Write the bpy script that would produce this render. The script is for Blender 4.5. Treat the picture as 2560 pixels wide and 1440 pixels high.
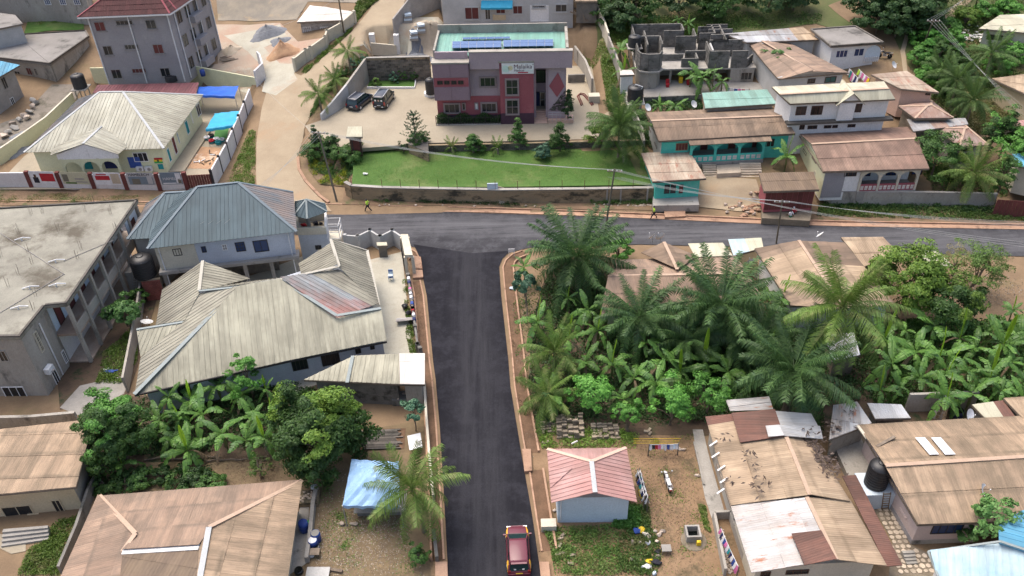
import bpy,bmesh,math,random
import numpy as np
from mathutils import Vector,Matrix
random.seed(7);np.random.seed(7)
for o in list(bpy.data.objects):bpy.data.objects.remove(o)
S=bpy.context.scene
COL=S.collection
# ---------------------------------------------------------------- camera
F,PITCH,ROLL,H=2150.0,math.radians(37.5),math.radians(1.85),54.6
fw=Vector((0,math.cos(PITCH),-math.sin(PITCH)))
r0=Vector((1,0,0));d0=Vector((0,-math.sin(PITCH),-math.cos(PITCH)))
RT=math.cos(ROLL)*r0+math.sin(ROLL)*d0
DN=-math.sin(ROLL)*r0+math.cos(ROLL)*d0
CAMP=Vector((0,0,H))
cam=bpy.data.objects.new('camera',bpy.data.cameras.new('camera'))
COL.objects.link(cam);S.camera=cam
cam.matrix_world=Matrix(((RT.x,-DN.x,-fw.x,0),(RT.y,-DN.y,-fw.y,0),(RT.z,-DN.z,-fw.z,H),(0,0,0,1)))
cam.data.sensor_width=36;cam.data.lens=36*F/2560
cam.data.clip_start=.5;cam.data.clip_end=6000
# ---------------------------------------------------------------- light
W=bpy.data.worlds.new('World');S.world=W;W.use_nodes=True
nt=W.node_tree;nt.nodes.clear()
sky=nt.nodes.new('ShaderNodeTexSky');sky.sky_type='NISHITA';sky.sun_disc=False
SUN_EL,SUN_ROT=math.radians(66),math.radians(-40)
sky.sun_elevation=SUN_EL;sky.sun_rotation=SUN_ROT
sky.air_density=1.0;sky.dust_density=6.5;sky.ozone_density=1.0
bg=nt.nodes.new('ShaderNodeBackground');bg.inputs[1].default_value=0.15
ow=nt.nodes.new('ShaderNodeOutputWorld')
nt.links.new(sky.outputs[0],bg.inputs[0]);nt.links.new(bg.outputs[0],ow.inputs[0])
sl=bpy.data.lights.new('sun','SUN');sl.energy=1.15;sl.angle=math.radians(50);sl.color=(1,.96,.905)
so=bpy.data.objects.new('sun',sl);COL.objects.link(so)
sd=Vector((math.sin(SUN_ROT)*math.cos(SUN_EL),math.cos(SUN_ROT)*math.cos(SUN_EL),math.sin(SUN_EL)))
so.rotation_euler=sd.to_track_quat('Z','Y').to_euler()
S.view_settings.view_transform='Standard';S.view_settings.look='None'
S.view_settings.gamma=1;S.view_settings.use_curve_mapping=False
S.view_settings.exposure=0.80
# ---------------------------------------------------------------- pixel <-> place
def ray(p):
 return (fw+(p[0]-1280)/F*RT+(p[1]-720)/F*DN)
def P(p,z=0.0):
 d=ray(p);t=(z-H)/d.z
 return CAMP+d*t
def v2(p,z=0.0):
 q=P(p,z);return Vector((q.x,q.y))
def view(ox,oy,s):
 return lambda x,y:(ox+x/s,oy+y/s)
Z1=view(0,0,3);Z2=view(640,0,3);Z3=view(1040,0,3);Z4=view(1500,0,3);Z5=view(2000,0,3)
Y1=view(0,440,3);Y2=view(500,440,3);Y3=view(1040,440,3);Y4=view(1560,440,3);Y5=view(2020,440,3)
k_=1551/560
X1=view(0,920,k_);X2=view(520,920,k_);X3=view(1040,920,k_);X4=view(1540,920,k_);X5=view(2000,920,k_)
# ---------------------------------------------------------------- terrain heights
CP=[((x,y),0.0)for x in (-300,150,500,800,1100,1300,1500,1800,2100,2400,2860)for y in (600,800,1050,1500)]
CP+=[((x,540),0.0)for x in (-300,200,600,800,1000,1300,1600,1900,2200,2560,2900)]
CP+=[((0,478),.2),((300,478),.2),((560,478),.2),((700,490),.1),((850,490),.3),((1240,505),.4),((1600,508),.5),((2100,545),.6),((2560,558),.5),((700,420),.8),((700,350),1.7),((690,290),2.3),((750,310),2.5),((700,215),3.3),((850,190),4.6),((900,140),5.6),((1000,20),7.5),((960,60),7),((100,420),.5),((500,420),.6),((300,300),.9),((580,300),1.3),((300,212),1.3),((560,212),2.2),((620,170),3.0),((560,60),3.6),((720,110),4.4),((660,40),5.0),((600,-40),9),((780,-60),10),((0,340),1.0),((130,290),1.3),((190,200),2.4),((60,120),4),((120,60),6),((0,-60),8),((300,-60),8),((820,320),2.6),((1000,330),2.7),((1480,330),2.7),((1000,250),2.8),((1050,130),5.8),((1000,90),6.4),((1250,60),6.6),((1480,240),3.4),((1500,130),6.0),((1480,30),7.8),((1560,330),2.6),((1560,230),3.6),((1600,380),2.0),((1560,120),5.6),((1600,60),7.0),((1750,50),7.4),((1700,100),6.0),((1500,-60),10),((1900,-60),11),((1900,60),7),((2100,50),7.5),((1750,420),2.3),((1900,420),2.2),((1700,490),.9),((1850,480),1.3),((1720,520),.4),((2000,490),1.3),((2150,490),1.6),((2400,480),1.3),((1650,240),3.5),((1750,160),4.6),((1950,165),5),((2050,340),3.0),((2250,330),3.2),((2150,170),6),((2240,150),6.5),((2250,60),8),((2350,250),4.2),((2450,180),4.2),((2450,60),6.5),((2560,20),8),((2450,360),2.2),((2560,270),3),((2560,-60),11),((2250,-60),11.5),((2560,430),1.2),((2700,200),4)]
pts=np.array([[*P(p,z)[:2],z]for p,z in CP])
def rb(a,b):return np.sqrt(((a[:,None,:]-b[None,:,:])**2).sum(-1))
_A=rb(pts[:,:2],pts[:,:2])+np.eye(len(pts))*-5.0
_w=np.linalg.solve(np.block([[_A,np.ones((len(pts),1))],[np.ones((1,len(pts))),np.zeros((1,1))]]),np.append(pts[:,2],0))
def rbf(XY):
 return rb(XY,pts[:,:2])@_w[:-1]+_w[-1]
gx=np.arange(-130,131,1.0);gy=np.arange(12,232,1.0)
GX,GY=np.meshgrid(gx,gy)
GZ=rbf(np.stack([GX.ravel(),GY.ravel()],1)).reshape(GX.shape)
GZ=np.clip(GZ,-.3,40)
GZ[GY<P((0,545),0).y-2]=0.0
GZ+=0.06*np.sin(GX*.9+np.sin(GY*.4)*2)*np.sin(GY*.7)*(GZ>1.2)
def inpoly(poly,X,Y):
 ins=np.zeros(X.shape,bool);n=len(poly)
 for i in range(n):
  x1,y1=poly[i];x2,y2=poly[(i+1)%n]
  c=((y1>Y)!=(y2>Y))&(X<(x2-x1)*(Y-y1)/((y2-y1)or 1e-9)+x1)
  ins^=c
 return ins
def ground(x,y):
 fx=min(max((x-gx[0]),0),len(gx)-1.001);fy=min(max((y-gy[0]),0),len(gy)-1.001)
 i,j=int(fx),int(fy);a,b=fx-i,fy-j
 return float(GZ[j,i]*(1-a)*(1-b)+GZ[j,i+1]*a*(1-b)+GZ[j+1,i]*(1-a)*b+GZ[j+1,i+1]*a*b)
def GT(p,dz=0.0):
 z=0.0
 for _ in range(14):
  q=P(p,z+dz);z=.5*z+.5*ground(q.x,q.y)
 q=P(p,z+dz);return Vector((q.x,q.y,ground(q.x,q.y)))
def flatten(pix,z,zset=None):
 poly=[tuple(P(p,z)[:2])for p in pix]
 m=inpoly(poly,GX,GY);GZ[m]=(z if zset is None else zset)
# ---------------------------------------------------------------- materials
def lk(nt,a,b):nt.links.new(a,b)
def newmat(name):
 m=bpy.data.materials.new(name);m.use_nodes=True;nt=m.node_tree
 b=nt.nodes['Principled BSDF'];return m,nt,b
def nz(nt,vec,scale,detail=5,rough=.6):
 n=nt.nodes.new('ShaderNodeTexNoise');n.inputs['Scale'].default_value=scale
 n.inputs['Detail'].default_value=detail;n.inputs['Roughness'].default_value=rough
 if vec is not None:lk(nt,vec,n.inputs['Vector'])
 return n.outputs['Fac']
def ramp(nt,fac,a,b,v0=0,v1=1):
 r=nt.nodes.new('ShaderNodeMapRange');r.inputs[1].default_value=a;r.inputs[2].default_value=b
 r.inputs[3].default_value=v0;r.inputs[4].default_value=v1;lk(nt,fac,r.inputs[0]);return r.outputs[0]
def mix(nt,fac,a,b,typ='MIX'):
 m=nt.nodes.new('ShaderNodeMix');m.data_type='RGBA';m.blend_type=typ
 if hasattr(fac,'links'):lk(nt,fac,m.inputs[0])
 else:m.inputs[0].default_value=fac
 for s,x in ((6,a),(7,b)):
  if hasattr(x,'links'):lk(nt,x,m.inputs[s])
  else:m.inputs[s].default_value=(*x,1)
 return m.outputs[2]
def mth(nt,op,a,b=None):
 m=nt.nodes.new('ShaderNodeMath');m.operation=op
 for i,x in enumerate((a,b)):
  if x is None:continue
  if hasattr(x,'links'):lk(nt,x,m.inputs[i])
  else:m.inputs[i].default_value=x
 return m.outputs[0]
def mapv(nt,vec,sc):
 m=nt.nodes.new('ShaderNodeMapping');m.inputs['Scale'].default_value=sc;lk(nt,vec,m.inputs[0]);return m.outputs[0]
def vary(nt,col,amt,island=False):
 amt=amt*1.3
 if island:
  r=nt.nodes.new('ShaderNodeNewGeometry').outputs['Random Per Island']
 else:
  r=nt.nodes.new('ShaderNodeObjectInfo').outputs['Random']
 h=nt.nodes.new('ShaderNodeHueSaturation')
 lk(nt,ramp(nt,r,0,1,1-amt,1+amt),h.inputs['Value']);lk(nt,col,h.inputs['Color'])
 return h.outputs[0]
def M(name,c1,c2=None,sc=.6,c3=None,sc3=.25,thr=.55,rough=.85,bump=.0,bsc=6,rnd=0,metal=0,spec=.3,stretch=(1,1,1)):
 m,nt,b=newmat(name)
 pos=nt.nodes.new('ShaderNodeNewGeometry').outputs['Position']
 if stretch!=(1,1,1):pos=mapv(nt,pos,stretch)
 c2=c2 or tuple(x*.8 for x in c1)
 col=mix(nt,ramp(nt,nz(nt,pos,sc,8,.65),.35,.65),c1,c2)
 if c3:col=mix(nt,ramp(nt,nz(nt,pos,sc3,8,.7),thr,thr+.12),col,c3)
 col=mix(nt,.35,col,ramp(nt,nz(nt,pos,9,4,.7),.3,.7,.55,1.25),'MULTIPLY')
 if rnd:col=vary(nt,col,rnd)
 lk(nt,col,b.inputs['Base Color']);b.inputs['Roughness'].default_value=rough
 b.inputs['Metallic'].default_value=metal;b.inputs['Specular IOR Level'].default_value=spec
 if bump:
  bp=nt.nodes.new('ShaderNodeBump');bp.inputs['Strength'].default_value=bump;bp.inputs['Distance'].default_value=.05
  lk(nt,nz(nt,pos,bsc,6,.7),bp.inputs['Height']);lk(nt,bp.outputs[0],b.inputs['Normal'])
 return m
def roofM(name,c1,c2,stain,streak=.5,patch=.5,eave=0.0,corr=.18,rough=.78,rnd=.1,band=0.0,seam=2.4,metal=0,psc=.16,rust=None,rthr=.6):
 """sheet roofing: UV.x across the slope in metres, UV.y metres up from the eave"""
 m,nt,b=newmat(name)
 pos=nt.nodes.new('ShaderNodeNewGeometry').outputs['Position']
 uv=nt.nodes.new('ShaderNodeUVMap').outputs[0]
 sp=nt.nodes.new('ShaderNodeSeparateXYZ');lk(nt,uv,sp.inputs[0]);u,v=sp.outputs[0],sp.outputs[1]
 col=mix(nt,ramp(nt,nz(nt,pos,psc,6,.65),.42,.58),c1,c2)
 st=nz(nt,mapv(nt,uv,(1.5,.16,1)),1.0,6,.65)
 col=mix(nt,mth(nt,'MULTIPLY',ramp(nt,st,.42,.62),streak),col,stain)
 bl=nz(nt,pos,.24,6,.66)
 col=mix(nt,mth(nt,'MULTIPLY',ramp(nt,bl,.47,.63),patch),col,stain)
 if rust:
  rn=nz(nt,mapv(nt,uv,(1.6,.5,1)),.8,8,.75)
  col=mix(nt,ramp(nt,rn,rthr,rthr+.08),col,rust)
 if eave:
  e=mth(nt,'MULTIPLY',ramp(nt,v,0,eave,1,0),ramp(nt,nz(nt,mapv(nt,uv,(2.5,.3,1)),1.0,6,.75),.38,.62))
  col=mix(nt,mth(nt,'MULTIPLY',e,.8),col,stain)
 if band:
  fr=mth(nt,'FRACT',mth(nt,'DIVIDE',mth(nt,'ADD',v,ramp(nt,nz(nt,pos,1.2,3),0,1,-.15,.15)),seam))
  bb=mth(nt,'MULTIPLY',ramp(nt,mth(nt,'ABSOLUTE',mth(nt,'SUBTRACT',fr,.5)),.38,.5),ramp(nt,nz(nt,uv,.7,5,.7),.3,.6))
  col=mix(nt,mth(nt,'MULTIPLY',bb,band),col,stain)
 col=mix(nt,.25,col,ramp(nt,nz(nt,mapv(nt,uv,(5,.5,1)),1,4,.6),.3,.7,.6,1.2),'MULTIPLY')
 if rnd:col=vary(nt,col,rnd)
 lk(nt,col,b.inputs['Base Color']);b.inputs['Roughness'].default_value=rough;b.inputs['Metallic'].default_value=metal
 b.inputs['Specular IOR Level'].default_value=.35
 if corr:
  w=mth(nt,'SINE',mth(nt,'MULTIPLY',u,2*math.pi/corr))
  bp=nt.nodes.new('ShaderNodeBump');bp.inputs['Strength'].default_value=.35;bp.inputs['Distance'].default_value=.02
  lk(nt,w,bp.inputs['Height']);lk(nt,bp.outputs[0],b.inputs['Normal'])
 return m
def leafM(name,a,b_,c=None,rough=.55,trans=.25):
 m,nt,b=newmat(name)
 r=nt.nodes.new('ShaderNodeNewGeometry').outputs['Random Per Island']
 pos=nt.nodes.new('ShaderNodeNewGeometry').outputs['Position']
 col=mix(nt,r,a,b_)
 if c:col=mix(nt,ramp(nt,nz(nt,pos,.8,3),.52,.66),col,c)
 col=vary(nt,col,.22)
 lk(nt,col,b.inputs['Base Color']);b.inputs['Roughness'].default_value=rough;b.inputs['Specular IOR Level'].default_value=.35
 t=nt.nodes.new('ShaderNodeBsdfTranslucent');lk(nt,col,t.inputs[0])
 ms=nt.nodes.new('ShaderNodeMixShader');ms.inputs[0].default_value=trans
 lk(nt,b.outputs[0],ms.inputs[1]);lk(nt,t.outputs[0],ms.inputs[2])
 lk(nt,ms.outputs[0],nt.nodes['Material Output'].inputs[0])
 return m
def C(name,col,rough=.6,metal=0,spec=.4):
 return M(name,col,tuple(x*.88 for x in col),1.5,rough=rough,metal=metal,spec=spec)
# ---------------------------------------------------------------- geometry
OFF={}
class G:
 def __init__(s):s.v=[];s.f=[];s.uv=[]
 def face(s,pts,uv=None):
  i=len(s.v);s.v+=[tuple(p)for p in pts];s.f.append(tuple(range(i,i+len(pts))));s.uv.append(uv);return s
 def hexa(s,b,t):
  i=len(s.v);s.v+=[tuple(p)for p in b]+[tuple(p)for p in t];n=len(b)
  s.f.append(tuple(range(i+n-1,i-1,-1)));s.f.append(tuple(range(i+n,i+2*n)))
  for k in range(n):s.f.append((i+k,i+(k+1)%n,i+n+(k+1)%n,i+n+k))
  s.uv+=[None]*(n+2);return s
 def prism(s,poly,z0,z1):
  poly=[(p[0],p[1])for p in poly]
  a=sum(poly[i][0]*poly[(i+1)%len(poly)][1]-poly[(i+1)%len(poly)][0]*poly[i][1]for i in range(len(poly)))
  if a<0:poly=poly[::-1]
  zz0=z0 if isinstance(z0,(list,tuple))else [z0]*len(poly)
  return s.hexa([(p[0],p[1],z)for p,z in zip(poly,zz0)],[(p[0],p[1],z1)for p in poly])
 def box(s,c,sz,rz=0):
  cx,cy,cz=c;a,b,h=sz[0]/2,sz[1]/2,sz[2]/2;co,si=math.cos(rz),math.sin(rz)
  q=[(cx+x*co-y*si,cy+x*si+y*co)for x,y in ((-a,-b),(a,-b),(a,b),(-a,b))]
  return s.hexa([(x,y,cz-h)for x,y in q],[(x,y,cz+h)for x,y in q])
 def beam(s,p,q,w,h=None,up=Vector((0,0,1))):
  p=Vector(p);q=Vector(q);h=h or w;d=(q-p)
  if d.length<1e-6:return s
  d.normalize()
  a=d.cross(up)
  if a.length<1e-3:a=d.cross(Vector((1,0,0)))
  a.normalize();b=a.cross(d);a=a*w/2;b=b*h/2
  return s.hexa([p-a-b,p+a-b,p+a+b,p-a+b],[q-a-b,q+a-b,q+a+b,q-a+b])
 def tube(s,pts,r,n=6,cap=True):
  pts=[Vector(p)for p in pts];rings=[]
  for k,p in enumerate(pts):
   d=(pts[min(k+1,len(pts)-1)]-pts[max(k-1,0)]).normalized()
   a=d.cross(Vector((0,0,1)))
   if a.length<1e-2:a=d.cross(Vector((1,0,0)))
   a.normalize();b=a.cross(d);rr=r[k]if isinstance(r,(list,tuple))else r
   i=len(s.v);s.v+=[tuple(p+a*math.cos(t)*rr+b*math.sin(t)*rr)for t in (2*math.pi*j/n for j in range(n))];rings.append(i)
  for k in range(len(pts)-1):
   for j in range(n):
    s.f.append((rings[k]+j,rings[k]+(j+1)%n,rings[k+1]+(j+1)%n,rings[k+1]+j));s.uv.append(None)
  if cap:
   s.f.append(tuple(rings[0]+j for j in range(n-1,-1,-1)));s.f.append(tuple(rings[-1]+j for j in range(n)));s.uv+=[None]*2
  return s
 def lathe(s,c,prof,n=20):
  c=Vector(c);i=len(s.v)
  for r,z in prof:s.v+=[(c.x+r*math.cos(2*math.pi*j/n),c.y+r*math.sin(2*math.pi*j/n),c.z+z)for j in range(n)]
  for k in range(len(prof)-1):
   for j in range(n):
    s.f.append((i+k*n+j,i+k*n+(j+1)%n,i+(k+1)*n+(j+1)%n,i+(k+1)*n+j));s.uv.append(None)
  s.f.append(tuple(i+j for j in range(n-1,-1,-1)));s.f.append(tuple(i+(len(prof)-1)*n+j for j in range(n)));s.uv+=[None]*2
  return s
 def rock(s,c,sz,n=7,seed=None):
  rnd=random;c=Vector(c);pts=[]
  for _ in range(14):
   d=Vector((rnd.gauss(0,1),rnd.gauss(0,1),rnd.gauss(0,1))).normalized()
   pts.append(Vector((d.x*sz[0]/2,d.y*sz[1]/2,d.z*sz[2]/2))*rnd.uniform(.8,1.1)+c)
  bm=bmesh.new();vs=[bm.verts.new(p)for p in pts]
  r=bmesh.ops.convex_hull(bm,input=vs);bm.verts.ensure_lookup_table();bm.verts.index_update()
  i=len(s.v);s.v+=[tuple(v.co)for v in bm.verts]
  for f in bm.faces:s.f.append(tuple(i+v.index for v in f.verts));s.uv.append(None)
  bm.free();return s
 def obj(s,name,mat,parent=None,smooth=False,kind=None,label=None):
  me=bpy.data.meshes.new(name)
  off=OFF.get(parent.name,Vector())if parent else Vector()
  me.from_pydata([(x-off.x,y-off.y,z-off.z)for x,y,z in s.v],[],s.f)
  if any(u is not None for u in s.uv):
   l=me.uv_layers.new(name='UVMap');k=0
   for f,u in zip(s.f,s.uv):
    for q in range(len(f)):
     if u is not None:l.data[k].uv=u[q]
     k+=1
  if smooth:
   bm=bmesh.new();bm.from_mesh(me);bmesh.ops.remove_doubles(bm,verts=bm.verts,dist=1e-4);bm.to_mesh(me);bm.free();me.shade_smooth()
  me.materials.append(mat)
  return link(name,me,parent,kind,label)
def link(name,me,parent=None,kind=None,label=None):
 o=bpy.data.objects.new(name,me);COL.objects.link(o)
 if parent:o.parent=parent;OFF[o.name]=OFF.get(parent.name,Vector())
 if kind:o['kind']=kind
 if label:o['label']=label
 return o
def thing(name,label,cat,loc,group=None):
 o=bpy.data.objects.new(name,None);COL.objects.link(o);o.location=loc;o.empty_display_size=.3
 o['label']=label;o['category']=cat
 if group:o['group']=group
 OFF[o.name]=Vector(loc);return o
def tag(o,label,cat,group=None):
 o['label']=label;o['category']=cat
 if group:o['group']=group
 return o
def struct(o):o['kind']='structure';return o
def copytree(o,parent=None):
 c=o.copy();COL.objects.link(c)
 if parent:c.parent=parent
 for ch in list(o.children):copytree(ch,c)
 return c
def V3(p,z):return Vector((p[0],p[1],z))
def clip(poly,ax,lim,sgn):
 out=[];n=len(poly)
 for i in range(n):
  a,b=poly[i],poly[(i+1)%n];da,db=sgn*(a[ax]-lim),sgn*(b[ax]-lim)
  if da>=0:out.append(a)
  if (da>=0)!=(db>=0):
   t=da/(da-db);out.append((a[0]+(b[0]-a[0])*t,a[1]+(b[1]-a[1])*t))
 return out
def cellclip(poly,u0,u1,w0,w1):
 for ax,lim,sg in ((0,u0,1),(0,u1,-1),(1,w0,1),(1,w1,-1)):
  poly=clip(poly,ax,lim,sg)
  if len(poly)<3:return None
 a=abs(sum(poly[i][0]*poly[(i+1)%len(poly)][1]-poly[(i+1)%len(poly)][0]*poly[i][1]for i in range(len(poly))))/2
 return poly if a>.02 else None
def plane_of(pts,down=None):
 n=Vector()
 for i in range(len(pts)):
  a,b=pts[i],pts[(i+1)%len(pts)]
  n+=Vector(((a.y-b.y)*(a.z+b.z),(a.z-b.z)*(a.x+b.x),(a.x-b.x)*(a.y+b.y)))
 n.normalize()
 if n.z<0:n=-n
 if down is None:
  d=Vector((n.x,n.y,0))
  d=Vector((n.x*n.z,n.y*n.z,-(n.x**2+n.y**2)))
  if d.length<.01:d=Vector((0,-1,0))
 else:d=Vector(down)-n*n.dot(Vector(down))
 d.normalize();u=d.cross(n).normalized()
 return n,d,u
def roofplane(par,pts,mat,w=.9,l=2.4,style='sheet',name='roof_sheet',thick=.04,down=None,cap=300,rib=.06,ribh=.035):
 pts=[Vector(p)for p in pts];n,d,u=plane_of(pts,down);o=sum(pts,Vector())/len(pts)
 q=[((p-o).dot(u),(p-o).dot(d))for p in pts]
 us=[a[0]for a in q];vs=[a[1]for a in q];u0,u1,va,vb=min(us),max(us),min(vs),max(vs)
 if style=='rib':l=999
 L=min(l,vb-va+.01)
 while math.ceil((u1-u0)/w)*math.ceil((vb-va)/L)>cap:w*=1.15;L=L*1.1
 nu=max(1,round((u1-u0)/w));w=(u1-u0)/nu
 for j in range(max(1,math.ceil((vb-va)/L-.05))):
  wb=vb-j*L;wa=max(va-.01,wb-L*(1.06 if (vb-va)/L<j+1.06 else 1))
  if vb-va-(j+1)*L<.1*L:wa=va-.01
  for i in range(nu):
   g=G();a,b=u0+i*w,u0+(i+1)*w
   h0=random.uniform(0,.012);tl=random.uniform(-.01,.01)
   subs=[(a,a+rib,ribh),(a+rib,b,0)]if style=='rib' else [(a,b,0)]
   ok=False
   for sa,sb,hh in subs:
    c=cellclip(q,sa,sb+(.03 if style=='sheet' else 0),wa,wb)
    if not c:
     continue
    ok=True
    def hgt(x,y):return hh+h0+(.035*(y-wa)/L if style!='rib' else 0)+tl*(x-a)/w
    top=[o+u*x+d*y+n*(thick+hgt(x,y))for x,y in c]
    bot=[o+u*x+d*y for x,y in c]
    uvs=[(x+50,vb-y)for x,y in c]
    nn=(top[1]-top[0]).cross(top[2]-top[1])
    if nn.dot(n)<0:top,bot,uvs=top[::-1],bot[::-1],uvs[::-1]
    g.face(top,uvs);m=len(top)
    for k in range(m):
     k2=(k+1)%m
     g.face([bot[k],bot[k2],top[k2],top[k]],[uvs[k],uvs[k2],uvs[k2],uvs[k]])
    g.face(bot[::-1],uvs[::-1])
   if ok:
    mm=mat((a+w/2-u0)/(u1-u0),(vb-(wa+wb)/2)/(vb-va+1e-6))if callable(mat)else mat
    g.obj(name,mm,par)
def ridge(par,a,b,mat,w=.32,name='ridge_cap',h=.07):
 a,b=Vector(a),Vector(b);G().beam(a+Vector((0,0,h)),b+Vector((0,0,h)),w,.06).obj(name,mat,par)
def inset(poly,d):
 c=sum((Vector(p)for p in poly),Vector((0,0)))/len(poly);out=[]
 n=len(poly)
 ar=sum(poly[i][0]*poly[(i+1)%n][1]-poly[(i+1)%n][0]*poly[i][1]for i in range(n));sg=1 if ar>0 else -1
 for i in range(n):
  a,b,e=Vector(poly[i-1]),Vector(poly[i]),Vector(poly[(i+1)%n])
  n1=Vector((-(b-a).y,(b-a).x)).normalized()*sg;n2=Vector((-(e-b).y,(e-b).x)).normalized()*sg
  m=(n1+n2);m=m/max(.3,m.length_squared)*2
  out.append(b+m*d)
 return out
def onwall(A,B,p,off=0.0):
 A=Vector((A[0],A[1]));B=Vector((B[0],B[1]));e=(B-A).normalized();nn=Vector((-e.y,e.x))
 if nn.dot(Vector((0,0))-A)<0:nn=-nn
 A2=A+nn*off;d=ray(p);t=nn.dot(A2-Vector((0,0)))/nn.dot(Vector((d.x,d.y)))
 q=CAMP+d*t;return (Vector((q.x,q.y))-A2).dot(e),q.z,e,nn
def wp(A,e,nn,s,z,off):q=Vector((A[0],A[1]))+e*s+nn*off;return Vector((q.x,q.y,z))
def win(par,A,B,p0,p1,bars=(1,0),fm=None,pm=None,fw_=.07,name='window',depth=.06,sill=False,off=0.0):
 s0,z1,e,nn=onwall(A,B,p0,off);s1,z0,_,_=onwall(A,B,p1,off)
 if s0>s1:s0,s1=s1,s0
 if z0>z1:z0,z1=z1,z0
 L=(Vector((B[0],B[1]))-Vector((A[0],A[1]))).length
 if s0<-1.5 or s1>L+1.5:print('WIN out',name,par.name,round(s0,1),round(s1,1),round(L,1))
 fm=fm or MT['white_paint'];pm=pm or MT['glass']
 return wrect(par,A,e,nn,s0,s1,z0,z1,bars,fm,pm,fw_,name,depth,sill,off)
def wrect(par,A,e,nn,s0,s1,z0,z1,bars=(1,0),fm=None,pm=None,fw_=.07,name='window',depth=.06,sill=False,off=0.0):
 fm=fm or MT['white_paint'];pm=pm or MT['glass']
 g=G()
 def bar(sa,sb,za,zb,o0,o1):
  g.hexa([wp(A,e,nn,sa,za,o0),wp(A,e,nn,sb,za,o0),wp(A,e,nn,sb,za,o1),wp(A,e,nn,sa,za,o1)],[wp(A,e,nn,sa,zb,o0),wp(A,e,nn,sb,zb,o0),wp(A,e,nn,sb,zb,o1),wp(A,e,nn,sa,zb,o1)])
 o0,o1=off-.01,off+depth
 bar(s0,s0+fw_,z0,z1,o0,o1);bar(s1-fw_,s1,z0,z1,o0,o1)
 bar(s0+fw_,s1-fw_,z0,z0+fw_,o0,o1);bar(s0+fw_,s1-fw_,z1-fw_,z1,o0,o1)
 for i in range(bars[0]):
  x=s0+(s1-s0)*(i+1)/(bars[0]+1);bar(x-.025,x+.025,z0+fw_,z1-fw_,o0,o1-.015)
 for i in range(bars[1]):
  z=z0+(z1-z0)*(i+1)/(bars[1]+1);bar(s0+fw_,s1-fw_,z-.02,z+.02,o0,o1-.02)
 w=g.obj(name,fm,par)
 G().hexa([wp(A,e,nn,s0+.02,z0+.02,off-.01),wp(A,e,nn,s1-.02,z0+.02,off-.01),wp(A,e,nn,s1-.02,z0+.02,off+.012),wp(A,e,nn,s0+.02,z0+.02,off+.012)],[wp(A,e,nn,s0+.02,z1-.02,off-.01),wp(A,e,nn,s1-.02,z1-.02,off-.01),wp(A,e,nn,s1-.02,z1-.02,off+.012),wp(A,e,nn,s0+.02,z1-.02,off+.012)]).obj('pane' if name!='door' else 'door_leaf',pm,w)
 if sill:
  g=G();g.hexa([wp(A,e,nn,s0-.1,z0-.1,off-.01),wp(A,e,nn,s1+.1,z0-.1,off-.01),wp(A,e,nn,s1+.1,z0-.1,off+.14),wp(A,e,nn,s0-.1,z0-.1,off+.14)],[wp(A,e,nn,s0-.1,z0-.004,off-.01),wp(A,e,nn,s1+.1,z0-.004,off-.01),wp(A,e,nn,s1+.1,z0-.004,off+.14),wp(A,e,nn,s0-.1,z0-.004,off+.14)]);g.obj('sill',fm,w)
 return w
def slabw(par,A,B,s0,s1,z0,z1,o0,o1,mat,name='panel',label=None):
 A2=Vector((A[0],A[1]));e=(Vector((B[0],B[1]))-A2).normalized();nn=Vector((-e.y,e.x))
 if nn.dot(-A2)<0:nn=-nn
 return G().hexa([wp(A2,e,nn,s0,z0,o0),wp(A2,e,nn,s1,z0,o0),wp(A2,e,nn,s1,z0,o1),wp(A2,e,nn,s0,z0,o1)],[wp(A2,e,nn,s0,z1,o0),wp(A2,e,nn,s1,z1,o0),wp(A2,e,nn,s1,z1,o1),wp(A2,e,nn,s0,z1,o1)]).obj(name,mat,par,label=label)
def wallpoly(par,A,B,pts,o0,o1,mat,name='wall'):
 A2=Vector((A[0],A[1]));e=(Vector((B[0],B[1]))-A2).normalized();nn=Vector((-e.y,e.x))
 if nn.dot(-A2)<0:nn=-nn
 return G().hexa([wp(A2,e,nn,s,z,o0)for s,z in pts],[wp(A2,e,nn,s,z,o1)for s,z in pts]).obj(name,mat,par)
def arcade(par,A,B,z0,z1,n,mat,pier=.35,thick=.28,spring=None,rail=None,railh=.9,skip=()):
 L=(Vector((B[0],B[1]))-Vector((A[0],A[1]))).length;bay=(L-pier)/n;spring=spring or z0+(z1-z0)*.55
 for i in range(n+1):
  slabw(par,A,B,i*bay,i*bay+pier,z0,z1,-thick,0,mat,'pillar')
 for i in range(n):
  a,b=i*bay+pier,(i+1)*bay;c,r=(a+b)/2,(b-a)/2;top=min(z1-.25,spring+r)
  arc=[(c-r*math.cos(t),spring+(top-spring)*math.sin(t))for t in [math.pi*k/10 for k in range(11)]]
  wallpoly(par,A,B,[(a,z1)]+arc+[(b,z1)],-thick+.01,-.01,mat,'arch')
  if rail and i not in skip:
   slabw(par,A,B,a,b,z0,z0+railh,-.16,-.04,rail,'balustrade')
   for k in range(4):
    for zz in (.3,.6):
     slabw(par,A,B,a+(b-a)*(k+.15)/4,a+(b-a)*(k+.85)/4,z0+railh*(zz-.12),z0+railh*(zz+.15),-.05,-.025,MT['block_white'],'balustrade_block')
def ring_at(p,q):
 return (Vector((p.x,p.y))-Vector((q.x,q.y))).length
def avg(ps):
 ps=[Vector(p)for p in ps];a=ps[0].copy()
 for p in ps[1:]:a=a+p
 return a/len(ps)
MT={}
def mm(n,*a,**k):MT[n]=M(n,*a,**k)
mm('dirt',(0.248,0.171,0.101),(0.178,0.122,0.074),.35,c3=(0.160,0.128,0.065),sc3=.12,thr=.56,bump=.5,bsc=3)
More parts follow.
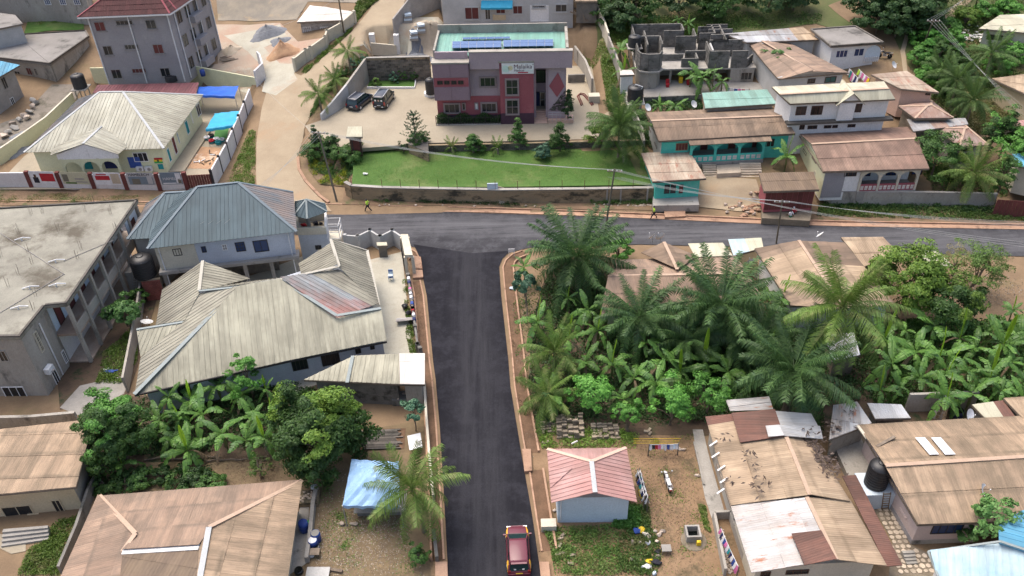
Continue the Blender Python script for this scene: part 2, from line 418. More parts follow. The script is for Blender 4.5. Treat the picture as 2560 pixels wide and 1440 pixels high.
mm('dirt_road',(0.365,0.295,0.203),(0.297,0.233,0.158),.3,c3=(0.343,0.248,0.159),sc3=.15,thr=.55,bump=.3)
mm('pale_paving',(0.353,0.307,0.231),(0.302,0.260,0.194),.25,c3=(0.252,0.220,0.165),sc3=.2,thr=.6,bump=.15)
mm('white_yard',(0.444,0.426,0.352),(0.358,0.335,0.270),.3,c3=(0.384,0.299,0.221),sc3=.1,thr=.54,bump=.2)
mm('pink_yard',(0.376,0.245,0.180),(0.384,0.326,0.253),.18,c3=(0.452,0.435,0.360),sc3=.13,thr=.52,bump=.2)
mm('yard_soil',(0.197,0.126,0.071),(0.267,0.176,0.103),.5,c3=(0.110,0.083,0.046),sc3=.4,thr=.52,bump=.5,bsc=4)
mm('grey_soil',(.17,.15,.125),(.23,.20,.165),.5,c3=(.10,.09,.065),sc3=.3,thr=.5,bump=.5)
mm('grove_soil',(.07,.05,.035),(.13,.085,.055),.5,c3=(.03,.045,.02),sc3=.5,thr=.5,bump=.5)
mm('sandy_yard',(0.209,0.155,0.088),(0.139,0.100,0.060),.6,c3=(0.299,0.220,0.121),sc3=.3,thr=.56,bump=.4)
mm('lawn',(.055,.125,.022),(.075,.15,.03),.5,c3=(.13,.175,.055),sc3=.14,thr=.53,bump=.6,bsc=12)
mm('hill_grass',(.07,.105,.03),(.12,.12,.05),.12,c3=(.27,.18,.10),sc3=.07,thr=.54,bump=.6)
mm('bank',(0.165,0.116,0.071),(0.235,0.151,0.095),.5,c3=(0.095,0.101,0.042),sc3=.4,thr=.52,bump=.5)
mm('kerb_concrete',(0.429,0.275,0.187),(0.336,0.207,0.139),.8,c3=(0.204,0.123,0.084),sc3=.7,thr=.53,bump=.2,rnd=.08)
mm('drain_mud',(.17,.10,.06),(.10,.06,.035),.8,bump=.3)
mm('concrete',(.36,.34,.31),(.27,.255,.23),.5,c3=(.12,.115,.10),sc3=.7,thr=.58,bump=.2,rnd=.08)
mm('roof_concrete',(0.298,0.288,0.239),(0.202,0.193,0.161),.35,c3=(0.103,0.090,0.068),sc3=.16,thr=.50,bump=.2)
mm('dark_roof_concrete',(.26,.245,.23),(.19,.18,.165),.3,c3=(.09,.085,.08),sc3=.3,thr=.55)
mm('block',(.40,.37,.34),(.30,.28,.26),.8,rnd=.14,bump=.3)
mm('old_block',(0.128,0.124,0.112),(0.203,0.191,0.176),.7,c3=(0.053,0.053,0.045),sc3=.6,thr=.52,rnd=.15,bump=.3)
mm('block_white',(.72,.66,.60),None,1,rnd=.1)
mm('stained_wall',(.34,.26,.16),(.25,.20,.13),.4,c3=(.06,.055,.04),sc3=.5,thr=.5,bump=.3,stretch=(1,1,1.8))
mm('dark_stone',(.10,.095,.085),(.16,.14,.12),.9,c3=(.05,.05,.04),sc3=.8,rnd=.3,bump=.5)
mm('grey_render',(.33,.32,.33),(.27,.26,.275),.25,c3=(.40,.385,.385),sc3=.35,thr=.6,bump=.15)
mm('pale_render',(.50,.50,.49),(.40,.40,.385),.35,c3=(.26,.255,.24),sc3=.3,thr=.62,bump=.1)
mm('stained_render',(.40,.375,.33),(.30,.275,.24),.4,c3=(.12,.11,.095),sc3=.45,thr=.56,bump=.15,stretch=(1,1,.5))
mm('blue_grey_wall',(.50,.54,.60),(.44,.475,.53),.4,c3=(.32,.33,.34),sc3=.4,thr=.66)
mm('light_blue_wall',(.60,.69,.76),(.54,.63,.70),.5,c3=(.26,.32,.38),sc3=.35,thr=.68)
mm('white_wall',(.80,.79,.77),(.72,.71,.69),.4,c3=(.42,.40,.37),sc3=.5,thr=.64,stretch=(1,1,.5))
mm('white_fence_wall',(.66,.65,.66),(.58,.56,.56),.5,c3=(.45,.33,.24),sc3=.5,thr=.63,stretch=(1,1,.6))
mm('yellow_cream',(.68,.68,.46),(.60,.60,.40),.5,c3=(.46,.45,.30),sc3=.4,thr=.66)
mm('tan_wall',(.64,.52,.34),(.56,.45,.29),.5,c3=(.40,.30,.19),sc3=.4,thr=.62)
mm('cream_wall',(.62,.57,.46),(.52,.48,.38),.5,c3=(.33,.29,.22),sc3=.4,thr=.62)
mm('pink_wall',(.56,.46,.43),(.49,.40,.38),.5,c3=(.34,.29,.27),sc3=.4,thr=.64)
mm('salmon_wall',(.62,.43,.34),(.54,.37,.29),.5)
mm('turquoise',(.10,.55,.45),(.085,.47,.39),.5,c3=(.16,.50,.42),sc3=.6)
mm('maroon',(.33,.10,.115),(.29,.085,.10),.5,c3=(.37,.13,.14),sc3=.4)
mm('dark_plum',(.085,.045,.065),None,.5)
mm('mauve',(.42,.335,.365),(.38,.30,.33),.4,c3=(.46,.38,.41),sc3=.5)
mm('mauve_dark',(.29,.205,.24),(.26,.18,.21),.4)
mm('white_paint',(.78,.78,.77),(.72,.72,.71),1)
mm('grey_frame',(.32,.30,.29),None,1)
mm('dark_frame',(.05,.045,.045),None,1)
mm('brown_frame',(.10,.055,.04),None,1)
mm('red_brown',(.16,.05,.045),(.12,.04,.035),1,rnd=.1)
mm('wood',(.30,.21,.13),(.20,.14,.09),2,rnd=.15)
mm('old_wood',(.22,.18,.14),(.14,.11,.085),2,rnd=.2)
mm('bark',(.20,.16,.12),(.13,.10,.08),3,bump=.5)
mm('palm_bark',(.26,.22,.17),(.17,.14,.11),3,bump=.5)
mm('black_plastic',(.022,.022,.024),None,1,rough=.45,spec=.5)
mm('steel',(.45,.46,.47),(.36,.37,.38),1,rough=.4,metal=.5)
mm('white_plastic',(.75,.76,.77),None,1,rough=.4)
mm('pole_wood',(.14,.125,.10),(.10,.09,.07),1)
mm('rubber',(.02,.02,.02),None,1)
mm('sand',(.50,.42,.32),(.42,.35,.26),.8,bump=.4)
mm('red_earth',(.46,.29,.17),(.34,.20,.12),.7,c3=(.55,.44,.34),sc3=.6,bump=.6,bsc=3)
mm('grey_gravel',(.22,.23,.25),(.15,.16,.175),2,bump=.6)
mm('cliff',(.30,.26,.20),(.20,.18,.15),.3,c3=(.40,.29,.16),sc3=.12,bump=.8)
mm('rubble',(.50,.42,.35),(.38,.31,.25),1,rnd=.25)
mm('tarp_blue',(.32,.50,.72),(.25,.42,.66),.8,rough=.5)
mm('royal_blue',(.02,.13,.55),(.02,.10,.45),.8,rough=.5)
mm('cyan_cloth',(.03,.37,.58),None,.8,rough=.55)
mm('fake_grass',(.08,.24,.07),None,2)
mm('blue_plastic',(.02,.06,.28),None,1,rough=.35,spec=.5)
mm('yellow',(.80,.55,.03),None,2,rough=.5)
mm('hivis',(.62,.90,.10),None,2)
mm('skin',(.10,.055,.035),None,2)
mm('dark_cloth',(.025,.025,.035),None,2)
mm('green_cloth',(.03,.12,.06),None,2)
mm('red_cloth',(.45,.03,.04),None,2)
mm('blue_cloth',(.05,.10,.35),None,2)
mm('teal_cloth',(.03,.28,.30),None,2)
mm('pink_cloth',(.65,.18,.38),None,2)
mm('white_cloth',(.74,.74,.76),None,2)
mm('navy_cloth',(.03,.04,.12),None,2)
mm('water_dark',(.008,.010,.010),None,1,rough=.12,spec=.5)
mm('green_plastic',(.05,.40,.10),None,1,rough=.4)
mm('stone_path',(.55,.46,.36),(.42,.35,.27),1,rnd=.2,bump=.3)
mm('mortar',(.24,.20,.15),(.17,.14,.10),1.5)
mm('tile_floor',(.42,.36,.30),(.30,.22,.17),.4)
m,nt_,b=newmat('glass');b.inputs['Base Color'].default_value=(.018,.022,.026,1);b.inputs['Roughness'].default_value=.14;b.inputs['Specular IOR Level'].default_value=.6;MT['glass']=m
m,nt_,b=newmat('blue_glass');b.inputs['Base Color'].default_value=(.02,.045,.12,1);b.inputs['Roughness'].default_value=.2;MT['blue_glass']=m
m,nt_,b=newmat('car_glass');b.inputs['Base Color'].default_value=(.012,.035,.036,1);b.inputs['Roughness'].default_value=.06;b.inputs['Specular IOR Level'].default_value=.8;MT['car_glass']=m
def paint(n,c,r=.28,coat=.6):
 m,nt,b=newmat(n);b.inputs['Base Color'].default_value=(*c,1);b.inputs['Roughness'].default_value=r
 b.inputs['Coat Weight'].default_value=coat;b.inputs['Coat Roughness'].default_value=.08;MT[n]=m
paint('taxi_plum',(.125,.02,.036),.45,.3);paint('taxi_yellow',(.80,.42,.02));paint('car_black',(.012,.012,.016));paint('car_navy',(.014,.018,.032));paint('chrome',(.6,.6,.6),.15)
paint('lamp_red',(.35,.01,.01));paint('plate_white',(.75,.75,.7),.5,0);paint('plate_yellow',(.75,.5,.05),.5,0);paint('lamp_clear',(.7,.7,.7),.1)
R={}
def rr_(n,*a,**k):R[n]=roofM('roof_'+n,*a,**k)
rr_('tan',(0.391,0.284,0.193),(0.329,0.238,0.162),(0.159,0.122,0.083),0.68,0.68,1.0,band=0.90)
rr_('tan_light',(0.440,0.338,0.233),(0.376,0.279,0.190),(0.205,0.151,0.100),0.60,0.47,.6,band=0.75)
rr_('brown_mid',(0.229,0.161,0.113),(0.372,0.270,0.186),(0.122,0.091,0.068),0.60,0.81,1.2,band=0.60,psc=.12)
rr_('redbrown',(0.237,0.147,0.112),(0.291,0.196,0.147),(0.130,0.088,0.068),0.52,0.68,1.0,band=0.52)
rr_('pinkbrown',(0.344,0.240,0.172),(0.289,0.198,0.143),(0.160,0.122,0.094),0.60,0.61,1.5,band=0.83)
rr_('beige_rib',(0.432,0.416,0.322),(0.367,0.353,0.274),(0.113,0.108,0.083),.38,.25,3.6,corr=0,rnd=.04)
rr_('beige_rib2',(0.348,0.333,0.264),(0.291,0.279,0.225),(0.113,0.103,0.083),.45,.4,2.5,corr=0,rnd=.05)
rr_('pinkblue_rib',(0.378,0.202,0.185),(0.302,0.336,0.353),(.14,.10,.08),0.52,0.41,2.0,corr=0,rnd=.08,psc=.22)
rr_('school',(0.470,0.460,0.382),(0.423,0.411,0.333),(0.141,0.128,0.098),.35,.25,2.4,corr=0,rnd=.04)
rr_('bluegrey',(.085,.125,.145),(.07,.105,.12),(.05,.07,.08),.5,.4,0,corr=0,rnd=.04,rough=.7)
rr_('bluegrey2',(0.168,0.172,0.181),(0.118,0.151,0.176),(.26,.20,.17),0.60,0.54,0,corr=0,rnd=.05,rough=.7)
rr_('pink',(.50,.27,.25),(.46,.30,.28),(.26,.15,.13),.5,.5,1.2,corr=0,rnd=.07)
rr_('tin',(0.420,0.428,0.437),(0.353,0.361,0.370),(.24,.20,.17),0.52,0.41,.6,rough=.45,rust=(.27,.12,.07),rthr=.57,metal=.25)
rr_('tin_white',(0.554,0.563,0.571),(0.487,0.504,0.521),(.33,.30,.27),0.38,0.27,.5,rough=.4,metal=.2)
rr_('rust',(.20,.10,.075),(.16,.075,.055),(.09,.055,.045),.6,.6,.5)
rr_('rust_patchy',(0.390,0.318,0.276),(0.320,0.213,0.166),(0.180,0.113,0.093),0.60,0.54,.5,rust=(0.237,0.108,0.079),rthr=.52)
rr_('rust_streak',(0.439,0.387,0.306),(0.392,0.329,0.251),(0.243,0.149,0.110),0.60,0.41,.4,rust=(0.309,0.164,0.115),rthr=.55)
rr_('green',(0.185,0.336,0.286),(0.235,0.386,0.336),(.15,.22,.18),0.52,0.41,.8)
rr_('green_rib',(0.168,0.353,0.294),(0.202,0.386,0.328),(.16,.25,.21),0.45,0.27,0,corr=0)
rr_('lightblue',(.50,.62,.66),(.30,.50,.60),(.28,.36,.38),.4,.4,1.0,corr=0,rnd=.05)
rr_('skyblue',(0.095,0.304,0.456),(0.114,0.342,0.494),(.10,.2,.26),0.45,0.27,0,corr=0)
rr_('tile_maroon',(0.095,0.033,0.033),(0.081,0.028,0.028),(.05,.02,.02),0.45,0.27,0,corr=.3,rnd=.12)
rr_('maroon_rib',(0.218,0.085,0.095),(0.190,0.071,0.081),(.12,.06,.06),0.45,0.27,0,corr=0)
rr_('cream',(0.522,0.511,0.389),(0.473,0.451,0.340),(0.363,0.336,0.254),0.45,0.34,.8,band=.3)
rr_('white',(0.622,0.596,0.554),(0.571,0.538,0.487),(.5,.45,.4),0.30,0.27,0)
rr_('brown_rib',(0.210,0.155,0.105),(0.176,0.126,0.084),(.11,.08,.06),0.60,0.41,.5,corr=.25)
rr_('clear',(0.655,0.672,0.689),(0.605,0.630,0.655),(.6,.6,.6),0.15,0.14,0)
MT['cap_blue']=C('cap_blue',(.25,.29,.29));MT['cap_beige']=C('cap_beige',(.42,.40,.34));MT['cap_tan']=C('cap_tan',(.46,.33,.24))
MT['cap_dark']=C('cap_dark',(.13,.17,.20));MT['cap_grey']=C('cap_grey',(.42,.44,.45))
# ---------------------------------------------------------------- the ground
LAWN_Z,PARK_Z=2.0,2.8
flatten([(880,440),(900,385),(1060,372),(1600,378),(1628,440),(1240,452)],LAWN_Z)
flatten([(1085,150),(1445,150),(1445,45),(1105,45)],5.9)
flatten([(745,318),(800,275),(870,200),(915,165),(925,130),(1080,135),(1420,140),(1495,150),(1520,350),(1480,350),(1070,352),(880,368),(850,390),(780,350)],PARK_Z)
flatten([(-100,480),(-20,420),(60,390),(250,215),(640,215),(625,300),(545,470),(300,474)],.7)
flatten([(860,478),(1240,492),(1640,495),(1640,530),(860,512)],.25)
xs=np.concatenate([-np.array([3000,1500,800,450,280,200,160])[::1],gx,np.array([160,200,280,450,800,1500,3000])])
ys=np.concatenate([np.array([-2500,-800,-250,-60]),gy,np.array([245,270,320,420,700,1300,3000])])
def gz_ext(x,y):
 b=ground(min(max(x,gx[0]),gx[-1]),min(max(y,gy[0]),gy[-1]))
 return b
vt=[(float(x),float(y),gz_ext(x,y))for y in ys for x in xs];nx=len(xs)
fc=[(j*nx+i,j*nx+i+1,(j+1)*nx+i+1,(j+1)*nx+i)for j in range(len(ys)-1)for i in range(nx-1)]
me=bpy.data.meshes.new('ground');me.from_pydata(vt,[],fc);me.materials.append(MT['dirt']);me.shade_smooth()
struct(link('ground',me))
def patch(name,pix,mat,z=None,dz=.05,res=1.0,side=0.0):
 w=[P(p,z)if z is not None else GT(p)for p in pix]
 if z is None:
  q=[(p.x,p.y)for p in w];ar=np.array(q);(x0,y0),(x1,y1)=ar.min(0),ar.max(0)
  if sum(q[i][0]*q[(i+1)%len(q)][1]-q[(i+1)%len(q)][0]*q[i][1]for i in range(len(q)))<0:q=q[::-1]
  cache,vs_,fs_={},[],[]
  xl=list(np.arange(math.floor(x0/res)*res,x1+res,res))
  for j in range(int(math.floor(y0/res)),int(math.ceil(y1/res))+1):
   row=clip(clip(q,1,j*res,1),1,(j+1)*res,-1)
   if len(row)<3:continue
   for xx in xl:
    c=clip(clip(row,0,xx,1),0,xx+res,-1)
    if len(c)<3:continue
    f=[]
    for x,y in c:
     k=(round(x,3),round(y,3))
     if k not in cache:cache[k]=len(vs_);vs_.append((x,y,ground(x,y)+dz))
     if not f or f[-1]!=cache[k]:f.append(cache[k])
    if len(f)>1 and f[0]==f[-1]:f.pop()
    if len(set(f))>=3 and len(set(f))==len(f):fs_.append(f)
  me=bpy.data.meshes.new(name);me.from_pydata(vs_,[],fs_);me.validate();me.shade_smooth();me.materials.append(mat)
  return struct(link(name,me))
 bm=bmesh.new();vs=[bm.verts.new((p.x,p.y,z+dz))for p in w];f=bm.faces.new(vs);f.normal_update()
 if f.normal.z<0:f.normal_flip()
 bmesh.ops.triangulate(bm,faces=bm.faces[:])
 if side:
  be=[e for e in bm.edges if len(e.link_faces)==1]
  r=bmesh.ops.extrude_edge_only(bm,edges=be)
  for v in r['geom']:
   if isinstance(v,bmesh.types.BMVert):v.co.z-=side
 me=bpy.data.meshes.new(name);bm.to_mesh(me);bm.free();me.materials.append(mat)
 return struct(link(name,me))
patch('hillside',[(1500,118),(1560,90),(1800,95),(2040,60),(2215,110),(2330,230),(2440,330),(2560,330),(2800,330),(2800,-120),(1440,-120),(1480,20)],MT['hill_grass'],dz=.06)
patch('garden',[(1500,150),(1530,300),(1600,470),(1625,480),(1640,420),(1600,330),(1570,240),(1520,120)],MT['hill_grass'],dz=.08)
patch('yard',[(1330,1090),(1560,1080),(1745,1080),(1780,1200),(1830,1300),(1880,1450),(1890,1500),(1365,1500),(1340,1300)],MT['yard_soil'],z=0,dz=.03)
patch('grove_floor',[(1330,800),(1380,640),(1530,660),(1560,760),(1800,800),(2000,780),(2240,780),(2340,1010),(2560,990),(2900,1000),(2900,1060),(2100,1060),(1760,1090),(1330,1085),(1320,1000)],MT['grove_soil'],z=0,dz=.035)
patch('yard',[(250,1090),(830,1090),(1060,1050),(1080,1500),(700,1500),(760,1230),(240,1230)],MT['sandy_yard'],z=0,dz=.03)
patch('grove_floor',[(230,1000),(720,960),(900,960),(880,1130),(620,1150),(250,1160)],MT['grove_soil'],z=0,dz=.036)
patch('compound_yard',[(925,650),(1005,630),(1018,760),(1032,880),(1062,890),(1062,900),(940,900),(700,1000),(600,700),(760,640)],MT['white_yard'],z=0,dz=.04)
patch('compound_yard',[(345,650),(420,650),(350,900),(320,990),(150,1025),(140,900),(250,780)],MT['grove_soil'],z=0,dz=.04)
patch('compound_yard',[(150,1020),(200,965),(330,935),(310,985),(200,1040)],MT['concrete'],z=0,dz=.044)
patch('school_yard',[(0,455),(60,392),(250,250),(640,216),(620,300),(545,455),(535,472),(70,474),(-60,474)],MT['pale_paving'],z=.7,dz=.04)
patch('construction_yard',[(300,210),(560,212),(645,212),(663,192),(668,235),(735,190),(740,150),(830,95),(745,105),(700,58),(540,62),(545,160)],MT['pink_yard'],dz=.07)
patch('construction_yard',[(655,230),(668,180),(620,130),(560,90),(700,62),(720,95),(660,120),(700,160),(752,160),(735,185),(745,200),(690,240)],MT['white_yard'],dz=.09)
patch('dirt_road',[(645,520),(640,430),(642,350),(655,270),(668,225),(728,180),(753,190),(807,145),(880,80),(923,28),(953,-40),(1025,-40),(1010,10),(990,77),(923,125),(873,170),(827,213),(785,262),(765,310),(760,333),(743,393),(747,417),(770,460),(812,508),(830,530)],MT['dirt_road'],dz=.08)
patch('building_site',[(875,165),(925,118),(990,75),(1040,45),(1110,60),(1090,135),(930,138)],MT['white_yard'],dz=.08)
patch('parking_yard',[(762,315),(807,300),(860,262),(915,200),(924,175),(1080,165),(1420,165),(1480,165),(1490,230),(1508,348),(1480,348),(1073,358),(893,372),(850,385),(790,352)],MT['pale_paving'],z=PARK_Z,dz=.04,side=.5)
patch('lawn',[(880,462),(884,400),(900,372),(1060,358),(1610,358),(1622,400),(1630,462),(1240,468),(960,467)],MT['lawn'],z=LAWN_Z,dz=.03,side=1.9)
patch('lawn',[(918,222),(925,205),(1040,200),(1037,222)],MT['lawn'],z=PARK_Z,dz=.18,side=.2)
patch('garden',[(765,385),(790,345),(850,380),(905,380),(884,410),(880,465),(868,470),(800,462),(775,430)],MT['bank'],dz=.12)
patch('verge',[(855,512),(860,478),(1240,492),(1640,500),(1640,528),(1240,520)],MT['bank'],dz=.07)
patch('verge',[(-300,512),(-300,474),(560,474),(640,478),(640,512)],MT['bank'],dz=.06)
patch('verge',[(2050,500),(2110,505),(2560,515),(2800,520),(2800,568),(2560,566),(2030,552)],MT['bank'],dz=.08)
patch('forecourt',[(1755,440),(1890,450),(1905,520),(1850,530),(1740,518),(1735,470)],MT['dirt_road'],dz=.10)
patch('gravel_yard',[(-60,330),(60,290),(130,212),(205,212),(190,250),(120,320),(60,362),(-60,440)],MT['grey_soil'],dz=.08)
patch('rock_face',[(545,52),(540,-60),(930,-60),(905,10),(770,5),(742,50)],MT['cliff'],dz=.08)
patch('bare_slope',[(2070,15),(2160,-20),(2190,30),(2225,75),(2262,150),(2285,195),(2360,290),(2330,290),(2270,225),(2222,185),(2212,118),(2160,80)],MT['dirt'],dz=.1)
patch('footpath',[(1560,240),(1550,270),(1500,290),(1530,300),(1570,262)],MT['dirt_road'],dz=.14)
patch('footpath',[(2262,90),(2250,130),(2255,165),(2260,195),(2270,195),(2266,160),(2262,130),(2272,92)],MT['dirt_road'],dz=.14)
patch('footpath',[(2370,30),(2420,-20),(2450,-20),(2390,40),(2350,60)],MT['dirt_road'],dz=.14)
def roadM(name,c1,c2,c3,st,band=None):
 m,nt,b=newmat(name);pos=nt.nodes.new('ShaderNodeNewGeometry').outputs['Position']
 col=mix(nt,ramp(nt,nz(nt,mapv(nt,pos,st),1,6,.7),.35,.68),c1,c2)
 col=mix(nt,ramp(nt,nz(nt,pos,.55,7,.75),.46,.60),col,tuple(x*1.35 for x in c2))
 if band:
  a,bb,c,w=band
  sp=nt.nodes.new('ShaderNodeSeparateXYZ');lk(nt,pos,sp.inputs[0])
  dist=mth(nt,'ABSOLUTE',mth(nt,'ADD',mth(nt,'ADD',mth(nt,'MULTIPLY',sp.outputs[0],a),mth(nt,'MULTIPLY',sp.outputs[1],bb)),ramp(nt,nz(nt,pos,.25,5),.3,.7,-c-.5,-c+.5)))
  col=mix(nt,mth(nt,'MULTIPLY',ramp(nt,dist,w*.35,w,1,0),ramp(nt,nz(nt,mapv(nt,pos,st),2.1,6,.7),.3,.65)),col,c3)
 col=mix(nt,.75,col,ramp(nt,nz(nt,pos,18,3,.9),.35,.65,.62,1.3),'MULTIPLY')
 lk(nt,col,b.inputs['Base Color']);b.inputs['Roughness'].default_value=.95;b.inputs['Specular IOR Level'].default_value=.12
 bp=nt.nodes.new('ShaderNodeBump');bp.inputs['Strength'].default_value=.4;bp.inputs['Distance'].default_value=.02
 lk(nt,nz(nt,pos,25,3,.8),bp.inputs['Height']);lk(nt,bp.outputs[0],b.inputs['Normal'])
 return m
f0,f1=P((1000,562),0),P((2300,605),0);dd=(f1-f0).normalized();na=(-dd.y,dd.x)
AM=roadM('asphalt_main',(.036,.036,.041),(.056,.056,.062),(.12,.12,.128),(.05,.9,1),(na[0],na[1],na[0]*f0.x+na[1]*f0.y,3.0))
l0,l1=P((1180,760),0),P((1225,1400),0);dl=(l1-l0).normalized();nl=(-dl.y,dl.x)
AL=roadM('asphalt_side',(.014,.014,.018),(.020,.020,.025),(.036,.036,.042),(.9,.05,1),(nl[0],nl[1],nl[0]*l0.x+nl[1]*l0.y,2.6))
patch('main_road',[(-400,512),(645,518),(815,522),(1000,527),(1300,537),(1560,545),(1800,557),(2100,565),(2560,572),(3000,580),(3000,655),(2560,642),(2200,632),(1900,620),(1600,612),(1323,620),(1275,632),(1180,640),(1030,618),(1008,598),(850,592),(600,582),(-400,572)],AM,z=0,dz=.06)
patch('side_road',[(1034,612),(1180,634),(1276,628),(1256,648),(1248,668),(1253,740),(1270,893),(1276,967),(1305,1144),(1329,1281),(1350,1425),(1368,1560),(1122,1560),(1120,1425),(1109,1223),(1100,1075),(1089,949),(1083,907),(1067,740),(1057,693),(1050,645)],AL,z=0,dz=.068)
def strip(name,pix,w,h,mat,z=None,base=0.0,par=None,closed=False,off=0.0):
 pts_=[P(p,z)if z is not None else GT(p)for p in pix];g=G()
 L=[];n=len(pts_)
 for i,p in enumerate(pts_):
  d=(pts_[min(i+1,n-1)]-pts_[max(i-1,0)]);d.z=0;d.normalize();s=Vector((-d.y,d.x,0));L.append((p+s*(off-w/2),p+s*(off+w/2)))
 for i in range(n-1):
  a0,a1=L[i];b0,b1=L[i+1];up=Vector((0,0,h));dn=Vector((0,0,base-.02))
  g.hexa([a0+dn,b0+dn,b1+dn,a1+dn],[a0+up,b0+up,b1+up,a1+up])
 return g.obj(name,mat,par)
ER=[(1305,627),(1280,637),(1263,652),(1256,670),(1262,740),(1279,893),(1285,967),(1303,1080),(1312,1135)]
def drain(label,edge,w,zc=0):
 A=[P(p,0)for p in edge];c=avg(A);t=thing('road_drain',label,'drain',(c.x,c.y,0));n=len(A);floor=G()
 wa,wb=G(),G();Q=[]
 for i,p in enumerate(A):
  d=(A[min(i+1,n-1)]-A[max(i-1,0)]).normalized();s=Vector((-d.y,d.x,0));Q.append([p+s*k*(1 if w>0 else -1)for k in (0,.14,abs(w)-.16,abs(w))])
 for i in range(n-1):
  a,b=Q[i],Q[i+1];u=Vector((0,0,.20));u2=Vector((0,0,.26));f=Vector((0,0,.045))
  wa=G();wa.hexa([a[0],b[0],b[1],a[1]],[a[0]+u*.75,b[0]+u*.75,b[1]+u*.75,a[1]+u*.75]);wa.obj('drain_wall',MT['kerb_concrete'],t)
  wb=G();wb.hexa([a[2],b[2],b[3],a[3]],[a[2]+u2,b[2]+u2,b[3]+u2,a[3]+u2]);wb.obj('drain_wall',MT['kerb_concrete'],t)
  floor.face([a[1]+f,b[1]+f,b[2]+f,a[2]+f])
 floor.obj('drain_floor',MT['drain_mud'],t);return t
drain('open concrete drain along the right edge of the side road above the slab crossing',ER,1.25)
drain('open concrete drain beside the car, right edge of the side road below the slab crossing',[(1322,1178),(1337,1281),(1352,1380)],1.25)
drain('long open concrete drain along the left edge of the side road',[(1052,702),(1060,740),(1076,907),(1082,949),(1093,1075),(1102,1223),(1112,1400)],-1.05)
drain('short curved concrete drain at the left corner of the junction',[(1026,622),(1042,632),(1049,645)],-1.2)
def slab(label,pix,h=.3,name='drain_slab'):
 g=G();pl=[P(p,h)for p in pix];g.prism([(p.x,p.y)for p in pl],0,h);o=g.obj(name,MT['kerb_concrete']);tag(o,label,'slab','concrete slabs bridging the drains');return o
slab('square concrete slab bridging the drain just above the pink roofed house',[(1305,1122),(1327,1122),(1330,1176),(1311,1178)])
slab('concrete slab over the left drain at the lower edge of the road',[(1088,1404),(1118,1404),(1122,1520),(1088,1520)])
slab('concrete slab over the right drain beside the tail of the car',[(1348,1404),(1372,1404),(1385,1520),(1360,1520)])
slab('upper concrete slab over the drain by the compound gate',[(1029,638),(1052,642),(1056,671),(1031,671)])
slab('lower concrete slab over the drain by the compound gate',[(1031,674),(1056,674),(1058,693),(1032,694)])
pt=thing('kerb','long pale kerb with raised lip along the far side of the main road','kerb',P((1240,528),0))
kp=[(-300,503),(200,507),(500,510),(760,513),(830,514),(1000,519),(1240,524),(1500,533),(1640,539),(1900,551),(2100,557),(2560,565),(2900,571)]
for a,b in zip(kp[:-1],kp[1:]):
 strip('kerb_section',[a,b],.16,.28,MT['kerb_concrete'],z=0,par=pt)
 strip('kerb_apron',[a,b],.75,.11,MT['kerb_concrete'],z=0,par=pt,off=-.45)
strip('kerb_corner',[(745,395),(748,425),(765,455),(800,492),(822,508)],.35,.22,MT['kerb_concrete'])
tag(bpy.data.objects['kerb_corner'],'curved pale concrete kerb round the garden corner of the dirt road','kerb')
# ================================================================ plants
LM={}
LM['coco']=leafM('coconut_leaf',(0.088,0.162,0.027),(0.162,0.257,0.054),(0.216,0.243,0.081))
LM['coco_dark']=leafM('coconut_leaf_dark',(0.054,0.115,0.027),(0.115,0.189,0.047))
LM['oil']=leafM('oil_palm_leaf',(0.037,0.093,0.027),(0.093,0.170,0.048),(0.060,0.119,0.051))
LM['dead']=leafM('dry_leaf',(0.220,0.160,0.100),(0.320,0.240,0.160))
LM['banana']=leafM('banana_leaf',(0.074,0.176,0.034),(0.149,0.284,0.061),(0.101,0.203,0.068),rough=.45,trans=.3)
LM['banana_new']=leafM('new_banana_leaf',(0.200,0.380,0.030),(0.300,0.480,0.040),rough=.4,trans=.35)
LM['tree']=leafM('tree_leaf',(0.038,0.101,0.022),(0.095,0.189,0.038),(0.054,0.121,0.034))
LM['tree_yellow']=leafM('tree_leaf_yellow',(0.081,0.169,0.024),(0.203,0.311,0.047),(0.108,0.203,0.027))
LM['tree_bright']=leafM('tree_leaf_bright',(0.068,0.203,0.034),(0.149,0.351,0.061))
LM['tree_dark']=leafM('tree_leaf_dark',(0.024,0.065,0.019),(0.061,0.121,0.032))
LM['shrub']=leafM('shrub_leaf',(0.068,0.135,0.030),(0.135,0.230,0.047),(0.176,0.203,0.068))
LM['grass']=leafM('grass_blade',(0.095,0.176,0.027),(0.176,0.270,0.047),(0.216,0.230,0.081))
LM['drygrass']=leafM('dry_grass',(0.162,0.162,0.054),(0.270,0.230,0.108),(0.095,0.162,0.041))
LM['teal']=leafM('bluish_leaf',(0.054,0.135,0.081),(0.121,0.230,0.135))
LM['yellowplant']=leafM('yellow_leaf',(0.220,0.280,0.020),(0.400,0.420,0.030),(0.100,0.200,0.020))
LM['papaya']=leafM('papaya_leaf',(0.081,0.203,0.054),(0.149,0.284,0.081))
def tri_mesh(name,verts,nper,mat,smooth=False):
 """verts: (N*nper,3) array -> N separate faces of nper corners"""
 N=len(verts)//nper;me=bpy.data.meshes.new(name)
 me.vertices.add(N*nper);me.vertices.foreach_set('co',np.ascontiguousarray(verts,dtype=np.float32).ravel())
 me.loops.add(N*nper);me.loops.foreach_set('vertex_index',np.arange(N*nper,dtype=np.int32))
 me.polygons.add(N);me.polygons.foreach_set('loop_start',np.arange(0,N*nper,nper,dtype=np.int32))
 me.polygons.foreach_set('loop_total',np.full(N,nper,dtype=np.int32))
 me.update(calc_edges=True);me.validate();me.materials.append(mat);return me
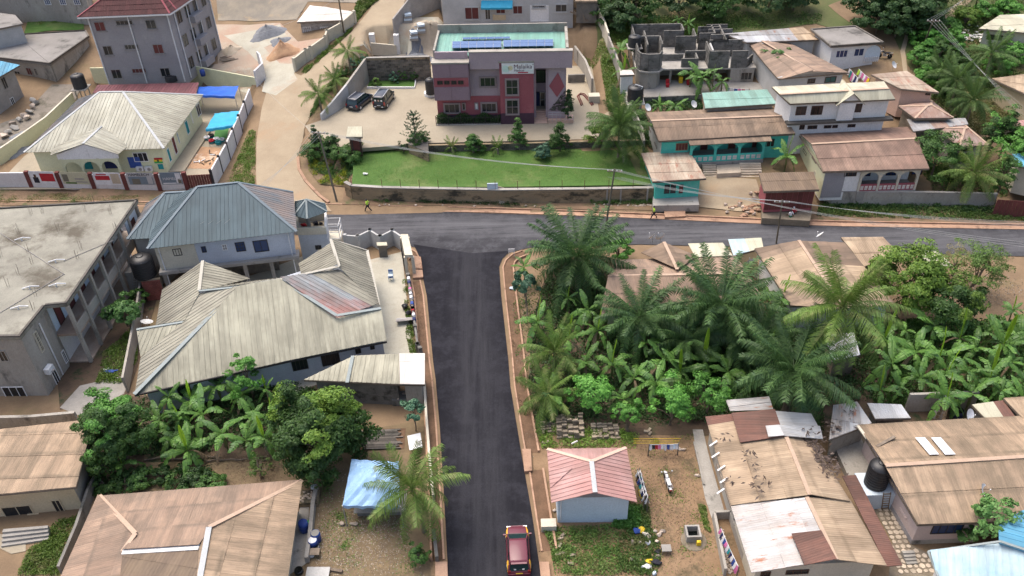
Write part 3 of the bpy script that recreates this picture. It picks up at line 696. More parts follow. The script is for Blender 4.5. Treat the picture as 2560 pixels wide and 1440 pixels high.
def rot_to(n):
 a=np.where(np.abs(n[:,2:3])<.9,np.array([[0,0,1.]]),np.array([[1.,0,0]]))
 u=np.cross(n,a);u/=np.linalg.norm(u,axis=1,keepdims=True);return u,np.cross(n,u)
def leaves_at(c,n,size,asp=.5):
 """one four-cornered leaf per centre, long axis turned at random in its plane"""
 u,v=rot_to(n);t=np.random.rand(len(c),1)*2*np.pi
 a=(u*np.cos(t)+v*np.sin(t));b=np.cross(n,a)
 s=size*(.6+.8*np.random.rand(len(c),1))
 q=np.stack([c-a*s*.5,c+b*s*asp*.5+a*s*.05,c+a*s*.55-n*s*.12,c-b*s*asp*.5+a*s*.05],1)
 return q.reshape(-1,3)
def crown_pts(R_,rz,ncl,nl,cr,up=.35,seed=0,bottom=-.55,cone=0):
 rs=np.random.RandomState(seed);d=rs.normal(size=(ncl*3,3));d/=np.linalg.norm(d,axis=1,keepdims=True)
 d=d[d[:,2]>bottom][:ncl];ncl=len(d)
 rad=rs.uniform(.52,1.0,(ncl,1));lob=1+.22*np.sin(3*np.arctan2(d[:,1:2],d[:,:1])+seed)+.12*np.sin(5*np.arctan2(d[:,1:2],d[:,:1])+seed*2)
 cc=d*rad*lob*np.array([[R_,R_,rz]])
 if cone:cc[:,:2]*=np.clip(1.1-cone*(cc[:,2:3]/rz+.5),.12,1.15)
 cs,ns=[],[]
 for k in range(ncl):
  e=rs.normal(size=(nl,3));e/=np.linalg.norm(e,axis=1,keepdims=True);e[:,2]=np.abs(e[:,2])*.9-.25
  r=cr*rs.uniform(.6,1.3)*rs.uniform(.55,1,(nl,1))
  cs.append(cc[k]+e*r*np.array([[1,1,.7]]));n=e*.7+d[k]*.5+np.array([[0,0,up]])+rs.normal(size=(nl,3))*.35
  ns.append(n/np.linalg.norm(n,axis=1,keepdims=True))
 return cc,np.concatenate(cs),np.concatenate(ns)
def tree(label,px,hc,R_,rz,mat='tree',leaf=.3,ncl=46,nl=110,cr=.26,seed=None,cat='tree',name='tree',group=None,base=None,trunk=.16,asp=.55,bottom=-.55,mat2=None,cone=0):
 """px: pixel of the crown's centre, hc: its height above the ground there"""
 global TS;TS+=1;seed=seed or TS;random.seed(seed);np.random.seed(seed)
 z=3.0
 for _ in range(12):q=P(px,z+hc);z=.5*z+.5*ground(q.x,q.y)
 q=P(px,z+hc);b=Vector((q.x,q.y,ground(q.x,q.y)))if base is None else GT(base)
 t=thing(name,label,cat,b,group)
 cc,c,n=crown_pts(R_,rz,ncl,nl,cr*R_,seed=seed,bottom=bottom,cone=cone)
 ctr=np.array([[q.x-b.x,q.y-b.y,q.z-b.z]])
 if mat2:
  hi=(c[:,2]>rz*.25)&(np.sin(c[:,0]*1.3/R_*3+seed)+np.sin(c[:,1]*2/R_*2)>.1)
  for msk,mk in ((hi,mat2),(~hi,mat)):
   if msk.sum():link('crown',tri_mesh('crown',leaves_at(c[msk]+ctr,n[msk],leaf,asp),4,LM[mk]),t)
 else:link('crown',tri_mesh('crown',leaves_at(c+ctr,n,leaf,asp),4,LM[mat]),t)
 g=G();top=q+Vector((0,0,-rz*.15));b0=b-Vector((0,0,.3))
 g.tube([b0,b.lerp(top,.35)+Vector((random.uniform(-.2,.2),random.uniform(-.2,.2),0)),top],[trunk,trunk*.75,trunk*.4],7)
 for k in range(min(9,len(cc))):
  e=q+Vector(cc[(k*5)%len(cc)])*.85;s=b.lerp(top,random.uniform(.35,.8));g.tube([s,s.lerp(e,.5)+Vector((0,0,.15)),e],[trunk*.4,trunk*.25,trunk*.08],5)
 g.obj('trunk',MT['bark'],t);return t
TS=100
def scatter(name,pix,n,size,hgt,mat,z=None,asp=.45,seed=1,world=None,upw=.5,clump=.6,label=None,hfun=None):
 """ground cover nobody could count: leaf-sized faces over a polygon"""
 rs=np.random.RandomState(seed);np.random.seed(seed)
 poly=[tuple((GT(p)if z is None else P(p,z))[:2])for p in pix];A=np.array(poly);lo,hi=A.min(0),A.max(0)
 ncl=max(14,n//110);cen=lo+(hi-lo)*rs.rand(ncl*6,2);cen=cen[inpoly(poly,cen[:,0],cen[:,1])][:ncl]
 if len(cen)==0:return
 k=rs.randint(0,len(cen),n);xy=cen[k]+rs.normal(size=(n,2))*(clump*rs.uniform(.35,1.5,len(cen)))[k][:,None]
 m=inpoly(poly,xy[:,0],xy[:,1]);xy=xy[m];k=k[m];hh=hgt*(.3+.9*rs.rand(len(cen)))[k]
 zz=np.array([ground(a,b)for a,b in xy])if z is None else np.full(len(xy),z)
 r=np.linalg.norm(xy-cen[k],axis=1)/(clump*1.6)
 c=np.concatenate([xy,(zz+.04+hh*np.clip(1-r**2,.08,1)*rs.uniform(.5,1,len(xy)))[:,None]],1)
 nn=rs.normal(size=c.shape)*.6+np.array([[0,0,upw]]);nn/=np.linalg.norm(nn,axis=1,keepdims=True)
 me=tri_mesh(name,leaves_at(c,nn,size,asp),4,LM[mat]);o=link(name,me,None,'stuff')
 if label:o['label']=label
 return o
# ---- palm fronds
def frond_mesh(name,L,nl,ll,droop,lift,seed,mat,lw=.055,plume=.25,vang=.5):
 rs=np.random.RandomState(seed);q=[];rac=G();pts_=[]
 for i in range(13):
  t=i/12;pts_.append(Vector((L*(t-.12*droop*t*t),.05*math.sin(t*3+seed),L*(lift*t-droop*t*t*.9))))
 g=G();g.tube(pts_,[.045*(1-.85*i/12)for i in range(13)],4,cap=False)
 for s in (-1,1):
  for i in range(nl):
   t=.12+.88*(i+rs.rand()*.6)/nl;k=t*12;a=int(min(k,11));p=pts_[a].lerp(pts_[a+1],k-a)
   d=(pts_[a+1]-pts_[a]).normalized();side=Vector((0,s,0));up=side.cross(d)*s
   l=ll*(math.sin(math.pi*min(1,.12+t*.82)))**.6*rs.uniform(.8,1.12)
   an=rs.uniform(-plume,plume)+vang
   o1=(d*.55+side*math.cos(an)+up.normalized()*abs(math.sin(an))*(1 if vang>0 else -1)).normalized()
   m1=p+o1*l*.5;e=p+o1*l*.92+Vector((0,0,-l*rs.uniform(.22,.5)*(.5+droop)))
   w=d*lw
   g.face([p-w*.5,p+w*.5,m1+w*.55,m1-w*.55]);g.face([m1-w*.55,m1+w*.55,e])
 me=bpy.data.meshes.new(name);me.from_pydata(g.v,[],g.f);me.materials.append(mat);return me
FR={}
for i in range(3):
 FR['coco',i]=frond_mesh('coconut_frond',4.6,46,1.05,(.25,.48,.8)[i],(.75,.42,.2)[i],i,LM['coco'],.06)
 FR['cocod',i]=frond_mesh('coconut_frond',4.6,46,1.0,(.25,.48,.8)[i],(.75,.42,.2)[i],i+4,LM['coco_dark'],.06)
 FR['oil',i]=frond_mesh('oil_palm_frond',5.0,56,.95,(.28,.52,.85)[i],(.8,.5,.25)[i],i+8,LM['oil'],.065,plume=.75,vang=.3)
FR['dead',0]=frond_mesh('dry_frond',3.6,32,.8,1.0,.1,5,LM['dead'],.06)
def palm(label,crown,h,base=None,kind='coco',sc=1.0,n=24,seed=1,trunk=.15,dead=0,name='coconut_palm',cat='palm tree',nuts=True,upright=0,group=None):
 rs=random.Random(seed);z=1.0
 for _ in range(12):q=P(crown,z+h);z=.5*z+.5*ground(q.x,q.y)
 q=P(crown,z+h);b=GT(base)if base else Vector((q.x+.1,q.y+.05,ground(q.x,q.y)))
 t=thing(name,label,cat,b,group);g=G();top=q-Vector((0,0,.1))
 mid=b.lerp(top,.5)+Vector(((b-top).x*.12,0,0))
 pp_=[]
 for k in range(9):
  s=k/8;pp_.append((b*(1-s)**2+mid*2*s*(1-s)+top*s*s))
 pp_[0]=pp_[0]-Vector((0,0,.3))
 rad=[trunk*(1.35 if k==0 else 1-.3*k/8)for k in range(9)];g.tube(pp_,rad,8);g.obj('trunk',MT['palm_bark'],t)
 for k in range(n):
  u=(k+.5)/n;az=k*2.39996+seed;el=1 if u<.28 else 0
  v=0 if u<(.3+upright)else (1 if u<.68 else 2);pitch={0:rs.uniform(-.75,-.25)if kind!='oil' else rs.uniform(-.35,.05),1:rs.uniform(-.3,.12),2:rs.uniform(.0,.45)}[v]
  me=FR[kind,v];o=link('frond',me,t);s=sc*rs.uniform(.85,1.08)*(1 if v else .88)
  o.matrix_local=Matrix.Translation(q-b)@Matrix.Rotation(az,4,'Z')@Matrix.Rotation(pitch,4,'Y')@Matrix.Rotation(rs.uniform(-.35,.35),4,'X')@Matrix.Scale(s,4)
 for k in range(dead):
  o=link('frond',FR['dead',0],t,label='dry brown hanging frond');o.matrix_local=Matrix.Translation(q-b-Vector((0,0,.2)))@Matrix.Rotation(rs.uniform(0,6.28),4,'Z')@Matrix.Rotation(.6,4,'Y')@Matrix.Scale(sc,4)
 if nuts:
  for k in range(6):
   a=k*1.05;G().rock((q.x+.24*math.cos(a),q.y+.24*math.sin(a),q.z-.22),(.24,.24,.27)).obj('coconut',MT['nut'],t,True)
 return t
MT['nut']=C('nut',(.20,.19,.05))
# ---- banana
def banana_leaf(name,L,Wd,droop,seed,mat,torn=.5,up=.75):
 rs=random.Random(seed);g=G();n=11;P_=[]
 for i in range(n+1):
  t=i/n;P_.append(Vector((L*(.75*t+.1*t*t)*(1.15-up*.25),0,L*(up*t-droop*t*t))))
 for s in (-1,1):
  for i in range(1,n):
   t0,t1=i/n,(i+1)/n;wf=lambda t:Wd*max(.04,math.sin(math.pi*min(1,(t-.06)/.96)))**.55
   gap=.3*rs.random()if rs.random()<torn else 0;a,b=P_[i],P_[i+1].lerp(P_[i],gap)
   dr=rs.uniform(.15,.8)
   ea=a+Vector((rs.uniform(0,.05),s*wf(t0),-wf(t0)*dr+.05));eb=b+Vector((rs.uniform(0,.05),s*wf(min(t1,.985)),-wf(t1)*dr+.05))
   ma=a.lerp(ea,.5)+Vector((0,0,.06));mb=b.lerp(eb,.5)+Vector((0,0,.06))
   g.face([a,b,mb,ma][::s]);g.face([ma,mb,eb,ea][::s])
 g.tube(P_[:n],[.035*(1-.8*i/n)+.006 for i in range(n)],4,cap=False)
 me=bpy.data.meshes.new(name);me.from_pydata(g.v,[],g.f);me.materials.append(mat);return me
BL=[banana_leaf('banana_leaf',2.7,.36,.42,1,LM['banana'],.4,.9),banana_leaf('banana_leaf',2.8,.38,.78,2,LM['banana'],.6,.9),banana_leaf('banana_leaf',2.6,.36,1.2,3,LM['banana'],.8,.8),banana_leaf('banana_leaf',2.4,.33,1.5,4,LM['banana'],.9,.7)]
BN=banana_leaf('banana_leaf',2.2,.20,.12,5,LM['banana_new'],.0,1.5);BD=banana_leaf('banana_leaf',2.1,.2,1.7,6,LM['dead'],.9,.3)
def banana(label,px,h=2.2,sc=1.0,seed=1,n=9,new=True,group='banana plants',z=0,dead=1):
 rs=random.Random(seed*7+3);q=P(px,0)
 zz=z
 for _ in range(8):q=P(px,zz+h);zz=.5*zz+.5*ground(q.x,q.y)
 b=Vector((q.x,q.y,zz));t=thing('banana_plant',label,'banana plant',b,group)
 G().tube([b-Vector((0,0,.2)),b+Vector((.05,0,h*.5)),Vector((q.x,q.y,zz+h))],[.16*sc,.13*sc,.07*sc],7).obj('stem',MT['banana_stem'],t)
 for k in range(n):
  az=k*2.4+seed+rs.uniform(-.3,.3);i=min(3,int(4*k/n));o=link('leaf',BL[i],t)
  o.matrix_local=Matrix.Translation((q.x-b.x,q.y-b.y,h-.1*k*.3))@Matrix.Rotation(az,4,'Z')@Matrix.Rotation(rs.uniform(-.2,.2),4,'Y')@Matrix.Rotation(rs.uniform(-.4,.4),4,'X')@Matrix.Scale(sc*rs.uniform(.8,1.1),4)
 if new:
  o=link('leaf',BN,t,label='bright yellow-green furled young leaf');o.matrix_local=Matrix.Translation((0,0,h))@Matrix.Rotation(rs.uniform(0,6.3),4,'Z')@Matrix.Rotation(-.35,4,'Y')@Matrix.Scale(sc*.9,4)
 for k in range(dead):
  o=link('leaf',BD,t,label='dry brown hanging leaf');o.matrix_local=Matrix.Translation((0,0,h-.2))@Matrix.Rotation(rs.uniform(0,6.3),4,'Z')@Matrix.Scale(sc*.9,4)
 return t
MT['banana_stem']=C('banana_stem',(.16,.19,.07))
# ================================================================ buildings: helpers
def gmin(fp):return min(ground(p[0],p[1])for p in fp)-.25
def house(name,label,q,ze,wall,roof,rdg=None,orient='ew',ins=.5,style='sheet',w=.95,l=2.6,cap=None,cat='house',z0=None,hip=False,down=None,group=None,nowall=False,fascia=None):
 """q: pixels of the four eave corners NW,NE,SE,SW at height ze; rdg: (pixel, pixel, height) of the ridge"""
 E=[P(p,ze)for p in q];fp=inset([(e.x,e.y)for e in E],ins);c=avg(E)
 zb=gmin(fp)if z0 is None else z0
 t=thing(name,label,cat,(c.x,c.y,max(zb,ground(c.x,c.y))),group);FP=dict(zip(('NW','NE','SE','SW'),fp))
 if not nowall:G().prism(fp,zb,ze-.03).obj('wall',wall,t)
 cap=cap or MT['cap_tan'];fascia=fascia or MT['old_wood']
 if rdg is None:
  planes=[E]
 else:
  a,b=P(rdg[0],rdg[2]),P(rdg[1],rdg[2]);NW,NE,SE,SW=E
  if orient=='ew':
   planes=[[NW,NE,b,a],[SE,SW,a,b]];ends=[[SW,NW,a],[NE,SE,b]]
  else:
   planes=[[NW,a,b,SW],[NE,SE,b,a]];ends=[[NW,NE,a],[SE,SW,b]]
  if hip:planes+=ends
  else:
   for x,y,r in ends:
    cc=Vector((c.x,c.y,0));f=lambda p,k:Vector((p.x,p.y,0)).lerp(cc,k)
    k=ins/max(1,(Vector((r.x,r.y))-Vector((c.x,c.y))).length);m=(x+y)/2
    dx=(Vector((c.x,c.y,0))-Vector((m.x,m.y,0))).normalized()*ins
    e=(y-x).normalized()*ins*.6;g=G();A,B,T=x+dx+e,y+dx-e,r+dx;hz=Vector((0,0,-.08));th=dx.normalized()*.2
    g.hexa([A-Vector((0,0,.05)),B-Vector((0,0,.05)),T+hz],[A+th-Vector((0,0,.05)),B+th-Vector((0,0,.05)),T+th+hz]);g.obj('gable',wall,t)
  ridge(t,a,b,cap)
  if hip:
   for x,r in ((NW,a),(SW if orient=='ew' else NE,a),(NE if orient=='ew' else SW,b),(SE,b)):ridge(t,x,r,cap,.26)
 for pl in planes:roofplane(t,pl,roof,w,l,style,'roof_panel' if style=='rib' else 'roof_sheet',down=down)
 for i in range(4):
  g=G();g.beam(E[i]-Vector((0,0,.07)),E[(i+1)%4]-Vector((0,0,.07)),.05,.18);g.obj('fascia',fascia,t)
 return t,FP,E
def wallrun(name,label,pix,h,th,mat,coping=None,cat='wall',z=None,piers=0,pm=None,zt=None,sink=.3,group=None,names='wall_section'):
 """free-standing wall along base pixels (on the ground); h or absolute top zt"""
 A=[P(p,z)if z is not None else GT(p)for p in pix];c=avg(A);t=thing(name,label,cat,c,group)
 for a,b in zip(A[:-1],A[1:]):
  d=(b-a);d.z=0;d.normalize();s=Vector((-d.y,d.x,0))*th/2
  ta=zt if zt is not None else a.z+h;tb=zt if zt is not None else b.z+h
  lo=[Vector((p.x,p.y,p.z-sink))for p in (a-s,b-s,b+s,a+s)]
  hi=[Vector((p.x,p.y,zz))for p,zz in ((a-s,ta),(b-s,tb),(b+s,tb),(a+s,ta))]
  G().hexa(lo,hi).obj(names,mat,t)
  if coping:
   s2=s*1.35;hi0=[Vector((p.x,p.y,zz))for p,zz in ((a-s2,ta),(b-s2,tb),(b+s2,tb),(a+s2,ta))]
   G().hexa(hi0,[p+Vector((0,0,.08))for p in hi0]).obj('coping',coping,t)
  if piers:
   n=max(1,int((b-a).length/piers))
   for k in range(n+1):
    p=a.lerp(b,k/n);zt_=ta+(tb-ta)*k/n;G().box((p.x,p.y,(p.z-sink+zt_+.12)/2),(th+.16,th+.16,zt_+.12-p.z+sink),math.atan2(d.y,d.x)).obj('pier',pm or mat,t)
 return t,A
def hut(*a,**k):return house(*a,**k)
def brickface(par,A,B,z0,z1,bw=.46,bh=.24,mat=None,off=0.0,s0=0,s1=None,name='block',dep=.03,jit=.006):
 """single blocks standing 2-3 cm proud of a wall plane, joints between them"""
 L=(Vector((B[0],B[1]))-Vector((A[0],A[1]))).length;s1=s1 or L
 rows=int((z1-z0)/bh);cols=int((s1-s0)/bw)
 if rows*cols>290:k=math.sqrt(rows*cols/290)*1.02;bw*=k;bh*=k;rows=int((z1-z0)/bh);cols=int((s1-s0)/bw)
 for r in range(rows):
  for c in range(-1,cols+1):
   a=s0+(c+.5*(r%2))*bw;b=a+bw-.03;a=max(a,s0);b=min(b,s1)
   if b-a<.12:continue
   slabw(par,A,B,a,b,z0+r*bh+.012,z0+(r+1)*bh-.012,off,off+dep+random.uniform(-jit,jit),mat,name)
def steps(par,px_top_l,px_top_r,px_bot_l,px_bot_r,n,ztop,zbot,mat,name='step'):
 a,b,c,d=P(px_top_l,ztop),P(px_top_r,ztop),P(px_bot_l,zbot),P(px_bot_r,zbot)
 for k in range(n):
  f0_,f1_=k/n,(k+1)/n;z=ztop+(zbot-ztop)*(k+.5)/n
  q=[a.lerp(c,f0_),b.lerp(d,f0_),b.lerp(d,f1_),a.lerp(c,f1_)]
  G().prism([(p.x,p.y)for p in q],zbot-.4,z).obj(name,mat,par)
def tank(label,px,z,r=.75,h=1.7,group='black water tanks',stand=None):
 q=P(px,z);t=thing('water_tank',label,'water tank',q,group);prof=[(r*.97,0)]
 n=7
 for k in range(n):
  y=h*.78*k/n;prof+=[(r,y+.03),(r,y+h*.07),(r*.965,y+h*.085),(r*.965,y+h*.105)]
 prof+=[(r,h*.8),(r*.93,h*.88),(r*.6,h*.96),(r*.34,h*.99)]
 G().lathe(q,prof,24).obj('tank_body',MT['black_plastic'],t,True)
 G().lathe(q+Vector((0,0,h*.985)),[(r*.33,0),(r*.33,.05),(r*.25,.09)],16).obj('lid',MT['black_plastic'],t,True)
 for k in range(4):
  a=k*math.pi/2+.4;G().beam(q+Vector((math.cos(a)*r*.34,math.sin(a)*r*.34,h*.99)),q+Vector((math.cos(a)*r*.95,math.sin(a)*r*.95,h*.86)),.07,.05).obj('rib',MT['black_plastic'],t)
 if stand:
  for k in range(4):
   a=k*math.pi/2+.78;x,y=q.x+math.cos(a)*r,q.y+math.sin(a)*r;G().box((x,y,(z+stand)/2),(.12,.12,z-stand)).obj('leg',MT['concrete'],t)
  G().box((q.x,q.y,z-.06),(r*2.3,r*2.3,.12)).obj('platform',MT['concrete'],t)
 return t
def dish(label,px,z,r=.45,az=-1.2,el=.7,h=.7):
 q=P(px,z);t=thing('satellite_dish',label,'satellite dish',q,'satellite dishes')
 G().tube([q-Vector((0,0,.05)),q+Vector((0,0,h))],.025,6).obj('mast',MT['steel'],t)
 d=Vector((math.cos(az)*math.cos(el),math.sin(az)*math.cos(el),math.sin(el)));a=d.cross(Vector((0,0,1))).normalized();b=a.cross(d);c=q+Vector((0,0,h))
 g=G();rings=[]
 for i,(rr,dep)in enumerate(((.02,.0),(.5,.05),(1,.16))):
  rings.append([c+(a*math.cos(t_)+b*math.sin(t_))*r*rr+d*dep*r*2 for t_ in [2*math.pi*j/20 for j in range(20)]])
 for k in range(2):
  for j in range(20):g.face([rings[k][j],rings[k][(j+1)%20],rings[k+1][(j+1)%20],rings[k+1][j]])
 g.obj('reflector',MT['white_plastic'],t,True)
 G().tube([c-b*r*.9+d*.1,c+d*r*1.1],.012,4).obj('feed_arm',MT['steel'],t);G().box(c+d*r*1.1,(.07,.07,.07)).obj('receiver',MT['white_plastic'],t)
 return t
# ================================================================ left, near side of the main road
# --- flat roofed two-storey block
zt=7.2
rf=[(-420,545),(345,500),(167,760),(113,765),(50,843),(-420,850)]
A=[P(p,zt)for p in rf];c=avg(A);T=thing('apartment_block','two storey block with wide stained flat concrete roof and open balcony beside the blue-grey roof','building',(c.x,c.y,0))
G().prism([(p.x,p.y)for p in A],zt-.3,zt).obj('roof_slab',MT['roof_concrete'],T)
for a,b in zip(A[:-1],A[1:]):
 d=(b-a).normalized();s=Vector((-d.y,d.x,0))*.1
 G().beam(a+Vector((0,0,.07))-s*1.2,b+Vector((0,0,.07))-s*1.2,.22,.16).obj('roof_edge',MT['dark_stone'],T)
o1,o2,o3,o4=A[1],A[2],A[3],A[4]
iw=lambda p,k:p+Vector((-2.3*k,-.2*k,0))
body=[(A[0].x,A[0].y-.3),(o1.x-2.6,o1.y-.3),(o2.x-2.3,o2.y+.3),(o3.x-.15,o3.y-.2),(o4.x-.15,o4.y+.2),(A[5].x,A[5].y+.2)]
G().prism(body,-.2,zt-.3).obj('wall',MT['stained_render'],T)
a_,b_=body[1],body[2]
slabw(T,a_,b_,0.1,(Vector(b_)-Vector(a_)).length-.1,3.75,zt-.35,0,.06,MT['light_blue_wall'],'painted_wall')
slabw(T,a_,b_,0.1,(Vector(b_)-Vector(a_)).length-.1,.1,3.3,0,.06,MT['white_wall'],'painted_wall')
bs=[(o1.x-2.5,o1.y-.4),(o1.x-.25,o1.y-.4),(o2.x-.1,o2.y+.1),(o2.x-2.4,o2.y+.1)]
G().prism(bs,3.35,3.6).obj('balcony_floor',MT['tile_floor'],T)
G().prism(bs,-.1,.18).obj('porch_floor',MT['tile_floor'],T)
e0,e1=Vector(bs[1]),Vector(bs[2]);LL=(e1-e0).length;nb=7
slabw(T,e0,e1,0,LL,3.6,4.5,-.14,0,MT['stained_render'],'balcony_parapet')
for k in range(nb+1):
 s=k*LL/nb;slabw(T,e0,e1,s-.15,s+.15,.1,zt-.3,-.16,.13,MT['stained_render'],'column')
for k in range(nb):
 s=(k+.2)*LL/nb;wrect(T,Vector(a_),(Vector(b_)-Vector(a_)).normalized(),Vector(((Vector(b_)-Vector(a_)).y*-1,(Vector(b_)-Vector(a_)).x)).normalized(),s,s+1.0,3.75,5.9,(0,0),MT['brown_frame'],MT['red_brown'],name='door',off=.07)
for (u0_,u1_,z_)in ((1,5.5,4.6),):
 slabw(T,e0,e1,.4,3.2,3.6,zt-.35,-.1,-.02,MT['light_blue_wall'],'painted_wall')
 wrect(T,e0,(e1-e0).normalized(),Vector((-(e1-e0).y,(e1-e0).x)).normalized()*(1 if Vector((-(e1-e0).y,(e1-e0).x)).dot(-e0)>0 else -1),1.2,2.2,5.3,6.1,(1,1),MT['brown_frame'],MT['red_brown'],name='vent')
a,b=Vector(body[3]),Vector(body[4])
win(T,a,b,Y1(330,1040),Y1(385,1120),(2,3),MT['stained_render'])
win(T,a,b,Y1(245,1185),Y1(335,1300),(2,3),MT['cream_wall'])
win(T,a,b,Y1(455,1325),Y1(512,1385),(1,0),MT['white_paint'])
win(T,a,b,X1(345,20),X1(430,110),(1,0),MT['white_paint'])
a,b=Vector(body[4]),Vector(body[5])
win(T,a,b,X1(5,130),X1(195,200),(2,0),MT['white_paint']);win(T,a,b,Y1(-30,1310),Y1(75,1390),(1,0),MT['stained_render'])
s,z,e,nn=onwall(body[3],body[4],X1(318,8));q=wp(body[3],e,nn,s,z,.3)
ac=thing('air_conditioner','white outdoor air conditioner unit on the end wall of the flat roofed block','air conditioner',q)
G().box(q,(.85,.5,.6),math.atan2(e.y,e.x)).obj('casing',MT['white_plastic'],ac);G().lathe(wp(body[3],e,nn,s,z-.1,.57),[(.2,0),(.2,.03)],14).obj('fan_grille',MT['grey_frame'],ac)
p_,q_=wp(body[3],e,nn,1.3,6.4,.08),wp(body[3],e,nn,1.3,.2,.08);G().tube([p_,q_],.07,6).obj('drain_pipe',MT['white_plastic'],T)
for i,(x,y)in enumerate([(320,280),(235,290),(640,270),(830,290),(140,430),(440,420),(610,550),(580,620),(210,570),(240,660),(140,740),(60,830),(270,900),(250,1000),(870,410),(10,610),(700,200)]):
 q=P(Y1(x,y),zt);t_=thing('rebar_stub','thin rusty reinforcing bars standing up from the flat concrete roof','rebar',q,'rebar stubs on the flat roof')
 for k in range(3):
  a=k*2.1+i;G().tube([q+Vector((.12*math.cos(a),.12*math.sin(a),0)),q+Vector((.16*math.cos(a)+.1,.16*math.sin(a),.75+.2*k))],.015,4).obj('bar',MT['old_wood'],t_)
for i,(x,y,lb)in enumerate([(165,485,'branched white plastic pipe near the long conduit on the flat roof'),(420,650,'small white pipe elbow in the middle of the flat roof'),(425,830,'forked white plastic pipe at the balcony side of the flat roof'),(225,850,'white pipe stub with cap at the front of the flat roof'),(140,1000,'low white pipe nearest the front corner of the flat roof')]):
 q=P(Y1(x,y),zt);t_=thing('plastic_pipe',lb,'pipe',q)
 G().tube([q,q+Vector((0,0,.35))],.06,6).obj('riser',MT['white_plastic'],t_);G().tube([q+Vector((-.7,0,.1)),q+Vector((.1,.1,.3)),q+Vector((.8,.25,.15))],.055,6).obj('run',MT['white_plastic'],t_)
for pa,pb,lb in (((0,430),(485,740),'long straight conduit lying across the flat concrete roof'),((0,1030),(480,740),'conduit running to the front left over the flat roof'),((480,640),(850,485),'thin conduit near the balcony edge of the flat roof')):
 a,b=P(Y1(*pa),zt),P(Y1(*pb),zt);o=G().tube([a+Vector((0,0,.05)),a.lerp(b,.5)+Vector((0,0,.05)),b+Vector((0,0,.05))],.03,5).obj('conduit',MT['grey_frame']);tag(o,lb,'pipe')
# --- two-storey house under the blue-grey hipped roof
ze,zr=6.4,9.2
V=dict(a=P((318,599),ze-.3),b=P((412,483),zr-1.2),c=P((365,512),ze-.2),SW=P((368,623),ze),SE=P((742,580),ze),NE=P((733,481),ze),r1=P((493,468),zr),r2=P((595,457),zr),NW=P((400,505),ze))
c=(V['SW']+V['SE']+V['NE'])/3;T=thing('two_storey_house','two storey white house under the large blue-grey hipped roof','house',(c.x,c.y,0))
ex=P((747,531),ze-.3)
roofplane(T,[V['SW'],V['SE'],V['r2'],V['r1']],R['bluegrey'],.42,style='rib',name='roof_panel')
roofplane(T,[V['SE'],V['NE'],V['r2']],R['bluegrey2'],.42,style='rib',name='roof_panel')
roofplane(T,[V['NE'],V['NW'],V['r1'],V['r2']],R['bluegrey'],.5,style='rib',name='roof_panel')
roofplane(T,[V['NW'],V['SW'],V['r1']],R['bluegrey'],.42,style='rib',name='roof_panel')
m1=P((468,480),zr-1.2);m2=P((385,596),ze-.3)
roofplane(T,[V['a'],m2,m1,V['b']],R['bluegrey'],.42,style='rib',name='roof_panel')
roofplane(T,[V['a'],V['c'],V['b']],R['bluegrey2'],.42,style='rib',name='roof_panel')
for x,y in (('r1','r2'),('SW','r1'),('SE','r2'),('NE','r2'),('a','b'),('b','c')):ridge(T,V[x],V[y],MT['cap_dark'],.3)
ridge(T,V['b'],m1,MT['cap_dark'],.3)
fp=inset([(V[k].x,V[k].y)for k in ('NW','NE','SE','SW')],.6)
G().prism(fp,3.3,ze-.05).obj('wall',MT['blue_grey_wall'],T)
g2=inset([(p.x,p.y)for p in (V['c'],m1,m2,V['a'])],.5);G().prism(g2,0,ze-.4).obj('wall',MT['stained_render'],T)
sw,se=fp[3],fp[2];L=(Vector(se)-Vector(sw)).length
slabw(T,sw,se,-.1,L*.28,3.35,ze-.2,0,.03,MT['cream_wall'],'unpainted_wall')
slabw(T,sw,se,-.3,L+.3,3.0,3.35,-.8,.5,MT['concrete'],'floor_beam')
for k in range(6):slabw(T,sw,se,k*L/5-.18,k*L/5+.18,0,3.0,-.3,.05,MT['concrete'],'column')
G().prism(inset(fp,2.2),0,3.3).obj('ground_floor_wall',MT['dark_stone'],T)
win(T,sw,se,Y1(1290,548),Y1(1370,592),(2,0),MT['dark_frame'],MT['blue_glass'])
win(T,sw,se,Y1(1505,530),Y1(1553,570),(1,0),MT['dark_frame'],MT['blue_glass'])
win(T,sw,se,Y2(160,512),Y2(210,554),(1,1),MT['white_paint'],MT['grey_frame'],name='vent')
win(T,sw,se,Y2(258,500),Y2(348,560),(2,2),MT['dark_frame'],MT['blue_glass'])
win(T,sw,se,Y2(392,488),Y2(522,560),(1,0),MT['dark_frame'],MT['blue_glass'])
for s in (.3,L-.35):G().tube([wp(sw,*onwall(sw,se,(500,600))[2:],s,ze-.1,.12),wp(sw,*onwall(sw,se,(500,600))[2:],s,.2,.12)],.06,6).obj('drain_pipe',MT['white_plastic'],T)
zb=3.4
q=[P(Y2(*p),zb)for p in ((738,345),(950,325),(950,432),(735,440))];c=avg(q);T=thing('roof_terrace','small roof terrace with white parapet between the blue-grey roof and the main road','terrace',(c.x,c.y,0))
G().prism([(p.x,p.y)for p in q],-.1,zb).obj('wall',MT['blue_grey_wall'],T);G().prism(inset([(p.x,p.y)for p in q],.25),zb,zb+.04).obj('terrace_floor',MT['pale_paving'],T)
for i in range(4):
 a,b=q[i],q[(i+1)%4];G().beam(a+Vector((0,0,.45)),b+Vector((0,0,.45)),.22,.9 if i<3 else .5).obj('parapet',MT['cream_wall']if i!=1 else MT['white_wall'],T)
win(T,q[3],q[2],Y2(862,520),Y2(915,550),(1,0),MT['dark_frame'])
pc=P(Y2(820,385),zb)
gz=thing('gazebo','small blue hipped canopy roof on a round column above the terrace','gazebo',pc)
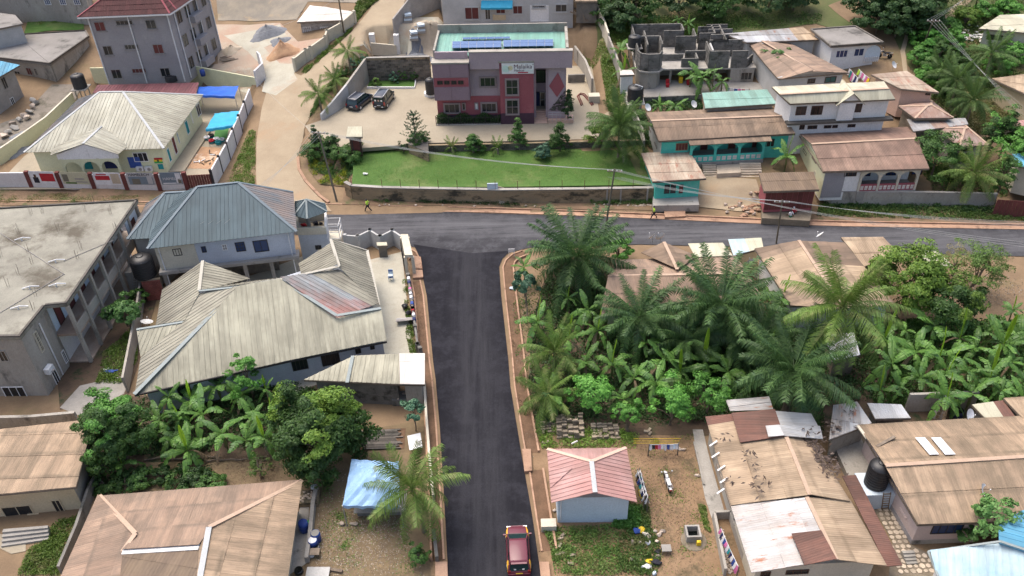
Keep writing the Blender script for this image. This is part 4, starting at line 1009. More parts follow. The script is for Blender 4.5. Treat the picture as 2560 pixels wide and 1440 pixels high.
G().tube([pc,pc+Vector((0,0,2.6))],.22,12).obj('column',MT['concrete'],gz)
ze2=5.7;ap=P((765,497),7.0);C4=[P(p,ze2)for p in ((738,505),(813,510),(818,530),(768,548),(735,540))]
ap=avg(C4)+Vector((-.2,.2,1.25))
for i in range(5):
 roofplane(gz,[C4[i],C4[(i+1)%5],ap],R['bluegrey'],.42,style='rib',name='roof_panel');ridge(gz,C4[i],ap,MT['cap_blue'],.2)
for i,(dx,dy,mt,nm,lb)in enumerate(((-.7,.2,'red_cloth','clothes_heap','small heap of red and white cloth by the terrace column'),(.7,.5,'dark_cloth','clothes_heap','dark cloth bundle under the gazebo in the terrace corner'))):
 o=G().rock(pc+Vector((dx,dy,.2)),(.9,.5,.45)).rock(pc+Vector((dx+.5,dy,.15)),(.5,.5,.35)).obj(nm,MT[mt]);tag(o,lb,'clothes')
fr=P(Y2(990,400),2.2);t_=thing('metal_cage','white metal rail cage at the road end of the terrace','railing',(fr.x,fr.y,0))
for zz in (1.5,2.3,3.1):
 for (x0,y0,x1,y1)in ((-1,-.8,.9,-.8),(.9,-.8,.9,.9),(-1,.9,.9,.9)):G().tube([Vector((fr.x+x0,fr.y+y0,zz)),Vector((fr.x+x1,fr.y+y1,zz))],.035,5).obj('rail',MT['white_paint'],t_)
for x0,y0 in ((-1,-.8),(.9,-.8),(.9,.9),(-1,.9)):G().tube([Vector((fr.x+x0,fr.y+y0,0)),Vector((fr.x+x0,fr.y+y0,3.1))],.04,5).obj('post',MT['white_paint'],t_)
G().box((fr.x,fr.y,.7),(2.0,1.8,1.4)).obj('base',MT['cream_wall'],t_)
# --- large beige bungalow
e_,r_=3.3,6.3
pt={'a':((827,599),5.9),'b':((848,667),5.9),'c':((918,627),3.5),'d':((947,765),3.5),'e':((842,790),4.9),'f':((700,700),6.3),'g':((597,718),6.3),'h':((953,772),4.6),'SE':((967,853),3.2),'M':((717,903),3.2),'SW':((336,987),3.2),'W1':((352,895),3.6),'W2':((467,805),4.7),'W3':((387,810),3.4),'W4':((407,727),3.4),'p':((507,653),5.8),'q':((498,728),5.8),'s':((625,697),3.9),'n':((753,700),4.6),'o':((752,665),3.4),'sm':((342,825),4.3)}
V={k:P(*v)for k,v in pt.items()}
c=V['g'];T=thing('bungalow','sprawling bungalow with large stained beige ribbed roof and a red and blue painted patch','house',(c.x,c.y,0))
def rp(keys,mat,w=.42,down=None):roofplane(T,[V[k]for k in keys],mat,w,style='rib',name='roof_panel',down=down)
rp(['g','f','e','h','SE','M','SW'],R['beige_rib'],.46)
rp(['f','b','d','e'],lambda u,v:R['pinkblue_rib']if u>.42 else R['beige_rib2'])
rp(['b','a','c','d'],R['beige_rib2']);rp(['a','b','n','o'],R['beige_rib2'])
V['q2']=P((500,727),5.2)
rp(['g','f','b','n','s','q'],R['beige_rib2']);rp(['p','s','q'],R['beige_rib2'])
rp(['q','g','SW','W1','W2'],R['beige_rib2']);rp(['p','q','W2','W3','W4'],R['beige_rib2'])
V['w5']=P((352,893),3.4);rp(['sm','W2','w5'],R['beige_rib'])
for x,y in ('gf','fe','eh','gq'):ridge(T,V[x],V[y],MT['cap_blue'],.32)
for x,y in (('g','SW'),):ridge(T,V[x],V[y],MT['cap_blue'],.4)
for x,y in ('ab','fb','pq','bn','cd'):ridge(T,V[x],V[y],MT['cap_beige'],.3)
ridge(T,V['sm'],V['W2'],MT['cap_blue'],.25);ridge(T,V['a'],V['c'],MT['cap_beige'],.2)
g_=G();g_.beam(V['SW']-Vector((0,0,.1)),V['M']-Vector((0,0,.1)),.12,.14);g_.beam(V['M']-Vector((0,0,.1)),V['SE']-Vector((0,0,.1)),.12,.14);g_.obj('gutter',MT['dark_frame'],T)
base=[(V[k].x,V[k].y)for k in ('SW','M','SE','h','d','c','o','s','W4','W3','W1')]
fp=[(V['SW'].x+.7,V['SW'].y+.7),(V['M'].x,V['M'].y+.7),(V['SE'].x-.5,V['SE'].y+.6),(V['d'].x-.5,V['d'].y-.2),(V['c'].x-.5,V['c'].y-.4),(V['o'].x+.4,V['o'].y-.3),(V['s'].x,V['s'].y-.4),(V['W4'].x+.5,V['W4'].y-.3),(V['W3'].x+.5,V['W3'].y),(V['w5'].x+.5,V['w5'].y)]
G().prism(fp,-.1,3.12).obj('wall',MT['blue_grey_wall'],T)
for pa,pb,br in (((1160,1290),(1210,1325),(1,0)),((1272,1265),(1312,1295),(1,0)),((900,1335),(1055,1400),(3,0)),((680,1385),(815,1440),(3,0))):win(T,fp[1],fp[2],Y2(*pa),Y2(*pb),br,MT['dark_frame'])
win(T,fp[0],fp[1],X1(1215,125),X1(1335,180),(2,0),MT['dark_frame']);win(T,fp[0],fp[1],X1(1470,70),X1(1530,110),(1,0),MT['dark_frame'])
# --- lean-to and white sheet
T,FP,E=house('outbuilding','low outbuilding with beige ribbed roof and dark stained wall in front of the bungalow',[(885,890),(1000,885),(1002,961),(760,950)],2.9,MT['old_block'],R['beige_rib'],style='rib',w=.42,ins=.35,cat='outbuilding',down=(0,-1,-.12),cap=MT['cap_blue'])
ridge(T,P((882,891),3.0),P((868,958),3.0),MT['cap_blue'],.3)
T,FP,E=house('lean_to','white sheeted lean-to at the road end of the outbuilding',[(998,884),(1062,884),(1062,962),(1000,961)],3.0,MT['stained_render'],R['white'],ins=.35,cat='shed',w=1.1,l=3,down=(0,-1,-.05))
g=P(X2(1390,160),1.2);t_=thing('stone_crate','low walled trough of broken stones below the white sheeted lean-to','trough',(g.x,g.y,0));G().box((g.x,g.y,.35),(3.0,1.2,.7)).obj('trough_wall',MT['old_block'],t_)
for k in range(26):G().rock((g.x+random.uniform(-1.35,1.35),g.y+random.uniform(-.5,.5),.75),(.3,.25,.2)).obj('stone',MT['rubble'],t_)
# --- tan house at the left edge, front wall with veranda
T,FP,E=house('bungalow','tan walled house with dusty brown sheet roof at the left edge',[(-330,1110),(235,1048),(190,1218),(-330,1268)],3.1,MT['tan_wall'],R['tan'],ins=.5,w=1.0,l=2.3,down=(0,-1,-.1))
a,b=FP['SW'],FP['SE']
win(T,a,b,X1(345,915),X1(455,990),(1,0),MT['tan_wall'],MT['glass'],fw_=.08);win(T,a,b,X1(0,965),X1(270,1060),(1,0),MT['tan_wall'],MT['glass'],name='veranda_opening');win(T,a,b,X1(190,1010),X1(315,1085),(0,0),MT['tan_wall'],MT['red_brown'],name='door',depth=.1,off=.05)
slabw(T,FP['NE'],FP['SE'],.02,(FP['SE']-FP['NE']).length-.02,.1,3.0,0,.03,MT['stained_render'],'side_wall')
t_=thing('front_steps','pale concrete front steps of the tan walled house','steps',P(X1(200,1160),0));steps(t_,X1(20,1110),X1(330,1085),X1(10,1240),X1(340,1190),4,.8,.1,MT['concrete'])
patch('forecourt',[X1(0,1150),X1(180,1180),X1(180,1270),X1(80,1290),X1(0,1250)],MT['pale_paving'],z=0,dz=.05)
# --- big brown roof, bottom left
z_=3.0;zr=5.1
V={'NW':P((249,1240),z_),'NE':P((756,1202),z_),'r1':P((339,1335),4.5),'r2':P((523,1319),4.6),'m1':P((307,1380),4.5),'m2':P((498,1368),4.6),'SE':P((712,1500),z_),'SW':P((95,1560),z_),'s1':P((290,1560),4.3),'s2':P((480,1560),4.3)}
c=V['m1'];T=thing('bungalow','house under the big brown corrugated hipped roof at the lower left edge','house',(c.x,c.y,0))
rq=lambda ks,m,**k:roofplane(T,[V[x]for x in ks],m,.95,2.3,**k)
rq(['NW','NE','r2','m2','m1','r1'],R['pinkbrown']);rq(['NW','r1','m1','s1','SW'],R['pinkbrown'])
rq(['NE','SE','s2','m2','r2'],R['tan']);rq(['m1','m2','s2','s1'],R['brown_rib'])
ridge(T,V['NW'],V['r1'],MT['cap_tan']);ridge(T,V['NE'],V['r2'],MT['cap_tan']);ridge(T,V['m1'],V['m2'],MT['white_wall'],.5);ridge(T,V['r2'],V['s2'],MT['cap_grey'],.4);ridge(T,V['r1'],V['m1'],MT['cap_tan'])
G().prism(inset([(V[k].x,V[k].y)for k in ('NW','NE','SE','SW')],.7),-.1,2.9).obj('wall',MT['cream_wall'],T)
# ================================================================ left, beyond the main road
# --- yellow school / clinic with long banner wall
z_=4.6;ZS=.74
V={'r1':P((248,231),7.6),'r2':P((307,230),7.6),'SE':P((410,372),z_),'NE':P((508,238),z_),'SW':P((60,382),z_),'NW':P((197,247),z_),'pa':P((255,318),6.2),'pf':P((208,362),6.0),'pl':P((128,392),4.6),'pr':P((297,388),4.6),'pb':P((322,367),4.6),'pc':P((130,372),4.6)}
c=avg([V['SE'],V['SW'],V['NE']]);T=thing('bungalow','pale yellow building with stained cream hipped roof and gabled porch behind the banner wall','building',(c.x,c.y,.7))
rs_=lambda ks,m=R['school']:roofplane(T,[V[x]for x in ks],m,.45,style='rib',name='roof_panel')
rs_(['SW','SE','r2','r1']);rs_(['SE','NE','r2']);rs_(['SW','r1','NW'],R['bluegrey2']);rs_(['NW','NE','r2','r1'])
for x,y in (('r1','r2'),('SE','r2'),('NE','r2'),('SW','r1')):ridge(T,V[x],V[y],MT['cap_grey'],.3)
V['pf']=P((208,362),5.9);V['pa']=P((255,318),6.1)
for ks in (['pf','pa','pb','pr'],['pa','pf','pl','pc']):roofplane(T,[V[x]+Vector((0,0,.12))for x in ks],R['school'],.45,style='rib',name='roof_panel')
ridge(T,V['pf']+Vector((0,0,.1)),V['pa']+Vector((0,0,.1)),MT['cap_grey'],.3)
fp=inset([(V[k].x,V[k].y)for k in ('NW','NE','SE','SW')],.7);G().prism(fp,.4,z_-.05).obj('wall',MT['yellow_cream'],T)
pl,pr=Vector((V['pl'].x+.6,V['pl'].y+.5)),Vector((V['pr'].x-.6,V['pr'].y+.5));L=(pr-pl).length
e=(pr-pl).normalized();wallpoly(T,pl,pr,[(-.2,z_-.7),(L+.2,z_-.7),(L+.2,z_),(L/2,V['pf'].z),(-.2,z_)],-.2,0,MT['white_wall'],'porch_gable')
arcade(T,pl,pr,.74,z_-.6,3,MT['yellow_cream'],pier=.3)
for k,(mt)in enumerate(('teal_cloth','navy_cloth','blue_cloth')):slabw(T,fp[3],fp[2],5.2+k*3.1,6.7+k*3.1,1.7,3.2,0,.05,MT[mt],'poster')
sw,se,ne=fp[3],fp[2],fp[1]
win(T,sw,se,Z1(990,1145),Z1(1120,1210),(2,0),MT['white_wall'])
slabw(T,sw,se,*(lambda a,b:(min(a[0],b[0]),max(a[0],b[0])))(onwall(sw,se,Z1(1157,1195)),onwall(sw,se,Z1(1220,1195))),2.75,3.0,0,.05,MT['red_cloth'],'flag_band')
s0,z0_,e,nn=onwall(sw,se,Z1(1157,1212));s1=onwall(sw,se,Z1(1220,1212))[0]
slabw(T,sw,se,s0,s1,2.5,2.75,0,.05,MT['yellow'],'flag_band');slabw(T,sw,se,s0,s1,2.25,2.5,0,.05,MT['green_plastic'],'flag_band')
G().box(wp(sw,e,nn,(s0+s1)/2,2.62,.06),(.22,.02,.22)).obj('flag_star',MT['dark_cloth'],T)
slabw(T,sw,se,s0+.3,s1-.1,1.4,2.1,0,.05,MT['teal_cloth'],'poster')
for x in (1055,1120):
 s,z,e,nn=onwall(sw,se,Z1(x,1258));q=wp(sw,e,nn,s,z,.25);t_=thing('air_conditioner','white air conditioner unit below the barred front window, '+('left' if x<1100 else 'right')+' of the pair','air conditioner',q,'air conditioners on the yellow building')
 G().box(q,(.9,.35,.6)).obj('casing',MT['white_plastic'],t_);G().tube([q+Vector((.1,-.17,0)),q+Vector((.1,-.2,0))],.22,12).obj('fan_grille',MT['grey_frame'],t_)
for pa,pb,nm in (((1380,920),(1425,990),'poster'),((1320,1000),(1350,1070),'poster'),((1245,1125),(1290,1200),'poster'),((1425,850),(1450,920),'window'),((1465,800),(1510,850),'window'),((1280,1040),(1335,1140),'door')):
 win(T,se,ne,Z1(*pa),Z1(*pb),(1,0)if nm=='window' else (0,0),MT['white_wall'],{'poster':MT['teal_cloth'],'window':MT['glass'],'door':MT['red_brown']}[nm],name=nm)
G().prism([(se.x+.05,se.y),(se.x+2.0,se.y+.1),(ne.x+1.9,ne.y),(ne.x+.05,ne.y)],.5,1.0).obj('side_step',MT['pale_paving'],T)
T,A=wallrun('boundary_wall','white front boundary wall with brown posts and printed banners along the road',[(-340,478),(84,475),(160,477),(241,479),(322,480),(404,480),(472,478)],2.5,.2,MT['white_fence_wall'],z=.25)
for p in A[1:]:G().box((p.x,p.y,1.5),(.5,.42,2.9)).obj('pier',MT['red_brown'],T)
BANN=[('white_cloth','red_cloth',None),('tan_banner','white_cloth',None),('white_cloth','red_cloth',None),('grey_banner','white_cloth','HAMELECH'),('slate_banner','white_cloth','HAMELECH')]
MT['tan_banner']=C('tan_banner',(.50,.48,.34));MT['grey_banner']=C('grey_banner',(.45,.45,.46));MT['slate_banner']=C('slate_banner',(.17,.22,.27));MT['bush_print']=C('bush_print',(.16,.15,.12))
def textobj(name,body,mat,par,pos,ex,ez,size,align='LEFT',depth=.006):
 cu=bpy.data.curves.new(name,'FONT');cu.body=body;cu.size=size;cu.align_x=align;cu.extrude=depth;cu.materials.append(mat)
 tmp=bpy.data.objects.new('tmp',cu);me=bpy.data.meshes.new_from_object(tmp);bpy.data.objects.remove(tmp);bpy.data.curves.remove(cu)
 o=bpy.data.objects.new(name,me);COL.objects.link(o);off=OFF[par.name];o.parent=par;OFF[o.name]=off
 ex=ex.normalized();ez=ez.normalized();ey=ex.cross(ez);m=Matrix(((ex.x,ez.x,ey.x,pos.x-off.x),(ex.y,ez.y,ey.y,pos.y-off.y),(ex.z,ez.z,ey.z,pos.z-off.z),(0,0,0,1)))
 o.matrix_local=m;return o
bnl=['white banner with a portrait and a red text panel, leftmost on the boundary wall','yellowish banner with small portraits, second from the left on the boundary wall','white banner with red heading and round photo, middle of the boundary wall','grey banner reading HAMELECH over a bush print, fourth on the boundary wall','slate banner reading HAMELECH in white beside the brown gate']
BX=[((100,438),(147,460)),((158,436),(215,462)),((230,434),(300,460)),((318,434),(385,462)),((394,434),(462,456))]
for i,((c0,c1,tx),lb)in enumerate(zip(BANN,bnl)):
 a,b=A[i+1],A[i+2];dv=(b-a);L=dv.length;e=dv.normalized();nn=Vector((e.y,-e.x,0));t_=thing('banner',lb,'banner',a.lerp(b,.5))
 bb=lambda s0,s1,z0,z1,o0,o1,m,n:slabw(t_,a,b,s0,s1,z0,z1,o0,o1,m,n)
 bb(.45,L-.35,1.35,3.05,.11,.13,MT[c0],'sheet')
 if i==0:bb(L*.42,L-.5,1.65,2.75,.13,.14,MT['red_cloth'],'panel');bb(.7,1.4,1.4,2.2,.13,.14,MT['dark_cloth'],'portrait');bb(.9,1.2,2.1,2.6,.141,.15,MT['skin'],'portrait')
 if i==1:bb(.6,1.3,1.7,2.7,.13,.14,MT['bush_print'],'portrait');bb(L*.5,L-.6,1.6,1.75,.13,.14,MT['grey_frame'],'text_line');bb(L*.5,L-.9,2.0,2.2,.13,.14,MT['grey_frame'],'text_line');bb(.8,2.2,1.4,1.6,.13,.14,MT['lawn'],'panel')
 if i==2:bb(.6,L*.58,2.0,2.6,.13,.14,MT['red_cloth'],'panel');bb(L*.62,L-.5,1.5,2.9,.13,.14,MT['sand'],'portrait');bb(.8,L*.5,2.7,2.85,.13,.14,MT['red_cloth'],'text_line')
 if i==3:bb(.6,L-.5,1.4,2.5,.13,.14,MT['slate_banner'],'panel');bb(L*.7,L-.6,1.5,2.7,.14,.15,MT['grey_banner'],'portrait');bb(1.0,2.0,1.45,2.2,.14,.15,MT['bush_print'],'portrait')
 if i==4:bb(L*.68,L-.45,1.45,2.9,.13,.14,MT['white_cloth'],'portrait');bb(.6,L*.66,1.42,1.6,.13,.14,MT['white_cloth'],'panel');bb(L*.74,L*.86,1.5,2.1,.14,.15,MT['bush_print'],'portrait')
 if tx:
  pos=a+e*.7+nn*.15;pos.z=2.62 if i==3 else 2.0;textobj('lettering',tx,MT['white_cloth']if i==4 else MT['dark_frame'],t_,pos,e,Vector((0,0,1)),.52)
T,A2=wallrun('boundary_wall','white side boundary wall with dark posts running back from the brown gate',[(537,470),(575,400),(605,330),(632,262)],2.4,.2,MT['white_fence_wall'])
for a,b in zip(A2[:-1],A2[1:]):
 for k in (0,.5):p=a.lerp(b,k);G().box((p.x,p.y,p.z+1.3),(.26,.26,2.7)).obj('pier',MT['dark_frame'],T)
a,b=P((474,479),.2),P((537,476),.2);t_=thing('gate','dark brown double metal gate in the banner wall','gate',a.lerp(b,.5))
for k in range(10):slabw(t_,a,b,k*(b-a).length/10+.02,(k+1)*(b-a).length/10-.02,.25,2.5,-.05,.03,MT['red_brown'],'gate_panel')
wallrun('boundary_wall','pale yellow stepped boundary wall left of the cream roofed building',[(-60,455),(70,365),(125,325),(190,262)],1.9,.2,MT['yellow_cream'],coping=MT['cream_wall'])
wallrun('boundary_wall','pale yellow back wall behind the blue canopy',[(240,214),(498,214),(642,212)],2.2,.2,MT['yellow_cream'],zt=3.9)
T,FP,E=house('shed','long narrow shed with dark maroon ribbed roof behind the cream roofed building',[(244,213),(497,207),(490,235),(232,233)],3.9,MT['yellow_cream'],R['maroon_rib'],style='rib',w=.45,ins=.3,down=(0,-1,-.12),cat='shed')
def canopy(name,label,q,z,mat,posts=True,sag=.15):
 A=[P(p,z)for p in q];c=avg(A);g_z=ground(c.x,c.y);t=thing(name,label,'canopy',(c.x,c.y,g_z));g=G();n=8
 gr=[[(A[0].lerp(A[1],i/n)).lerp(A[3].lerp(A[2],i/n),j/n)-Vector((0,0,sag*math.sin(math.pi*i/n)*math.sin(math.pi*j/n)+.05*math.sin(i*2.1+j*1.3)))for i in range(n+1)]for j in range(n+1)]
 for j in range(n):
  for i in range(n):g.face([gr[j+1][i],gr[j+1][i+1],gr[j][i+1],gr[j][i]])
 for i in range(n):
  g.face([gr[n][i]-Vector((0,0,.35)),gr[n][i+1]-Vector((0,0,.35)),gr[n][i+1],gr[n][i]])
 g.obj('cover',mat,t,True)
 for p in A:G().tube([Vector((p.x,p.y,g_z-.2)),p],.04,6).obj('post',MT['steel'],t)
 return t
canopy('shade_canopy','royal blue cloth canopy against the yellow back wall',[Z1(1490,650),Z1(1790,645),Z1(1760,722),Z1(1470,712)],3.6,MT['royal_blue'])
canopy('shade_canopy','bright turquoise cloth canopy over the play corner',[Z1(1612,850),Z1(1815,828),Z1(1750,940),Z1(1540,972)],3.2,MT['cyan_cloth'])
o=patch('play_lawn',[Z1(1620,965),Z1(1720,955),Z1(1700,1040),Z1(1600,1045)],MT['fake_grass'],z=.7,dz=.06)
patch('rubble_ground',[Z1(1480,1100),Z1(1660,1110),Z1(1600,1270),Z1(1360,1265)],MT['red_earth'],z=.7,dz=.055)
for i,(x,y,c_)in enumerate([(1555,1045,'white_cloth'),(1590,1070,'red_cloth'),(1625,1055,'white_cloth'),(1665,1060,'white_cloth'),(1585,1030,'rubber'),(1640,1080,'teal_cloth')]):
 q=P(Z1(x,y),.74);g=G();
 t_=thing('tyre_planter','stack of painted old tyres beside the turquoise canopy','tyre planter',q,'painted tyre planters')
 for k in range(2):G().lathe(q+Vector((0,0,.22*k)),[(.33,0),(.42,.05),(.42,.17),(.33,.21),(.22,.19),(.22,.02)],14).obj('tyre',MT[c_ if k else 'teal_cloth'],t_,True)
for i in range(14):
 x,y=random.uniform(1460,1600),random.uniform(1130,1220);a=P(Z1(x,y),.8);b=P(Z1(x+random.uniform(-60,60),y+random.uniform(-30,30)),.9)
 o=G().beam(a,b,.12,.06).obj('scrap_board',MT[random.choice(['old_wood','white_cloth','dark_frame','wood'])]);tag(o,'scrap board lying in the rubble corner of the cream roofed building','scrap','scrap boards in the yard')
tank('black water tank on a concrete stand behind the cream roofed building',Z1(605,655),3.6,.95,2.1,stand=.8)
# --- grey four-storey tower
zb=3.0;T=None
base=[P((272,211),zb),P((465,203),zb),P((474,196),zb),P((556,128),zb),P((350,135),zb)]
base=[Vector((p.x,p.y))for p in base];zt=zb+12.2
def topat(p,px):
 best=min(np.arange(zb+4,zb+20,.05),key=lambda z:abs(proj(Vector((p[0],p[1],z)))[1]-px));return best
def proj(v):
 d=v-CAMP;k=d.dot(fw);return (1280+F*d.dot(RT)/k,720+F*d.dot(DN)/k)
zt=topat(base[0],40);print('tower',zt,[round((a-b).length,1)for a,b in zip(base[:-1],base[1:])])
T=thing('apartment_tower','tall unfinished grey rendered apartment building with dark maroon tiled roof','building',(base[0].x+5,base[0].y+5,zb))
G().prism(base,zb-.5,zt).obj('wall',MT['grey_render'],T)
ov=inset(base,-.8);rz_=zt+.1
cR=avg([Vector((p.x,p.y))for p in ov]);E=[V3(p,rz_)for p in ov];tops=[V3(p.lerp(cR,.62),zt+3.0)for p in ov]
for i in range(5):
 j=(i+1)%5;roofplane(T,[E[i],E[j],tops[j],tops[i]],R['tile_maroon'],.8,.8,name='roof_tile_row');ridge(T,E[i],tops[i],MT['maroon'],.25)
 G().beam(E[i]-Vector((0,0,.1)),E[j]-Vector((0,0,.1)),.12,.22).obj('fascia',MT['white_paint'],T)
G().prism([(p.x,p.y)for p in tops],zt+2.7,zt+3.0).obj('roof_cap',MT['maroon'],T)
a,b=base[0],base[1]
for y,xs_ in ((0,((700,165,800,232),(865,155,1000,185),(1085,150,1180,215))),(1,((765,345,855,412),(930,335,1045,368),(1140,333,1235,400))),(2,((828,522,922,588),(985,515,1100,545),(1195,510,1285,572)))):
 for k,r in enumerate(xs_):win(T,a,b,Z1(r[0],r[1]),Z1(r[2],r[3]),(1,0)if k!=1 else (3,0),MT['grey_frame'],MT['glass']if (k+y)%3 else MT['red_brown'],sill=True)
a,b=base[2],base[3];a2,b2=base[1],base[2];L=(b-a).length;hs=(zt-zb)/3.0
e=(b-a).normalized();nn=Vector((-e.y,e.x));nn=nn if nn.dot(-a)>0 else -nn
for fl in range(3):
 for k in range(4):
  s=.8+k*(L-1)/4;wrect(T,a,e,nn,s,s+1.3,zb+fl*hs+1.0,zb+fl*hs+2.8,(1,0),MT['grey_frame']);
 slabw(T,a,b,L*.35,L*.6,zb+fl*hs+.2,zb+fl*hs+1.2,0,1.0,MT['grey_render'],'balcony')
for p,q in ((base[0],base[1]),):
 e=(q-p).normalized();nn=Vector((-e.y,e.x));nn=nn if nn.dot(-p)>0 else -nn
 for s in (.15,(q-p).length*.5,(q-p).length-.1):G().tube([wp(p,e,nn,s,zt-.2,.1),wp(p,e,nn,s,zb,.1)],.09,6).obj('drain_pipe',MT['white_plastic'],T)
e=(b-a).normalized();nn=Vector((-e.y,e.x));nn=nn if nn.dot(-a)>0 else -nn
for s in (.3,L*.35,L*.62,L-.3):G().tube([wp(a,e,nn,s,zt-.2,.1),wp(a,e,nn,s,zb,.1)],.09,6).obj('drain_pipe',MT['white_plastic'],T)
tank('black water tank with dark lid at the foot of the grey tower',Z1(1290,605),3.1,.9,.9)
o=G().lathe(P(Z1(1525,568),3.1),[(.35,0),(.37,.4),(.35,.9),(.3,.92)],16).obj('barrel',MT['blue_plastic'],None,True);tag(o,'blue plastic barrel standing by the corner of the grey tower','barrel')
# --- behind and left of it
T,FP,E=house('flat_roofed_house','low grey block house with wide stained flat roof left of the grey tower',[(40,88),(214,78),(222,92),(125,160)],5.4,MT['stained_render'],MT['dark_roof_concrete'],ins=.3,w=90,l=90,cat='house',down=(0,-1,0))
E2=[P(p,5.4)for p in ((0,146),(125,160),(222,92),(214,78),(40,88),(-60,140))];G().prism([(p.x,p.y)for p in E2],5.1,5.42).obj('roof_slab',MT['dark_roof_concrete'],T)
fp2=inset([(p.x,p.y)for p in E2],.4);G().prism(fp2,1.0,5.1).obj('wall',MT['stained_render'],T)
for i in range(len(E2)):G().beam(E2[i]+Vector((0,0,.1)),E2[(i+1)%6]+Vector((0,0,.1)),.2,.2).obj('roof_edge',MT['dark_stone'],T)
a,b=fp2[1],fp2[2]
for x,y,w_,h_ in ((430,480,50,60),(555,430,40,60),(605,385,38,60),(640,320,40,60)):win(T,a,b,Z1(x,y),Z1(x+w_,y+h_),(1,0),MT['stained_render'])
a,b=fp2[0],fp2[1]
for x,y,w_,h_ in ((190,505,60,60),(250,510,40,55),(105,530,50,30)):win(T,a,b,Z1(x,y),Z1(x+w_,y+h_),(1,0),MT['stained_render'],MT['red_brown']if x==190 else MT['glass'])
T,FP,E=house('unfinished_house','unfinished block house with bright blue roof at the left edge',[(-190,150),(2,153),(50,163),(-40,215)],6.6,MT['block'],R['skyblue'],style='rib',w=.5,ins=.8,down=(.3,-1,-.2),cat='house')
win(T,FP['SW'],FP['SE'],Z1(0,590),Z1(65,655),(1,0),MT['block']);win(T,FP['SW'],FP['SE'],Z1(70,740),Z1(125,800),(1,0),MT['white_wall'])
T,FP,E=house('unfinished_house','small grey and white unfinished house behind the flat roofed house at the left',[(-60,25),(38,38),(58,60),(-40,80)],8.4,MT['pale_render'],MT['dark_roof_concrete'],ins=.3,w=90,l=90,down=(0,-1,0))
T,FP,E=house('white_house','old white building with blue windows at the upper left corner',[(-60,-75),(215,-75),(212,-32),(-60,-30)],11.5,MT['stained_render'],R['tan'],ins=.5,z0=4.5)
for x in (325,440,545):win(T,FP['SW'],FP['SE'],Z1(x,-8),Z1(x+62,36),(2,2),MT['white_paint'],MT['blue_glass'])
patch('lawn',[(70,55),(210,50),(210,75),(60,88)],MT['lawn'],dz=.12)
T,FP,E=house('block_house','small grey block house with bright white roof beside the dirt road',[Z2(420,22),Z2(760,40),Z2(735,150),Z2(308,168)],7.2,MT['block'],R['white'],ins=.35,w=1.2,l=3,down=(0,-1,-.05),cat='house')
for x in (350,480):win(T,FP['SW'],FP['SE'],Z2(x,202),Z2(x+68,250),(3,1),MT['white_wall'],MT['blue_glass'])
brickface(T,FP['SW'],FP['SE'],5.0,7.0,.5,.25,MT['block'],.0)
wallrun('boundary_wall','cream block wall with broad piers along the left of the dirt road',[Z2(300,532),Z2(385,462),Z2(420,445),Z2(530,365),Z2(545,318),Z2(650,260),Z2(745,175)],1.9,.25,MT['cream_wall'],piers=4)
wallrun('boundary_wall','short curved white gate wall at the compound entrance',[Z2(10,650),Z2(70,590),Z2(50,520),Z2(30,500)],2.4,.25,MT['white_fence_wall'])
MT['teal_dark']=C('teal_dark',(.05,.13,.12))
# ================================================================ the clinic
gz=lambda p:GT(p).z
A,B=P(Z3(640,933),PARK_Z),P(Z3(883,930),PARK_Z);e=(B-A);e.z=0;e.normalize();nn=Vector((e.y,-e.x,0))
e2,n2=Vector((e.x,e.y)),Vector((nn.x,nn.y))
def SZ(x,y,off=0.0):
 s,z,ee,n_=onwall(A,B,Z3(x,y),off);return s,z
def at(s,off):return (A.x+e.x*s+nn.x*off,A.y+e.y*s+nn.y*off)
T=thing('clinic_building','two storey mauve and maroon medical clinic with green roof and solar panels','building',(A.x,A.y+3,PARK_Z))
sL,sR=SZ(170,900,-1)[0],SZ(1122,900,-1)[0];zt=SZ(700,392,0)[1];zf=SZ(700,516,0)[1];zm=SZ(520,718,-1)[1];zpl=SZ(700,850,0)[1]
rb_=P(Z3(660,268),zt-.9);D=abs((rb_-A).dot(nn));print('clinic zt',zt,'D',D,'w',sR-sL)
G().prism([at(sL,-1),at(4.6,-1),at(4.6,-3.4),at(sR-2.6,-3.4),at(sR-2.6,-1),at(sR,-1),at(sR,-D),at(sL,-D)],PARK_Z-.4,zt-1.0).obj('wall',MT['mauve'],T)
def blk(s0,s1,o0,o1,z0,z1,mat,name):return slabw(T,A,B,s0,s1,z0,z1,o0,o1,mat,name)
blk(sL-.02,0,-1.0,-.95,PARK_Z,zm,MT['maroon'],'lower_wall');blk(sL-.03,0,-.95,-.9,PARK_Z,PARK_Z+1.0,MT['dark_plum'],'plinth')
sB1=SZ(884,800)[0];zB=SZ(700,470)[1]
blk(0,sB1,-1.5,0,PARK_Z,zB,MT['maroon'],'entrance_tower');blk(-.03,sB1+.03,-1.4,.03,PARK_Z,zpl,MT['dark_plum'],'plinth');blk(-.1,sB1+.1,-1.6,.1,zB,zB+.22,MT['stained_render'],'coping')
blk(SZ(735,445,-1)[0],SZ(770,445,-1)[0],-1.5,-1.2,zB+.2,zB+.8,MT['cyan_cloth'],'roof_box')
u0,zu1=SZ(118,482,.4);u1,zu0=SZ(407,752,.4);zmid=SZ(300,578,.4)[1]
blk(u0,u1,-1.0,.4,zu0,zu1,MT['mauve_dark'],'projecting_bay')
ux=SZ(260,600,.4)[0];zs1,zs0=SZ(200,585,.4)[1],SZ(200,652,.4)[1]
